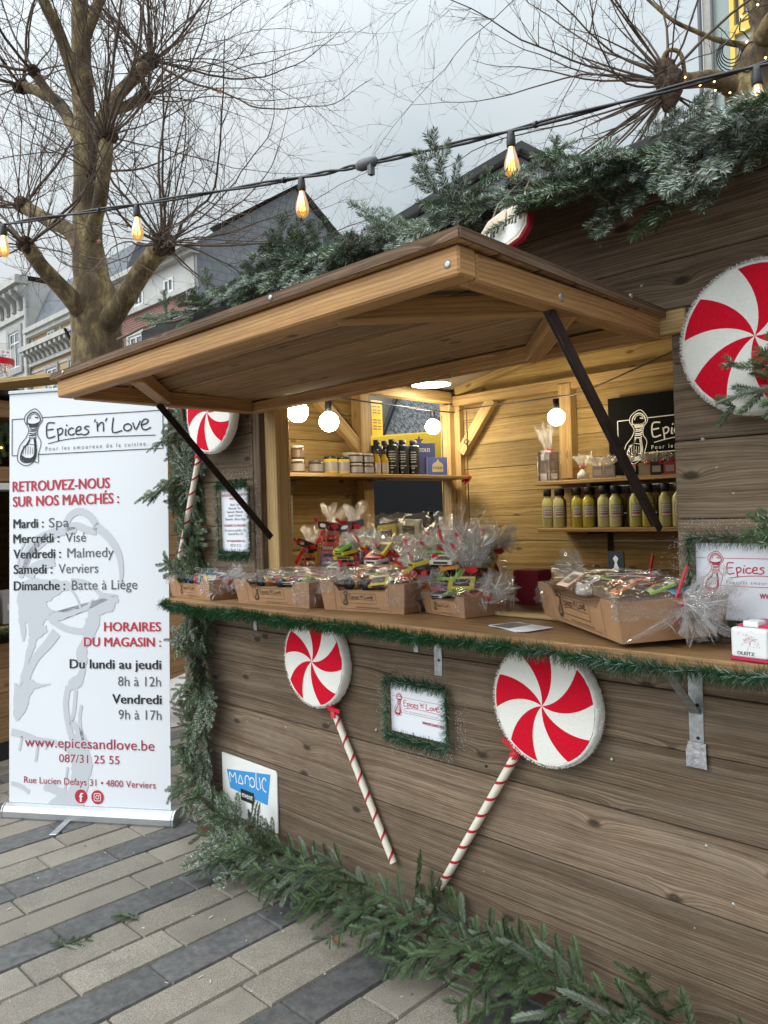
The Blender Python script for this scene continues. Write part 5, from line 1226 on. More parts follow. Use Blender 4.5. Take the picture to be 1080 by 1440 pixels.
# --- tray raised on a wooden box at the back, with bottles and bars
ZB = 1.225
t = thing('wooden_riser', 'wooden riser box standing on the counter behind the front row of trays', 'box', (-2.2, .42, ZC))
mb = MB(); mb.box((-2.42, .30, ZC - .003), (-1.86, .58, ZB - .002)); mb.build('riser_body', M['counter'], t, bevel=.003)
t = tray('kraft tray of jars and bars raised at the back behind the front trays', (-2.40, .31, ZB), R_(2), .40, .24, .085, logo=False, goods='mix', hfilm=.03, seed=41)
gd.seed(42)
t = thing('gift_basket', 'tall film wrapped gift basket with a dark bottle and orange and blue packs', 'gift basket', (-2.1, .6, ZB))
mb = MB(); mb.box((-2.50, .54, ZC - .003), (-1.95, .605, ZB + .03)); mb.build('basket_body', M['kraft'], t, bevel=.004)
for (x, z, c, w_, hh) in ((-2.44, .06, (.08, .30, .40), .10, .09), (-2.35, .09, (.50, .46, .10), .11, .08), (-2.24, .10, (.30, .33, .24), .12, .09), (-2.26, .055, (.70, .13, .04), .12, .04), (-2.36, .045, (.72, .25, .03), .09, .035), (-2.20, .0, (.72, .20, .03), .10, .045), (-2.21, .035, (.10, .30, .52), .10, .03)):
    mb = MB(); Tq = Matrix.Translation((x, .555 + G_(-.01, .02), ZB + z)) @ Matrix.Rotation(G_(-.15, .15), 4, 'Y'); mb.box((-w_ / 2, -.012, 0), (w_ / 2, .012, hh), Tq); mb.box((-w_ * .3, -.0127, hh * .3), (w_ * .3, -.012, hh * .7), Tq, 1); mb.build('pack', [pal(c), M['ink']], t)
def wine(p, parent):
    T = Matrix.Translation(p); mb = MB(); mb.lathe([(0, 0), (.034, .002), (.036, .01), (.036, .15), (.030, .175), (.014, .205), (.013, .27), (0, .272)], T, 18); b = mb.build('bottle', pal((.012, .016, .03), .08), parent)
    mb = MB(); mb.lathe([(.0366, .05), (.0366, .12)], T, 18); mb.build('bottle_label', pal((.62, .62, .60)), b); return b
wine((-2.09, .535, ZB - .05), t)
for x in (-2.56, -2.515): 
    mb = MB(); T = Matrix.Translation((x, .45, ZC)); mb.lathe([(0, 0), (.024, .002), (.024, .19), (.012, .215), (.012, .235), (0, .236)], T, 14); mb.build('black_bottle', M['black'], t)
mb = MB(); crumple_dome(mb, frame((-2.25, .50, ZB + .09), (1, 0, 0), (0, .35, 1)), .27, .13, .045, 18, 10, .010); tuft(mb, (-1.98, .56, ZB + .07), (.55, -.2, 1), .17, .07, 14, jit=.5); glints(mb, lambda: (Vector((-2.25 + G_(-.26, .26), .48 + G_(-.1, .04), ZB + .09 + G_(0, .07))), Vector((G_(-.4, 1), G_(-.3, .3), G_(-.8, .2)))), 90, .06); mb.build('film', [M['cello'], M['painted_glint']], t)
mb = MB(); knot(mb, (-1.985, .545, ZB + .07), .012); curl_ribbon(mb, (-1.985, .54, ZB + .07), [(.3, -.4, .8), (-.3, -.6, .4), (.5, -.5, -.2)], .07, .009); mb.build('ribbon', M['ribbon'], t)

# --- bags of chocolate bars with red bows
def choc_bag(label, p, yaw, lean, cols, w_=.085, hh=.155, seed=1, topcard=True, ts=1.0):
    gd.seed(seed); t = thing('gift_bag', label, 'gift bag', p)
    T = Matrix.Translation(Vector(p)) @ Matrix.Rotation(yaw, 4, 'Z') @ Matrix.Rotation(lean, 4, 'X')
    n = len(cols); hb = hh / n
    for i, c in enumerate(cols):
        mb = MB(); o = G_(-.004, .004); mb.box((-w_ / 2 + o, -.011, hb * i), (w_ / 2 + o, .011, hb * (i + 1) - .002), T); mb.box((-w_ * .38 + o, -.0118, hb * (i + .3)), (w_ * .38 + o, -.011, hb * (i + .68)), T, 1)
        mb.build('bar', [pal(c), M['ink'] if gd.random() < .6 else pal((.60, .55, .48))], t)
    if topcard:
        mb = MB(); Tc = T @ Matrix.Translation((0, -.016, hh + .012)) @ Matrix.Rotation(G_(-.25, .25), 4, 'Y'); mb.box((-w_ * .62, -.003, -.014), (w_ * .62, .003, .016), Tc); cd = mb.build('gift_card', M['ink'], t)
        mb = MB(); e = [(-w_ * .32 + .016 * math.cos(a), .001 + .008 * math.sin(a)) for a in [2 * math.pi * i / 14 for i in range(14)]]; mb.poly(e, Tc @ frame((0, -.0036, 0), (1, 0, 0), (0, 0, 1))); mb.build('print', M['whiteink'], cd)
    mb = MB(); rows = []
    for i in range(7):
        f = i / 6; rows.append([T @ Vector(((w_ * .56 + G_(-.004, .004)) * math.cos(a) * (1 - .5 * max(0, f - .8) * 4), (.024 + G_(-.003, .003)) * math.sin(a), hh * 1.08 * f)) for a in [2 * math.pi * j / 14 for j in range(14)]])
    mb.grid(rows, True, sm=False); glints(mb, lambda: (T @ Vector((G_(-.55, .55) * w_, -.026 + G_(-.004, .003), G_(0, 1) * hh)), T.to_3x3() @ Vector((G_(-.5, .5), 0, G_(-.2, 1)))), 26, .04); mb.build('film', [M['cello'], M['painted_glint']], t)
    q = T @ Vector((0, 0, hh * 1.10)); mb = MB(); tuft(mb, q, T.to_3x3() @ Vector((G_(-.2, .2), .1, 1)), .085 * ts, .042 * ts, 13, .008, jit=.4); mb.build('film_end', [M['cello_tuft'], M['painted_glint']], t)
    mb = MB(); knot(mb, q, .010); q = q + Vector((0, -.012, 0)); curl_ribbon(mb, q, [(-1, -.3, .55), (.8, -.4, -.6), (.2, -.5, -1), (-.5, -.4, -.7), (.9, -.3, .1)], .085, .018); mb.build('ribbon', M['ribbon'], t)
    return t
t = thing('wooden_riser', 'low wooden box under the tall bags of bars behind the trays', 'box', (-2.45, .23, ZC)); mb = MB(); mb.box((-2.68, .15, ZC - .003), (-2.22, .295, ZC + .07)); mb.build('riser_body', M['counter'], t, bevel=.003)
choc_bag('bag of purple and orange bars with a red bow in front of the tall notice', (-2.585, .12, ZC + .045), R_(8), R_(-6), [(.35, .10, .30), (.65, .06, .25), (.30, .10, .36), (.70, .25, .03)], .085, .105, 51, ts=.9)
choc_bag('short bag of yellow bars with a red bow right beside the purple and orange bars', (-2.49, .21, ZC + .07), R_(4), R_(-4), [(.60, .10, .28), (.50, .20, .05), (.62, .38, .04), (.60, .40, .05)], .095, .125, 52, ts=.9)
choc_bag('tall bag of red and violet bars with a black card and red bow', (-2.405, .25, ZC + .085), R_(10), R_(-5), [(.58, .55, .50), (.22, .14, .42), (.35, .12, .38), (.58, .05, .05), (.68, .10, .05), (.72, .16, .08)], .088, .185, 53)
choc_bag('tall bag of pink and lime bars with a slanted black card and red bow', (-2.29, .265, ZC + .085), R_(24), R_(-9), [(.62, .58, .45), (.66, .56, .40), (.66, .32, .26), (.62, .50, .40), (.35, .55, .12), (.62, .60, .52)], .092, .185, 54)
for i, (x, y, z, s_, lab) in enumerate(((-2.17, .24, ZC + .06, 1.0, 'clear film gift bag with a red tie beside the raised tray'), (-1.88, .22, ZC, 1.25, 'clear film gift bag of yellow pouches behind the small tray of white packets'), (-1.76, .27, ZC + .02, 1.3, 'tall clear film gift bag with a red bow, second along in the film heap'), (-1.66, .24, ZC + .02, 1.25, 'clear film gift bag of green packs, red bow, third along in the film heap'), (-1.60, .14, ZC + .01, 1.15, 'clear film gift bag with a red bow at the near end of the film heap'), (-1.90, .36, ZC + .05, 1.1, 'crumpled clear film gift bag right of the raised tray'), (-2.04, .20, ZC + .06, .95, 'small clear film gift bag of red packs just behind the tray of pouches'), (-1.79, .12, ZC + .02, .95, 'small clear film gift bag of yellow packs between the two right hand trays'), (-2.21, .20, ZC + .075, .85, 'small clear film gift bag of white packs beside the pink and lime bars'), (-1.68, .40, ZC + .06, 1.1, 'clear film gift bag at the back of the film heap near the corner post'))):
    gd.seed(60 + i); t = thing('gift_bag', lab, 'gift bag', (x, y, z)); hb = .085 * s_
    for k in range(6):
        Tq = Matrix.Translation((x + G_(-.045, .045), y - .03 + G_(-.03, .0), z + .03 + k * .022 * s_)) @ Matrix.Rotation(G_(-.8, .8), 4, 'Z') @ Matrix.Rotation(G_(.1, .9), 4, 'X')
        bar_box(Tq, .085, .06, .012, [(.60, .52, .03), (.25, .50, .06), (.66, .26, .03), (.60, .57, .52), (.55, .03, .05), (.62, .45, .03)][(k + i) % 6], t)
    mb = MB(); T = Matrix.Translation((x, y, z)); rows = []
    for j in range(8):
        f = j / 7; rr = .07 * s_ * (1 - f ** 3 * .85)
        rows.append([T @ Vector((rr * math.cos(a) * G_(.82, 1.15), rr * .8 * math.sin(a) * G_(.82, 1.15), hb * 1.25 * f + G_(-.005, .005))) for a in [2 * math.pi * q / 16 for q in range(16)]])
    mb.grid(rows, True, sm=False); glints(mb, lambda: (Vector((x + G_(-.085, .085) * s_, y - .06 * s_ + G_(-.02, .02), z + G_(.01, 1.1) * hb)), Vector((G_(-.6, .6), G_(-.3, .1), G_(-.2, 1)))), 70, .05); mb.build('film', [M['cello'], M['painted_glint']], t)
    q = Vector((x, y, z + hb * 1.27)); ld = Vector((G_(-.2, .55), G_(-.3, .1), 1)); mb = MB(); tuft(mb, q, ld, .080 * s_, .060 * s_, 18, .009, jit=.8); tuft(mb, q, ld + Vector((.35, -.2, -.2)), .09 * s_, .05 * s_, 11, .009, jit=.7); mb.build('film_end', [M['cello_tuft'], M['painted_glint']], t)
    mb = MB(); knot(mb, q + Vector((0, -.01, 0)), .011); curl_ribbon(mb, q + Vector((0, -.018, 0)), [(-1, -.5, .8), (.9, -.5, -.9), (.15, -.6, -1), (-.7, -.5, -.5), (.9, -.4, .25), (0, -.4, 1)], .10 * s_, .019); mb.build('ribbon', M['ribbon'], t)

# --- other things on the counter
t = thing('leaflets', 'thin stack of dark printed leaflets lying flat on the counter', 'leaflets', (-1.25, -.05, ZC))
for k in range(4):
    mb = MB(); T = Matrix.Translation((-1.262 + .006 * k, -.055 - .004 * k, ZC + .0012 * k)) @ Matrix.Rotation(R_(-25 + 5 * k), 4, 'Z'); mb.box((-.075, -.05, 0), (.075, .05, .0009), T, 0)
    if k == 3:
        mb.box((-.070, -.045, .0009), (.0, .046, .0012), T, 1); mb.box((.006, .0, .0009), (.068, .045, .0012), T, 2)
    mb.build('leaflet', [M['paper'], M['midink'], M['greyink']], t)
t = thing('red_case', 'dark red fabric case standing upright behind the counter batten', 'case', (-1.55, .42, 1.05))
mb = MB(); mb.box((-1.60, .40, 1.075), (-1.495, .50, 1.232)); rc = mb.build('case_body', M['redcloth'], t, bevel=.015, seg=3)
# white and red label dispenser
t = thing('label_dispenser', 'small white and red plastic label printer standing on the near end of the counter', 'label printer', (-.58, -.13, ZC))
T = Matrix.Translation((-.584, -.118, ZC + .001)) @ Matrix.Rotation(R_(-6), 4, 'Z') @ Matrix.Diagonal((1, 1, .84, 1))
mb = MB(); mb.box((-.038, -.072, .008), (.038, .072, .082), T); bd = mb.build('printer_body', M['white'], t, bevel=.007, seg=3)
mb = MB(); mb.box((-.040, -.074, 0), (.040, .074, .0078), T); mb.build('base_plate', pal((.45, .012, .06), .35), t, bevel=.002)
mb = MB(); mb.box((.0383, -.052, .045), (.0395, -.022, .0825), T); mb.box((-.030, -.055, .0823), (.0395, -.022, .088), T); mb.box((-.034, .0, .0823), (.036, .070, .085), T); mb.build('lid_inlay', pal((.50, .012, .07), .35), t, bevel=.0008)
mb = MB(); mb.box((-.018, -.058, .0825), (.014, -.02, .098), T); mb.build('button', M['white'], t, bevel=.004, seg=2)
mb = MB(); add_text(mb, "OLEITZ", T @ frame((-.024, -.0723, .016), (1, 0, 0), (0, 0, 1)), .0115, bold=.02, width=.036, z=.0006); mb.build('lettering', M['ink'], bd)
mb = MB(); rq = random.Random(4)
for k in range(60):
    a, b = rq.gauss(0, .011), rq.gauss(.052, .010); mb.poly([(a, b), (a + .002, b), (a + .002, b + .002), (a, b + .002)], T @ frame((0, -.0723, 0), (1, 0, 0), (0, 0, 1)), 0, .0006)
mb.build('worn_print', pal((.60, .34, .34)), bd)

# --- left shelf: jars, oils, black bottles, gift box
ZS = 1.6535
def jar(label, p, r, hh, body, lid, group, lab=(.30, .27, .285), lidh=.016):
    t = thing('spice_jar', label, 'jar', p, group); T = Matrix.Translation(p)
    mb = MB(); mb.lathe([(0, 0), (r * .95, .001), (r, .006), (r, hh * .82), (r * .86, hh * .88), (r * .86, hh - lidh)], T, 18); mb.build('jar_body', pal(body, .12), t)
    mb = MB(); mb.lathe([(r * 1.012, hh * .14), (r * 1.012, hh * .68)], T, 18); mb.build('jar_label', pal(lab), t)
    mb = MB(); mb.lathe([(0, hh - lidh - .001), (r * .93, hh - lidh), (r * .94, hh - .002), (r * .88, hh), (0, hh)], T, 18); mb.build('lid', pal(lid, .3), t); return t
gj = 'spice jars on the left shelf'
jar('dark spice jar at the bottom of the leftmost stack on the left shelf', (-2.955, .545, ZS), .033, .068, (.07, .05, .03), (.55, .54, .52), gj, lab=(.30, .27, .27))
jar('dark spice jar with a silver lid on top of the leftmost stack', (-2.955, .545, ZS + .0685), .033, .066, (.10, .055, .03), (.58, .57, .54), gj, lab=(.16, .10, .08))
jar('low dark spice jar standing between the leftmost stack and the yellow jars', (-2.95, .655, ZS), .038, .066, (.06, .05, .03), (.10, .09, .08), gj, lab=(.24, .21, .22))
jar('yellow spice jar with a black lid in front of the lit wall', (-2.95, .755, ZS), .037, .088, (.62, .44, .05), (.03, .03, .03), gj)
jar('second yellow spice jar with a black lid beside the grey stacks', (-2.95, .838, ZS), .037, .088, (.60, .46, .10), (.03, .03, .03), gj)
for i, (y, xx) in enumerate(((.93, -2.95), (1.015, -2.955))):
    w1 = ('first', 'second')[i]
    jar('grey labelled jar at the bottom of the %s grey stack before the oil bottles' % w1, (xx, y, ZS), .038, .056, (.09, .08, .07), (.45, .44, .43), gj, lab=(.32, .29, .31))
    jar('grey labelled jar on top of the %s grey stack before the oil bottles' % w1, (xx, y, ZS + .0565), .038, .054, (.08, .07, .06), (.50, .49, .46), gj, lab=(.34, .31, .33))
jar('glass jar at the back of the left shelf behind the grey stacks', (-3.045, .97, ZS), .036, .122, (.42, .38, .24), (.50, .48, .42), gj)
for i, (x, y) in enumerate(((-2.95, 1.085), (-2.945, 1.14))):
    p = (x, y, ZS); T = Matrix.Translation(p); t = thing('oil_bottle', 'small yellow oil bottle %s the black bottles' % ('second to the left of', 'directly left of')[i], 'oil bottle', p, 'oil bottles on the left shelf')
    mb = MB(); mb.lathe([(0, 0), (.022, .001), (.0235, .008), (.0235, .080), (.012, .100), (.0105, .118)], T, 16); mb.build('glass_body', M['oil'], t)
    mb = MB(); mb.lathe([(.0238, .012), (.0238, .062)], T, 16); mb.build('bottle_label', pal((.40, .36, .38)), t)
    mb = MB(); mb.lathe([(.012, .112), (.0135, .114), (.0135, .135), (0, .136)], T, 14); mb.build('cap', pal((.035, .03, .028), .3), t)
bb = [(-3.02, 1.16, 'at the back left of the group'), (-2.955, 1.215, 'front left of the group'), (-3.035, 1.24, 'at the back middle of the group'), (-2.95, 1.292, 'in the front middle of the group'), (-3.03, 1.325, 'at the back right of the group'), (-2.945, 1.375, 'at the front right end of the group')]
for i, (x, y, wh) in enumerate(bb):
    p = (x, y, ZS); T = Matrix.Translation(p); t = thing('black_bottle', 'tall matt black bottle %s on the left shelf' % wh, 'bottle', p, 'tall black bottles on the left shelf')
    mb = MB(); mb.lathe([(0, 0), (.033, .001), (.035, .005), (.035, .157), (.030, .166), (.017, .170), (.017, .176)], T, 18); bo = mb.build('bottle_body', M['black'], t)
    mb = MB(); mb.lathe([(.0195, .174), (.0195, .196), (0, .197)], T, 14); mb.build('cap', M['ink'], t)
    mb = MB()
    for zz, ww in ((.125, .5), (.110, .62), (.098, .55), (.085, .6), (.070, .5), (.050, .7), (.048, .7), (.035, .3), (.012, .12)):
        a0 = -.9; rows = [[T @ Vector((.0353 * math.cos(a0 + (q / 6 - .5) * ww * 2), .0353 * math.sin(a0 + (q / 6 - .5) * ww * 2), z_)) for q in range(7)] for z_ in (zz, zz + (.002 if zz in (.05, .048) else .0055))]; mb.grid(rows)
    mb.build('label_print', M['greyink'], bo)
t = thing('gift_box', 'tall dark blue gift box with a star on top beside the black bottles', 'gift box', (-2.96, 1.53, ZS))
T = Matrix.Translation((-2.985, 1.515, ZS)) @ Matrix.Rotation(R_(62), 4, 'Z'); blue = pal((.035, .045, .14), .45)
mb = MB(); mb.box((-.058, -.028, 0), (.058, .028, .19), T); mb.build('box_body', blue, t, bevel=.001)
mb = MB(); st = [((.030 if i % 2 == 0 else .013) * math.sin(math.pi * i / 5), (.030 if i % 2 == 0 else .013) * math.cos(math.pi * i / 5)) for i in range(10)]
mb.prism([(x - .03, y + .205) for x, y in st], -.002, .002, T @ frame((0, 0, 0), (1, 0, 0), (0, 0, 1))); mb.build('star', pal((.025, .025, .07), .4), t)
BF = T @ frame((0, -.0285, 0), (1, 0, 0), (0, 0, 1)); mb = MB(); add_text(mb, "ÉTOILES", BF, .030, -.046, .138, width=.072, bold=.01); mb.build('lettering', pal((.66, .62, .48)), t)
T2 = Matrix.Translation((-2.935, 1.56, ZS)) @ Matrix.Rotation(R_(62), 4, 'Z'); mb = MB(); mb.box((-.062, -.020, 0), (.062, .020, .105), T2); fb_ = mb.build('front_box', pal((.06, .09, .30), .4), t, bevel=.001)
mb = MB(); mb.box((-.064, -.0205, 0), (-.0622, .020, .105), T2); mb.build('side_flap', pal((.45, .33, .33)), fb_)
BF = T2 @ frame((0, -.0206, 0), (1, 0, 0), (0, 0, 1)); mb = MB(); mb.poly([(-.032, .02), (.036, .02), (.036, .058), (.030, .068), (.012, .080), (.003, .096), (-.006, .080), (-.026, .068), (-.032, .058)], BF, 0); gp = mb.build('gold_label', pal((.52, .42, .22)), fb_)
mb = MB(); add_text(mb, "ÉTOILES", BF, .020, -.026, .036, width=.056, bold=.01, z=.0008); mb.build('lettering', M['ink'], gp)
t = thing('red_bow', 'small red ribbon bow tied at the end of the left shelf', 'bow', (-2.9, 1.80, 1.65)); mb = MB(); knot(mb, (-2.885, 1.79, 1.645), .014)
for k in range(9): a = k * .7; curl_ribbon(mb, (-2.885, 1.785, 1.645), [(math.cos(a), -.3, math.sin(a))], .035, .014)
mb.build('bow_loops', M['ribbon'], t)
t = thing('yellow_notice', 'narrow yellow notice hanging beside the post above the black bottles', 'notice', (-3.04, 1.2, 1.95)); NM = frame((-3.045, 1.15, 1.875), (0, 1, 0), (0, 0, 1))
mb = MB(); mb.box((0, 0, 0), (.085, .20, .002), NM); yp = mb.build('notice_sheet', pal((.72, .45, .02)), t)
mb = MB()
for z in (.04, .055, .075, .09, .13, .145, .165): mb.stroke([(.012, z), (.04, z)], .007, NM, 0, .003); mb.stroke([(.048, z), (.072, z)], .007, NM, 0, .003)
mb.build('print', pal((.22, .12, .02)), yp)

# --- back shelves: sauce bottles, packets, slate sign, hanging biscuit bag
nms = ['first', 'second', 'third', 'fourth', 'fifth', 'sixth', 'seventh', 'eighth', 'ninth', 'tenth', 'eleventh', 'twelfth']
sx_ = [-2.262, -2.195, -2.085, -2.020, -1.935, -1.872, -1.765, -1.700, -1.615, -1.55, -1.485]
cl = [(.55, .50, .22), (.58, .53, .27), (.48, .40, .07), (.50, .42, .08), (.58, .54, .28), (.60, .55, .28), (.50, .47, .16), (.42, .36, .08), (.50, .46, .2), (.5, .45, .2), (.5, .45, .2)]
def sauce(p, c, label, group):
    T = Matrix.Translation(p); t = thing('sauce_bottle', label, 'sauce bottle', p, group)
    mb = MB(); mb.lathe([(0, 0), (.027, .001), (.0295, .006), (.0295, .125), (.027, .142), (.016, .158), (.014, .170)], T, 18); mb.build('bottle_body', pal(c, .15), t)
    mb = MB(); mb.lathe([(.0295 / 1.9, .166), (.021, .168), (.021, .203), (.019, .206), (0, .206)], T, 16); mb.build('cap', M['ink'], t)
    mb = MB(); a0 = -.95
    def patch(w1, z0, z1, rr, mi): mb.grid([[T @ Vector((rr * math.cos(a0 + (q / 8 - .5) * w1), rr * math.sin(a0 + (q / 8 - .5) * w1), z_)) for q in range(9)] for z_ in (z0, z1)], mi=mi)
    patch(1.75, .050, .112, .0298, 0); patch(1.60, .0525, .1095, .0300, 1); patch(1.3, .064, .072, .0302, 2); patch(1.3, .078, .081, .0302, 0); patch(1.3, .090, .0925, .0302, 0); patch(1.3, .098, .1, .0302, 0)
    mb.build('bottle_label', [M['ink'], pal((.58, .56, .52)), pal((.45, .05, .06))], t)
for i, x in enumerate(sx_): sauce((x, 1.675, 1.3395), cl[i], '%s front sauce bottle from the left on the lower back shelf' % nms[i], 'sauce bottles on the lower back shelf')
for i, x in enumerate([-2.23, -2.14, -2.05, -1.98, -1.90, -1.82, -1.735, -1.66]): sauce((x, 1.755, 1.3395), (.30, .25, .07), '%s sauce bottle from the left in the rear row behind the front bottles' % nms[i], 'sauce bottles on the lower back shelf')
t = thing('biscuit_bag', 'tall clear bag of dark biscuits tied with red on the upper back shelf', 'biscuit bag', (-2.285, 1.70, 1.587))
T = Matrix.Translation((-2.272, 1.715, 1.587)) @ Matrix.Rotation(R_(30), 4, 'Z')
for q in range(2):
    for k in range(3): mb = MB(); mb.box((-.055 + .056 * q, -.02, .004 + .052 * k), (-.002 + .056 * q, .02, .053 + .052 * k), T); mb.box((-.045 + .056 * q, -.0206, .012 + .052 * k), (-.012 + .056 * q, -.02, .042 + .052 * k), T, 1); mb.build('biscuit', [pal((.07, .04, .025)), pal((.42, .36, .32)) if k == 0 else pal((.10, .06, .04))], t, bevel=.002)
gd.seed(90); mb = MB(); mb.grid([[T @ Vector((.064 * math.cos(a) * G_(.95, 1.05), .032 * math.sin(a) * G_(.9, 1.1), .165 * j / 5)) for a in [2 * math.pi * q / 14 for q in range(14)]] for j in range(6)], True, sm=False); mb.build('film', M['cello'], t)
mb = MB(); tuft(mb, T @ Vector((0, 0, .165)), (-.12, 0, 1), .16, .045, 12, .01, jit=.5); mb.build('film_end', [M['cello_tuft'], M['painted_glint']], t)
mb = MB(); knot(mb, T @ Vector((0, 0, .165)), .012); curl_ribbon(mb, T @ Vector((0, -.015, .167)), [(1, -.3, .3), (-1, -.3, -.3), (.8, -.2, -.3)], .05, .008); mb.build('ribbon', M['ribbon'], t)
pk = [('small white tied packet at the left end of the upper shelf under the slate sign', -2.06, (.62, .60, .58)), ('small jar packet just right of the white tied packet', -1.975, (.30, .27, .26)), ('small jar packet right behind the strut iron', -1.91, (.34, .30, .28)), ('silver film packet to the right of the strut iron', -1.80, (.55, .54, .50)), ('golden biscuit packet with a red tie', -1.725, (.50, .36, .14)), ('black pouch with a cream ruffled top', -1.665, (.02, .02, .02)), ('small packet with a red tie at the edge of the upper shelf', -1.60, (.45, .06, .06))]
for i, (lab, x, c) in enumerate(pk):
    gd.seed(120 + i); t = thing('sweet_packet', lab, 'packet', (x, 1.70, 1.587), 'packets on the upper back shelf'); T = Matrix.Translation((x, 1.70, 1.587)) @ Matrix.Rotation(R_(25), 4, 'Z')
    if i: mb = MB(); mb.box((-.026, -.02, 0), (.026, .02, .062), T); mb.box((-.019, -.0206, .014), (.019, -.02, .044), T, 1); mb.build('packet_body', [pal(c), pal((.50, .42, .36))], t, bevel=.004)
    else: mb = MB(); mb.lathe([(0, 0), (.030, .004), (.028, .03), (.008, .052)], T, 12); mb.build('packet_body', pal(c), t)
    mb = MB(); tuft(mb, T @ Vector((0, 0, .058)), (G_(-.3, .3), 0, 1), .055 if i else .075, .035, 10, .008, jit=.3); mb.build('film_end', [M['cello_tuft'] if i not in (5,) else pal((.62, .56, .46)), M['painted_glint']], t)
    if i in (0, 4, 5, 6): mb = MB(); knot(mb, T @ Vector((0, 0, .058)), .009); curl_ribbon(mb, T @ Vector((0, -.01, .06)), [(1, -.3, .5), (-1, -.3, .2), (.3, -.3, 1)], .045, .006); mb.build('ribbon', M['ribbon'], t)
t = thing('slate_sign', 'black shop sign with the white pepper mill logo on the upper back shelf', 'sign', (-1.6, 1.86, 1.59))
mb = MB(); mb.box((-1.978, 1.828, 1.600), (-1.12, 1.838, 2.002)); sb = mb.build('sign_panel', M['signblack'], t, bevel=.001)
mb = MB(); draw_logo(mb, frame((-1.925, 1.8272, 1.706), (1, 0, 0), (0, 0, 1)), .78, 0, 0, 0, True, 1.1); mb.build('logo', M['whiteink'], sb)

# ================================================================== BACKGROUND
# --- neighbouring chalet behind the banner
t = thing('neighbour_chalet', 'neighbouring wooden chalet with a dark lit opening behind the banner', 'market stall', (-6.0, .4, 0))
a = Vector((-4.93, -.35, 0)); b = Vector((-5.45, 1.75, 0)); dx = (b - a).normalized(); nx_ = Vector((dx.y, -dx.x, 0)); Ln = (b - a).length
NM = frame(a, dx, (0, 0, 1))            # x along the front, y up, z towards the market stall
M['nb'] = wood('neighbour_wood', (0.16, 0.085, 0.04), (0.30, 0.17, 0.085), (0.40, 0.25, 0.13), 0.8, .8, .2, .3, .4, .8)
mb = MB()
for k in range(14):
    z0, z1 = .12 + .15 * k, .12 + .15 * (k + 1) - .003
    mb.box((.75, z0, -.03), (Ln, z1, 0), NM, grain=0)
    if z1 < .78 : mb.box((-.6, z0, -.03), (.749, z1, 0), NM, grain=0)
mb.build('front_wall', M['nb'], t, bevel=.002)
mb = MB(); mb.box((-.6, 0, -1.9), (Ln, 2.22, -1.85), NM); mb.box((-.6, .02, -1.85), (-.57, 2.22, -.03), NM); mb.box((Ln - .03, .02, -1.85), (Ln, 2.22, -.03), NM); mb.build('side_walls', M['nb'], t)
mb = MB(); mb.box((-.8, 2.23, -2.0), (Ln + .1, 2.27, .12), NM); mb.build('roof', M['roof'], t)
mb = MB(); mb.box((-.6, 0, -.02), (Ln, .118, .006), NM); mb.build('skirting', M['dark'], t)
mb = MB(); mb.box((-.6, .80, -.4), (.74, .83, .12), NM); mb.build('counter', M['counter'], t, bevel=.002)
mb = MB(); mb.box((-.6, 1.66, -.25), (.74, 1.70, .02), NM); mb.build('shelf_front', M['white'], t); 
mb = MB(); mb.box((-.6, 1.71, -.25), (.74, 1.80, .01), NM); mb.build('shelf_board', M['nb'], t)
mb = MB(); mb.box((-.6, 2.10, -.2), (.74, 2.20, .06), NM); mb.build('canopy_edge', M['nb'], t)
mb = MB(); r = random.Random(8)
for k in range(26): mb.lathe([(0, -.006), (.006, 0), (0, .006)], NM @ Matrix.Translation((r.uniform(-.2, .6), r.uniform(1.66, 2.05), .035)), 6)
mb.build('fairy_lights', M['fairy'], t)
g = thing('fir_garland', 'green fir garland hung under the roof of the neighbouring chalet behind the banner', 'fir garland', tuple(NM @ Vector((0, 2.05, .05))))
for k in range(16): put_sprig(g, FIR[k % 3], NM @ Vector((-.3 + .06 * k, 2.07, .04)), Vector((gr.uniform(-1, 1), gr.uniform(-1, 0), gr.uniform(-1, -.2))), (1, -.3, .5), .9)
g = thing('tinsel_garland', 'green tinsel along the counter of the neighbouring chalet', 'tinsel garland', tuple(NM @ Vector((0, .83, .13)))); mb = MB(); tinsel_mesh(mb, [NM @ Vector((-.4 + .1 * k, .82, .13)) for k in range(11)], .04, 1500, tr_, .1); mb.build('tinsel_strands', M['tinsel'], g)
for i, (x, y, c, w_, hh) in enumerate(((-.05, .84, (.35, .03, .06), .12, .22), (.09, .84, (.42, .10, .14), .12, .18), (.24, .84, (.30, .28, .27), .13, .2))):
    t = thing('gift_package', ('dark red package at the edge of the neighbouring counter', 'pink package on the neighbouring counter', 'grey package on the neighbouring counter')[i], 'package', tuple(NM @ Vector((x, y, 0)))); mb = MB(); mb.box((x - w_ / 2, y, -.06), (x + w_ / 2, y + hh, .04), NM); mb.box((x - w_ * .3, y + hh * .4, .04), (x + w_ * .3, y + hh * .6, .042), NM, 1); mb.build('package_body', [pal(c), pal((.6, .55, .52))], t, bevel=.004)
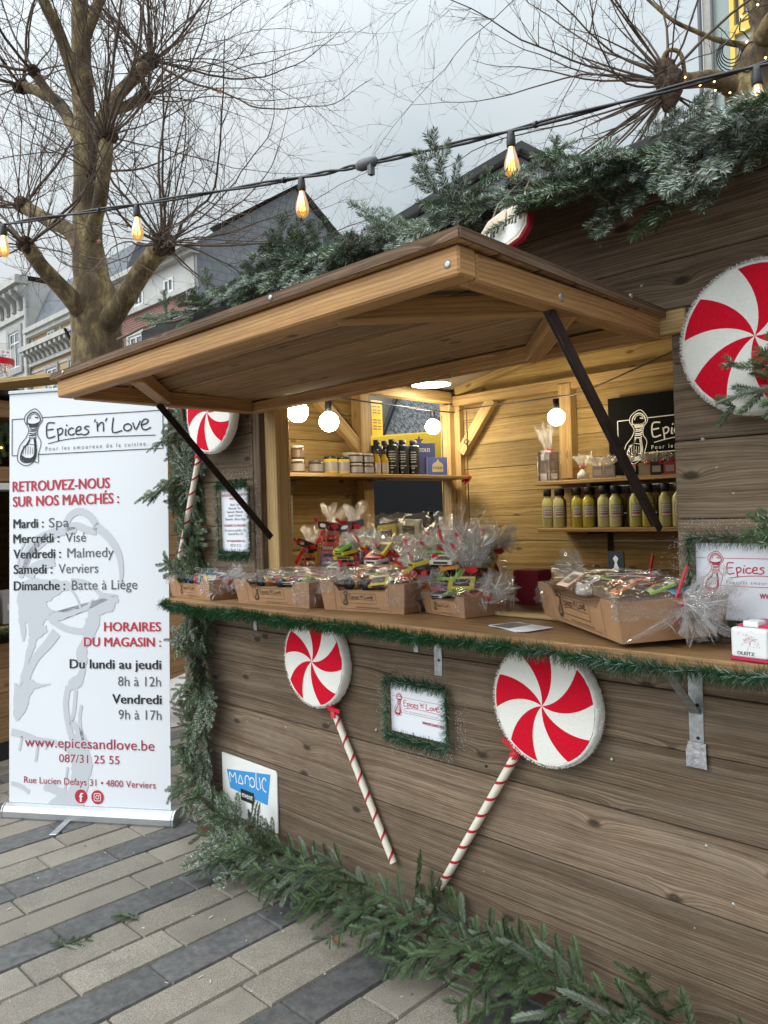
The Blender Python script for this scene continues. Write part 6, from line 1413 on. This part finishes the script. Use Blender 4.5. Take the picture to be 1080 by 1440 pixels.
# clear tub of sweets with a red band on a board above the banner's left end
t = thing('sweet_tub', 'clear tub of pink and white sweets with a red band above the banner', 'tub', (-4.72, -.28, 2.3))
tc0 = Vector((-4.70, -.24, 2.275)); T = Matrix.Translation(tc0)
mb = MB(); mb.lathe([(.075, 0), (.078, .02), (.098, .20), (.102, .205), (.096, .20)], T, 20); mb.build('tub_wall', M['clearglass'], t)
mb = MB(); mb.lathe([(.088, .09), (.092, .125)], T, 20); mb.build('red_band', M['ribbon'], t)
mb = MB(); r = random.Random(6)
for k in range(90):
    q = tc0 + Vector((r.uniform(-.055, .055), r.uniform(-.055, .055), r.uniform(.01, .185))); mb.lathe([(0, -.011), (.011, 0), (0, .011)], Matrix.Translation(q), 6, r.randrange(3))
mb.build('sweets', [pal((.70, .62, .66)), pal((.62, .25, .45)), pal((.74, .72, .72))], t)
t = thing('wooden_board', 'thin wooden board sticking out of the neighbouring chalet beside the top of the banner', 'board', (-4.8, -.3, 2.26)); mb = MB(); mb.bar(tc0 + Vector((-.35, -.1, -.012)), tc0 + Vector((.40, .22, -.014)), .2, .022); mb.build('board', M['post'], t, bevel=.002)
# white sack and cable at the chalet foot
t = thing('white_sack', 'white fabric sack slumped at the foot of the neighbouring chalet beyond the corner garland', 'sack', (-5.02, 1.2, 0))
mb = MB(); r = random.Random(2); sc_ = Vector((-4.98, 1.12, 0)); rows = []
for i in range(9):
    f = i / 8; rr = .30 * math.sqrt(max(0.02, 1 - (f * 1.0) ** 2)); rows.append([sc_ + Vector((rr * .8 * math.cos(q) * r.uniform(.93, 1.07), rr * 1.5 * math.sin(q) * r.uniform(.93, 1.07), .01 + .30 * f + r.uniform(-.01, .01))) for q in [2 * math.pi * j / 20 for j in range(20)]])
mb.grid(rows, True); mb.face(rows[-1]); mb.build('sack_body', pal((.66, .60, .58), .8), t)
mb = MB(); mb.tube(smooth2([sc_ + Vector((.27, .1, .32)), sc_ + Vector((.30, .18, .40)), sc_ + Vector((.26, .30, .36)), sc_ + Vector((.30, .35, .16))], 5), .012, 6); mb.build('handle', M['midink'], t)

# --- yellow and black van seen through the gap in the stall's left wall
t = thing('parked_van', 'yellow and black van with a chequered strip seen through the gap in the left wall', 'van', (-6.1, 4.6, 0))
VX = -5.7
def vprism(poly, y0, y1, mat, name, par=t, bev=.0):
    mb = MB(); mb.prism(poly, y0, y1, Matrix(((1, 0, 0, 0), (0, 0, 1, 0), (0, 1, 0, 0), (0, 0, 0, 1)))); return mb.build(name, mat, par, bevel=bev)
body = vprism([(VX, .35), (VX, 1.93), (VX - 2.0, 1.93), (VX - 2.0, .35)], 2.6, 7.2, M['vanblk'], 'lower_body', bev=.04)
mb = MB(); rows = []
for j in range(13):
    y = 2.6 + 4.6 * j / 12; top = 2.20 + .19 * min(1, max(0, (y - 3.3) / 1.9)); rows.append([(VX + .004, y, 1.985), (VX + .02, y, 2.06), (VX, y, top - .02), (VX - .03, y, top), (VX - 1.9, y, top), (VX - 1.9, y, 1.985)])
mb.grid(rows); mb.face(rows[0]); mb.face(rows[-1][::-1]); mb.build('upper_body', M['vanyel'], t)
mb = MB(); mb.box((VX - .001, 2.6, 1.985), (VX + .022, 7.2, 2.0)); mb.build('trim_line', M['vanblk'], t)
mb = MB()
for k in range(120):
    for q in range(3):
        y = 2.6 + k * .038; z = 1.855 + q * .038; mb.face([(VX + .003, y, z), (VX + .003, y + .038, z), (VX + .003, y + .038, z + .038), (VX + .003, y, z + .038)], None, (k + q) % 2)
mb.build('chequered_strip', [M['vanblk'], M['white']], t)
mb = MB(); mb.face([(VX - .05, 3.95, 2.235), (VX - .05, 6.9, 2.39), (VX - .45, 6.9, 3.0), (VX - .45, 4.7, 2.95), (VX - .25, 4.3, 2.62)]); mb.build('side_window', M['vanwin'], t)
mb = MB(); mb.tube(smooth2([(VX - .04, 3.95, 2.235), (VX - .20, 4.3, 2.60), (VX - .44, 4.72, 2.97)], 4), .03, 6); mb.build('window_pillar', M['vanblk'], t)
mb = MB(); mb.box((VX - 1.9, 2.6, 2.15), (VX - .47, 7.2, 3.02)); mb.build('cab', M['stonew'], t, bevel=.05)
for y in (3.5, 6.3):
    mb = MB(); Tq = frame((VX - .08, y, .36), (0, 1, 0), (0, 0, 1)); mb.lathe([(.2, -.1), (.34, -.1), (.36, 0), (.34, .1), (.2, .1)], Tq, 24); w1_ = mb.build('wheel', M['black'], t); mb = MB(); mb.lathe([(0, .08), (.2, .09)], Tq, 16); mb.build('rim', M['alu'], w1_)

# --- houses across the square
Y0 = 9.0
def wallq(mb, x0, x1, z0, z1, y=Y0, mi=0): mb.face([(x0, y, z0), (x1, y, z0), (x1, y, z1), (x0, y, z1)], [(x0, z0), (x1, z0), (x1, z1), (x0, z1)], mi)
def window(par, x0, x1, z0, z1, y=Y0, rows_=1, surround=None, sw=.14):
    mb = MB(); f = .07
    mb.box((x0, y - .03, z0), (x0 + f, y + .02, z1)); mb.box((x1 - f, y - .03, z0), (x1, y + .02, z1)); mb.box((x0 + f, y - .03, z0), (x1 - f, y + .02, z0 + f)); mb.box((x0 + f, y - .03, z1 - f), (x1 - f, y + .02, z1)); mb.box(((x0 + x1) / 2 - .03, y - .028, z0 + f), ((x0 + x1) / 2 + .03, y + .018, z1 - f))
    if rows_ > 1: mb.box((x0 + f, y - .026, z0 + (z1 - z0) * .68), (x1 - f, y + .016, z0 + (z1 - z0) * .68 + .05))
    w_ = mb.build('window', M['winframe'], par)
    mb = MB(); mb.face([(x0 + f, y - .006, z0 + f), (x1 - f, y - .006, z0 + f), (x1 - f, y - .006, z1 - f), (x0 + f, y - .006, z1 - f)]); mb.build('pane', M['winglass'], w_)
    if surround:
        mb = MB(); mb.box((x0 - sw, y - .07, z0 - sw), (x0 - .001, y, z1 + sw)); mb.box((x1 + .001, y - .07, z0 - sw), (x1 + sw, y, z1 + sw)); mb.box((x0, y - .07, z1 + .001), (x1, y, z1 + sw)); mb.box((x0 - sw * 1.2, y - .10, z0 - sw), (x1 + sw * 1.2, y - .0705, z0 - .002)); mb.box((x0, y - .069, z0 - sw + .002), (x1, y, z0 - .001)); mb.build('sill', M[surround], w_)
# white house
t = thing('white_house', 'white plastered town house with a bracketed cornice at the far left', 'house', (-32, Y0, 0))
mb = MB(); wallq(mb, -37, -28.5, 0, 10.2); mb.face([(-28.5, Y0, 0), (-28.5, Y0 + 8, 0), (-28.5, Y0 + 8, 10.2), (-28.5, Y0, 10.2)]); mb.build('wall', M['plaster'], t)
mb = MB(); mb.box((-37, Y0 - .45, 10.05), (-28.4, Y0, 10.32)); mb.box((-37, Y0 - .25, 9.92), (-28.45, Y0, 10.049)); mb.box((-37, Y0 - .12, 8.95), (-28.48, Y0, 9.12)); mb.build('cornice', M['stonew'], t)
for k in range(14):
    x = -36.6 + .62 * k; mb = MB(); mb.prism([(-.42, 9.91), (-.02, 9.91), (-.02, 9.2), (-.10, 9.25), (-.16, 9.55), (-.38, 9.75)], x, x + .2, Matrix(((0, 0, 1, 0), (1, 0, 0, Y0), (0, 1, 0, 0), (0, 0, 0, 1)))); mb.build('cornice_bracket', M['stone'], t)
window(t, -30.25, -29.25, 7.2, 8.55, surround='stone', sw=.22, rows_=2); window(t, -30.25, -29.25, 4.6, 6.2, surround='stone', sw=.2, rows_=2); window(t, -33.2, -32.2, 7.2, 8.55, surround='stone', sw=.22, rows_=2)
mb = MB(); mb.tube([(-28.42, Y0 - .1, 0), (-28.42, Y0 - .1, 10.0)], .06, 8); mb.build('drainpipe', M['stonew'], t)
mb = MB(); mb.face([(-37, Y0 - .4, 10.33), (-28.4, Y0 - .4, 10.33), (-28.4, Y0 + 4, 10.5), (-37, Y0 + 4, 10.5)]); mb.build('roof', M['slate'], t)
# yellow brick house with a slate mansard
t = thing('yellow_brick_house', 'yellow brick town house with stone corbels and a dark slate roof behind the tree', 'house', (-25, Y0, 0))
mb = MB(); wallq(mb, -28.35, -21.72, 0, 8.2, Y0 + .05); mb.build('wall', M['yelbrick'], t)
mb = MB(); mb.face([(-28.35, Y0 + .05, 8.35), (-21.72, Y0 + .05, 8.35), (-21.72, Y0 + .75, 9.95), (-28.35, Y0 + .75, 9.95)], [(-28.35, 0), (-21.72, 0), (-21.72, 1.75), (-28.35, 1.75)]); mb.face([(-28.35, Y0 + .75, 9.95), (-21.72, Y0 + .75, 9.95), (-21.72, Y0 + 6, 10.1), (-28.35, Y0 + 6, 10.1)], [(-28.35, 0), (-21.72, 0), (-21.72, 5), (-28.35, 5)])
mb.face([(-21.72, Y0 + .05, 8.35), (-21.72, Y0 + 6, 8.35), (-21.72, Y0 + 6, 10.1), (-21.72, Y0 + .75, 9.95)], [(0, 0), (6, 0), (6, 1.75), (.75, 1.7)]); mb.build('roof', M['slate_l'], t)
mb = MB(); mb.box((-28.4, Y0 - .25, 8.2), (-21.7, Y0 + .04, 8.36)); mb.box((-28.4, Y0 - .15, 8.06), (-21.7, Y0 + .04, 8.199)); mb.box((-28.4, Y0 - .42, 7.50), (-21.7, Y0 + .04, 7.66)); mb.box((-28.4, Y0 - .08, 7.02), (-21.7, Y0 + .04, 7.14)); mb.build('cornice', M['stonew'], t)
mb = MB(); mb.box((-28.4, Y0 + .0, 7.141), (-21.7, Y0 + .049, 7.499)); mb.build('frieze', M['stone'], t)
for k in range(17):
    x = -28.2 + .39 * k; mb = MB(); mb.prism([(-.38, 7.495), (-.0, 7.495), (-.0, 7.10), (-.10, 7.14), (-.18, 7.30), (-.36, 7.38)], x, x + .17, Matrix(((0, 0, 1, 0), (1, 0, 0, Y0), (0, 1, 0, 0), (0, 0, 0, 1)))); mb.build('cornice_bracket', M['stonew'], t)
for x in (-26.9, -25.0, -23.2):
    window(t, x, x + .6, 7.70, 8.04, Y0 + .045); window(t, x - .1, x + .75, 5.0, 6.75, Y0 + .045, 2, 'stone', .13)
mb = MB()
for z in (6.8, 6.45, 6.1, 5.75): mb.box((-28.38, Y0 + .02, z), (-21.72, Y0 + .049, z + .09))
for x in (-28.3, -25.9, -24.0, -22.2): mb.box((x, Y0 + .015, 7.665), (x + .16, Y0 + .0495, 8.055))
mb.build('stone_bands', M['stonew'], t)
for k in range(3):
    x = -28.2 + k * 2.25; mb = MB(); mb.box((x, Y0 - .04, 4.5), (x + .7, Y0 + .014, 7.0)); 
mb = MB(); mb.tube([(-24.25, Y0 - .5, 7.6), (-24.25, Y0 - .1, 6.9), (-24.25, Y0 - .1, 0)], .05, 8); mb.build('drainpipe', M['iron'], t)
# red brick house with white attic storey and slate gable end
t = thing('red_brick_house', 'red brick house with a white attic storey and a tall grey slate gable end', 'house', (-19.5, Y0, 0))
mb = MB(); wallq(mb, -21.7, -17.24, 0, 7.38); mb.build('wall', M['redbrick'], t)
mb = MB(); wallq(mb, -21.7, -17.24, 7.52, 8.25); mb.build('attic_wall', M['plaster'], t)
mb = MB(); mb.box((-21.72, Y0 - .10, 7.38), (-17.22, Y0 + .02, 7.52)); mb.box((-21.72, Y0 - .22, 8.25), (-17.15, Y0 + .02, 8.36)); mb.box((-21.72, Y0 - .42, 8.361), (-17.1, Y0 + .02, 8.5)); mb.box((-17.70, Y0 - .07, 0), (-17.225, Y0 - .001, 7.379)); mb.box((-17.70, Y0 - .07, 7.521), (-17.225, Y0 - .001, 8.249)); mb.build('cornice', M['stonew'], t)
mb = MB(); mb.face([(-17.235, Y0, 0), (-17.235, 15.6, 0), (-17.235, 15.6, 8.4), (-17.235, 12.33, 10.85), (-17.235, Y0 - .1, 8.5)], [(9, 0), (15.6, 0), (15.6, 8.4), (12.33, 10.85), (8.9, 8.5)]); mb.build('gable_wall', M['slate_g'], t)
mb = MB(); mb.face([(-21.7, Y0 - .35, 8.51), (-17.05, Y0 - .35, 8.51), (-17.05, 12.33, 10.95), (-21.7, 12.33, 10.95)], [(0, 0), (4.6, 0), (4.6, 4.5), (0, 4.5)]); mb.face([(-21.7, 15.8, 8.5), (-17.05, 15.8, 8.5), (-17.05, 12.33, 10.95), (-21.7, 12.33, 10.95)], [(0, 0), (4.6, 0), (4.6, 4.5), (0, 4.5)]); mb.build('roof', M['tile'], t)
for x in (-20.55, -18.9): window(t, x, x + .5, 7.55, 7.95)
for x in (-20.9, -19.25, -18.55 + .1): window(t, x, x + .75, 5.3, 6.75, Y0, 2, 'stonew', .13)
# grey slate house behind the middle of the stall: its gable looks straight at the square
t = thing('slate_gable_house', 'grey slate clad house whose gable shows above the garland in the middle', 'house', (-8.0, 8.6, 0))
HV = Vector((-.703, .711, 0)); HR = Vector((.711, .703, 0)); HO = Vector((0, -1.85, -.43)) + HV * 13.0 + HR * .32
GMh = frame(HO, HR, (0, 0, 1)) @ Matrix.Diagonal((1, 1, -1, 1))      # x across the gable, y up, z away from the square
def hp(x, z, y=0.0): return GMh @ Vector((x, z, y))
gx = [(.0, 0), (3.55, 0), (3.55, 7.02), (2.15, 7.80), (.0, 6.62)]
mb = MB(); mb.face([hp(*q) for q in gx], gx)
for i, j in ((0, 4), (2, 1)): mb.face([hp(*gx[i]), hp(*gx[i], 8), hp(*gx[j], 8), hp(*gx[j])], [(0, 0), (8, 0), (8, 7), (0, 7)])
mb.build('gable_wall', M['slate_g'], t)
mb = MB()
for (a, b) in (((-.30, 6.50), (2.15, 7.86)), ((2.15, 7.86), (3.85, 6.90))):
    q = [hp(*a, -.2), hp(*b, -.2), hp(*b, 8.2), hp(*a, 8.2)]; q2 = [hp(a[0], a[1] + .13, -.2), hp(b[0], b[1] + .13, -.2), hp(b[0], b[1] + .13, 8.2), hp(a[0], a[1] + .13, 8.2)]
    mb.face(q, [(0, 0), (0, 3), (8, 3), (8, 0)]); mb.face(q2[::-1], [(0, 0), (0, 3), (8, 3), (8, 0)])
    for i in range(4): j = (i + 1) % 4; mb.face([q[i], q2[i], q2[j], q[j]])
rf = mb.build('roof', M['tile'], t)
mb = MB(); mb.box((2.9, 7.2, 1.2), (3.25, 7.85, 1.6), GMh); mb.build('chimney', M['stone'], rf)
mb = MB(); mb.prism([(.15, 5.2), (1.35, 5.2), (1.35, 6.55), (.95, 6.80), (.15, 6.45)], -.06, -.001, GMh); mb.build('pale_panel', pal((.42, .46, .50), .6), t)
# tall building at the right
t = thing('tall_building', 'tall pale building with yellow window frames and grey panels at the upper right', 'building', (-3.2, Y0, 0))
BX = -4.22
mb = MB(); wallq(mb, BX, BX + .155, 0, 12); mb.face([(BX, Y0, 0), (BX, Y0 + 7, 0), (BX, Y0 + 7, 12), (BX, Y0, 12)]); mb.build('wall', M['beigeplaster'], t)
mb = MB(); wallq(mb, BX + .155, BX + .37, 0, 12, Y0 - .01); mb.build('grey_cladding', M['greypanel'], t)
mb = MB(); mb.face([(BX, Y0, 12), (2.5, Y0, 12), (2.5, Y0 + 7, 12), (BX, Y0 + 7, 12)]); mb.build('flat_roof', M['roof'], t); mb = MB(); wallq(mb, BX + .43, 2.5, 0, 7.72, Y0 + .02); mb.build('panel_wall', M['plaster'], t)
mb = MB(); mb.box((BX + .37, Y0 - .04, 0), (BX + .43, Y0 + .03, 12)); mb.box((BX + .43, Y0 - .04, 7.72), (2.5, Y0 + .03, 7.84)); mb.build('yellow_frame', M['yelframe'], t)
for k in range(3):
    x = BX + .50 + k * 1.2; mb = MB(); f = .06; z0, z1 = 7.86, 9.3; x1 = x + 1.05
    mb.box((x, Y0 - .05, z0), (x + f, Y0 + .02, z1)); mb.box((x1 - f, Y0 - .05, z0), (x1, Y0 + .02, z1)); mb.box((x + f, Y0 - .05, z0), (x1 - f, Y0 + .02, z0 + f)); mb.box((x + f, Y0 - .05, z1 - f), (x1 - f, Y0 + .02, z1)); w_ = mb.build('window', M['yelframe'], t)
    mb = MB(); mb.face([(x + f, Y0 - .01, z0 + f), (x1 - f, Y0 - .01, z0 + f), (x1 - f, Y0 - .01, z1 - f), (x + f, Y0 - .01, z1 - f)]); mb.build('pane', M['winglass'], w_)
mb = MB(); wallq(mb, BX + .43, 2.5, 9.31, 12, Y0 + .02); mb.build('upper_panel', M['plaster'], t)
mb = MB(); mb.tube([(BX + .15, Y0 - .06, 0), (BX + .15, Y0 - .06, 12)], .022, 8); mb.tube([(BX - .03, Y0 - .03, 0), (BX - .03, Y0 - .03, 12)], .03, 8); mb.build('drainpipe', M['midink'], t)

# ================================================================== PLANE TREES (pollarded, bare)
tg = random.Random(17)
def whip(mb, p, d, ln, r0, up_, sub=2, wob=.10):
    """long thin shoot that curves, with zigzag side twigs"""
    n = max(5, int(ln / .13)); pts = [Vector(p)]; d = Vector(d).normalized()
    for i in range(n):
        d = (d + Vector((tg.gauss(0, wob), tg.gauss(0, wob), tg.gauss(0, wob) + up_ / n))).normalized(); pts.append(pts[-1] + d * ln / n)
    rad = [r0 * (1 - .82 * (i / n)) for i in range(n + 1)]
    mb.tube(pts, rad, 5 if r0 > .006 else 4, 0, (.5, 0, 0), False)
    if sub > 0:
        k = int(ln / .16) if sub > 1 else int(ln / .14)
        for _ in range(k):
            f = tg.uniform(.22, .97); q = int(f * n); a = pts[q]; T = (pts[min(q + 1, n)] - pts[max(q - 1, 0)]).normalized()
            o = T.orthogonal(); o.rotate(Matrix.Rotation(tg.uniform(0, 6.28), 3, T)); dd = (T * tg.uniform(.5, 1.1) + o * tg.uniform(.5, 1.0)).normalized()
            whip(mb, a, dd, ln * tg.uniform(.10, .30) * (1.15 - .5 * f) + .06, max(.0016, rad[q] * .5), up_ * .4, sub - 1, .16)
def knob(mb, c, r, d):
    d = Vector(d).normalized(); rows = []
    Mq = d.to_track_quat('Z', 'Y').to_matrix()
    for i in range(13):
        a = math.pi * i / 12; rows.append([Vector(c) + Mq @ Vector((r * math.sin(a) * math.cos(q) * tg.uniform(.8, 1.2), r * math.sin(a) * math.sin(q) * tg.uniform(.8, 1.2), -r * 1.15 * math.cos(a) + tg.uniform(-.1, .1) * r)) for q in [2 * math.pi * j / 22 for j in range(22)]])
    mb.grid(rows, True)
def limb(name, pts, rads, root, kr=None, shoots=0, sln=(1.2, 2.2), dirs=None, up_=.5, sr=.009):
    pts = [Vector(p) for p in pts]; P = smooth2(pts, 4); R = []
    m = len(P)
    for i in range(m):
        f = i / (m - 1) * (len(rads) - 1); q = int(f); R.append((rads[q] + (rads[min(q + 1, len(rads) - 1)] - rads[q]) * (f - q)) * tg.uniform(.94, 1.06))
    R = [q * (.84 if name == 'limb' else 1) for q in R]
    mb = MB(); mb.tube(P, R, 14); o = mb.build(name, M['bark'], root)
    if kr:
        mb = MB(); knob(mb, P[-1], kr * .52, P[-1] - P[-3])
        for q in range(3): knob(mb, P[-1] + Vector((tg.uniform(-.4, .4), tg.uniform(-.4, .4), tg.uniform(-.4, .4))) * kr, kr * tg.uniform(.3, .48), P[-1] - P[-3]); mb.build('knob', M['knob'], o)
    if shoots:
        mb = MB(); base = (P[-1] - P[-4]).normalized()
        for i in range(shoots):
            dd = Vector((tg.gauss(0, 1), tg.gauss(0, 1), tg.gauss(0, .8))).normalized(); dd = (dd + base * .25 + Vector(dirs or (0, 0, 0)) * .55 + Vector((0, 0, .25))).normalized()
            whip(mb, P[-1] + dd * (kr or .05) * .5, dd, tg.uniform(*sln) * 1.3, sr * (tg.uniform(.5, 1.0) if i % 5 else tg.uniform(1.3, 2.0)), up_ * (tg.uniform(-.2, 1.9) if i % 5 else tg.uniform(1.2, 2.4)), 2, .105)
        mb.build('shoots', M['bark_twig'], o)
    return o
t = thing('plane_tree', 'big bare pollarded plane tree with a mottled trunk and knobbly limbs on the left', 'tree', (-7.72, 1.76, 0))
limb('trunk', [(-7.72, 1.76, 0), (-7.71, 1.77, 1.6), (-7.71, 1.78, 2.7), (-7.71, 1.78, 3.3), (-7.72, 1.77, 3.76), (-7.75, 1.74, 4.21), (-7.75, 1.73, 4.8), (-7.75, 1.74, 5.39), (-7.76, 1.73, 5.98), (-7.76, 1.73, 6.5), (-7.75, 1.73, 7.3), (-7.78, 1.75, 8.0)], [.31, .28, .255, .265, .22, .155, .130, .115, .105, .09, .075, .06], t, .12, 16, (1.2, 2.2))
SH = (1.0, 2.0)
limb('limb', [(-7.72, 1.74, 3.50), (-7.62, 1.45, 3.72), (-7.58, 1.2, 3.92), (-7.59, 1.05, 4.12)], [.15, .105, .09, .085], t, .14, 23, SH, (-.1, -.2, .1))
limb('limb', [(-7.77, 1.73, 4.10), (-8.02, 1.69, 4.50), (-8.43, 1.62, 4.74), (-8.84, 1.5, 4.99)], [.13, .10, .09, .085], t, .16, 23, SH, (-.3, -.3, .2))
limb('limb', [(-7.66, 1.79, 3.40), (-7.25, 1.83, 3.62), (-6.9, 1.88, 3.88), (-6.56, 1.92, 4.06)], [.16, .125, .115, .12], t, .19, 38, (1.0, 2.3), (.55, .2, .15))
limb('limb', [(-7.68, 1.72, 4.35), (-7.40, 1.70, 4.62), (-7.16, 1.64, 4.85), (-7.12, 1.66, 5.18)], [.10, .08, .08, .085], t, .15, 31, SH, (.5, .3, .1))
limb('limb', [(-7.72, 1.76, 5.35), (-7.63, 1.99, 5.84), (-7.66, 2.2, 6.14), (-7.56, 2.42, 6.42)], [.10, .085, .08, .08], t, .15, 34, (1.2, 2.6), (.6, .3, .2))
limb('limb', [(-7.66, 1.95, 5.75), (-7.7, 2.15, 5.88), (-7.62, 2.38, 6.05)], [.07, .065, .07], t, .12, 21, SH, (.6, .4, 0))
limb('limb', [(-7.75, 1.72, 5.35), (-8.2, 1.71, 5.9), (-8.5, 1.70, 6.15), (-8.92, 1.57, 6.4)], [.09, .08, .07, .07], t, .13, 24, SH, (-.3, -.2, .2))
limb('limb', [(-8.2, 1.71, 5.9), (-8.3, 1.58, 6.1), (-8.32, 1.46, 6.26)], [.06, .06, .06], t, .12, 14, SH, (0, -.3, .2))
limb('limb', [(-7.77, 1.70, 5.9), (-7.71, 1.49, 6.38), (-7.62, 1.3, 6.6), (-7.55, 1.15, 7.0)], [.08, .07, .065, .06], t, .12, 21, SH, (.2, -.2, .2))
limb('limb', [(-7.72, 1.77, 6.5), (-7.61, 1.87, 6.85), (-7.58, 2.05, 7.2)], [.07, .065, .06], t, .12, 24, SH, (.5, .3, 0))
limb('limb', [(-7.74, 1.75, 4.85), (-7.62, 1.72, 4.95), (-7.56, 1.70, 5.0)], [.06, .05, .05], t, .08, 11, (.8, 1.6), (.5, .1, .2))
for i, (p, s_) in enumerate((((-6.55, 2.6, 5.75), .034), ((-6.9, 2.4, 6.2), .024), ((-6.9, 2.2, 5.9), .02), ((-6.6, 1.3, 3.95), .03), ((-7.1, 1.6, 4.9), .02))):
    mb = MB(); c = Vector(p); mb.face([c + Vector((s_ * rr * math.cos(a), s_ * .6 * rr * math.cos(a) + tg.uniform(-.004, .004), s_ * rr * math.sin(a))) for a, rr in [(.63 * q, (1.1 if q % 2 == 0 else .5) * tg.uniform(.8, 1.2)) for q in range(10)]])
    mb.build('dry_leaf', M['leafbrown'], t)
t = thing('plane_tree', 'pollarded plane tree with a knobbly side limb and fairy lights wound on its trunk', 'tree', (-2.1, 4.5, 0))
limb('trunk', [(-2.0, 4.6, 0), (-2.05, 4.55, 2.0), (-2.10, 4.51, 3.7), (-2.11, 4.50, 4.24), (-2.13, 4.48, 4.66), (-2.02, 4.58, 5.0), (-2.02, 4.60, 5.24), (-2.09, 4.53, 5.6), (-2.2, 4.45, 6.2)], [.24, .21, .165, .165, .175, .13, .12, .11, .10], t)
lb = limb('limb', [(-2.13, 4.48, 4.62), (-2.28, 4.2, 4.69), (-2.39, 3.95, 4.63), (-2.45, 3.80, 4.63)], [.12, .072, .068, .07], t)
mb = MB(); kc = Vector((-2.455, 3.775, 4.57))
for dz, r in ((.09, .085), (.02, .10), (-.07, .085), (-.15, .055)): knob(mb, kc + Vector((tg.uniform(-.02, .02), tg.uniform(-.02, .02), dz)), r, (0, 0, 1))
mb.build('knob', M['knob'], lb)
mb = MB(); left = Vector((-.711, -.703, 0)); 
for i in range(34):
    a = tg.uniform(-1.2, 1.25) if i < 25 else tg.uniform(-3.1, 3.1); dd = left * math.cos(a) + Vector((0, 0, 1)) * math.sin(a) * .9 + Vector((tg.gauss(0, .35), tg.gauss(0, .35), 0)); dd.normalize()
    st = kc + Vector((0, 0, .08 * math.sin(a))) + dd * .07
    whip(mb, st, dd, tg.uniform(1.0, 2.5) if i % 3 else tg.uniform(.6, 1.2), .0115 * tg.uniform(.55, 1.15), .55 * tg.uniform(-.2, 1.2), 2, .075)
mb.build('shoots', M['bark_twig'], lb)
limb('limb', [(-2.05, 4.55, 4.95), (-1.9, 4.35, 5.0), (-1.7, 4.2, 5.05)], [.11, .10, .09], t, .12, 16, (1.2, 2.2), (-.1, -.2, .2))
limb('limb', [(-2.15, 4.5, 5.85), (-2.5, 4.2, 6.05), (-2.8, 3.9, 6.15)], [.07, .06, .06], t, .10, 24, (1.3, 2.6), (-.4, -.35, -.1))
mb = MB(); mb.tube(smooth2([kc + Vector((-.05, -.05, .09)), kc + Vector((.0, 0, .24)), kc + Vector((.07, .07, .22)), kc + Vector((.09, .09, .05))], 6), .016, 8); mb.build('looped_branch', M['bark'], lb)
mb = MB(); mb.tube(smooth2([(-2.10, 4.48, 4.98), (-2.24, 4.32, 5.01), (-2.38, 4.15, 5.08), (-2.52, 3.98, 5.18), (-2.70, 3.80, 5.42)], 6), [.026 - .0007 * i for i in range(25)], 8); mb.build('pale_branch', M['bark'], t)
mb = MB(); hp = []
for i in range(140): a = i * .33; z = 3.5 + i * .0135; rr = .185 if z < 4.8 else .15; hp.append(Vector((-2.11 + (.06 if z > 4.8 else 0) + rr * math.cos(a), 4.50 + (.06 if z > 4.8 else 0) + rr * math.sin(a), z + .03 * math.sin(i * 1.7))))
mb.tube(hp, .005, 5)
for k in range(5): mb.tube([Vector((-2.20, 4.34, 4.93)) + Vector(((.07 + .012 * k) * math.cos(q) * .7, (.06 + .014 * k) * math.cos(q) * .7, (.07 + .015 * k) * math.sin(q) - .012 * k)) for q in [2 * math.pi * j / 16 for j in range(17)]], .0045, 5)
cb = mb.build('fairy_light_cable', M['cable'], t)
mb = MB()
for i in range(0, 140, 3):
    mb.lathe([(0, -.010), (.009, 0), (0, .010)], Matrix.Translation(hp[i] + Vector((.012, -.012, 0))), 8)
lq = Vector((-2.2, 4.3, 4.66))
for i in range(14): f = i / 14; q = Vector((-2.13, 4.42, 4.62)).lerp(Vector((-2.42, 3.86, 4.60)), f); mb.lathe([(0, -.008), (.008, 0), (0, .008)], Matrix.Translation(q + Vector((.05 * math.sin(i * 2.1), -.05, .07 * math.cos(i * 2.3)))), 8)
mb.build('fairy_bulbs', M['fairy'], cb)

# dry leaf and small litter on the paving
t = thing('dry_leaf', 'single brown dry leaf on the paving in front of the fir garland', 'leaf', (-1.95, -.16, .013))
mb = MB(); c = Vector((-1.955, -.165, .016)); mb.grid([[c + Vector((.035 * x, .016 * y * (1 - .7 * abs(x)), .008 * abs(y) + .006 * x * x)) for x in (-1, -.6, -.1, .4, .8, 1)] for y in (-1, -.3, .3, 1)], sm=False); mb.build('leaf_blade', M['leafbrown'], t)
mb = MB(); r = random.Random(12)
for k in range(230):
    x = r.uniform(-4.5, -.8); y = r.uniform(-1.7, -.1) if k > 70 else r.uniform(-.4, -.05); s_ = r.uniform(.0010, .0032); a = r.uniform(0, 3.14); l_ = s_ * r.choice([1, 1, 1, 2, 3])
    T = Matrix.Translation((x, y, .0125)) @ Matrix.Rotation(a, 4, 'Z'); mb.box((-l_, -s_ * .6, 0), (l_, s_ * .6, s_ * .5), T, r.choice([0, 0, 1, 2]))
meta(mb.build('litter', [pal((.55, .53, .48), .8), M['leafbrown'], M['stemwood']]), 'tiny pale crumbs and needles scattered over the paving', 'litter', None, 'stuff')
bpy.context.view_layer.update()
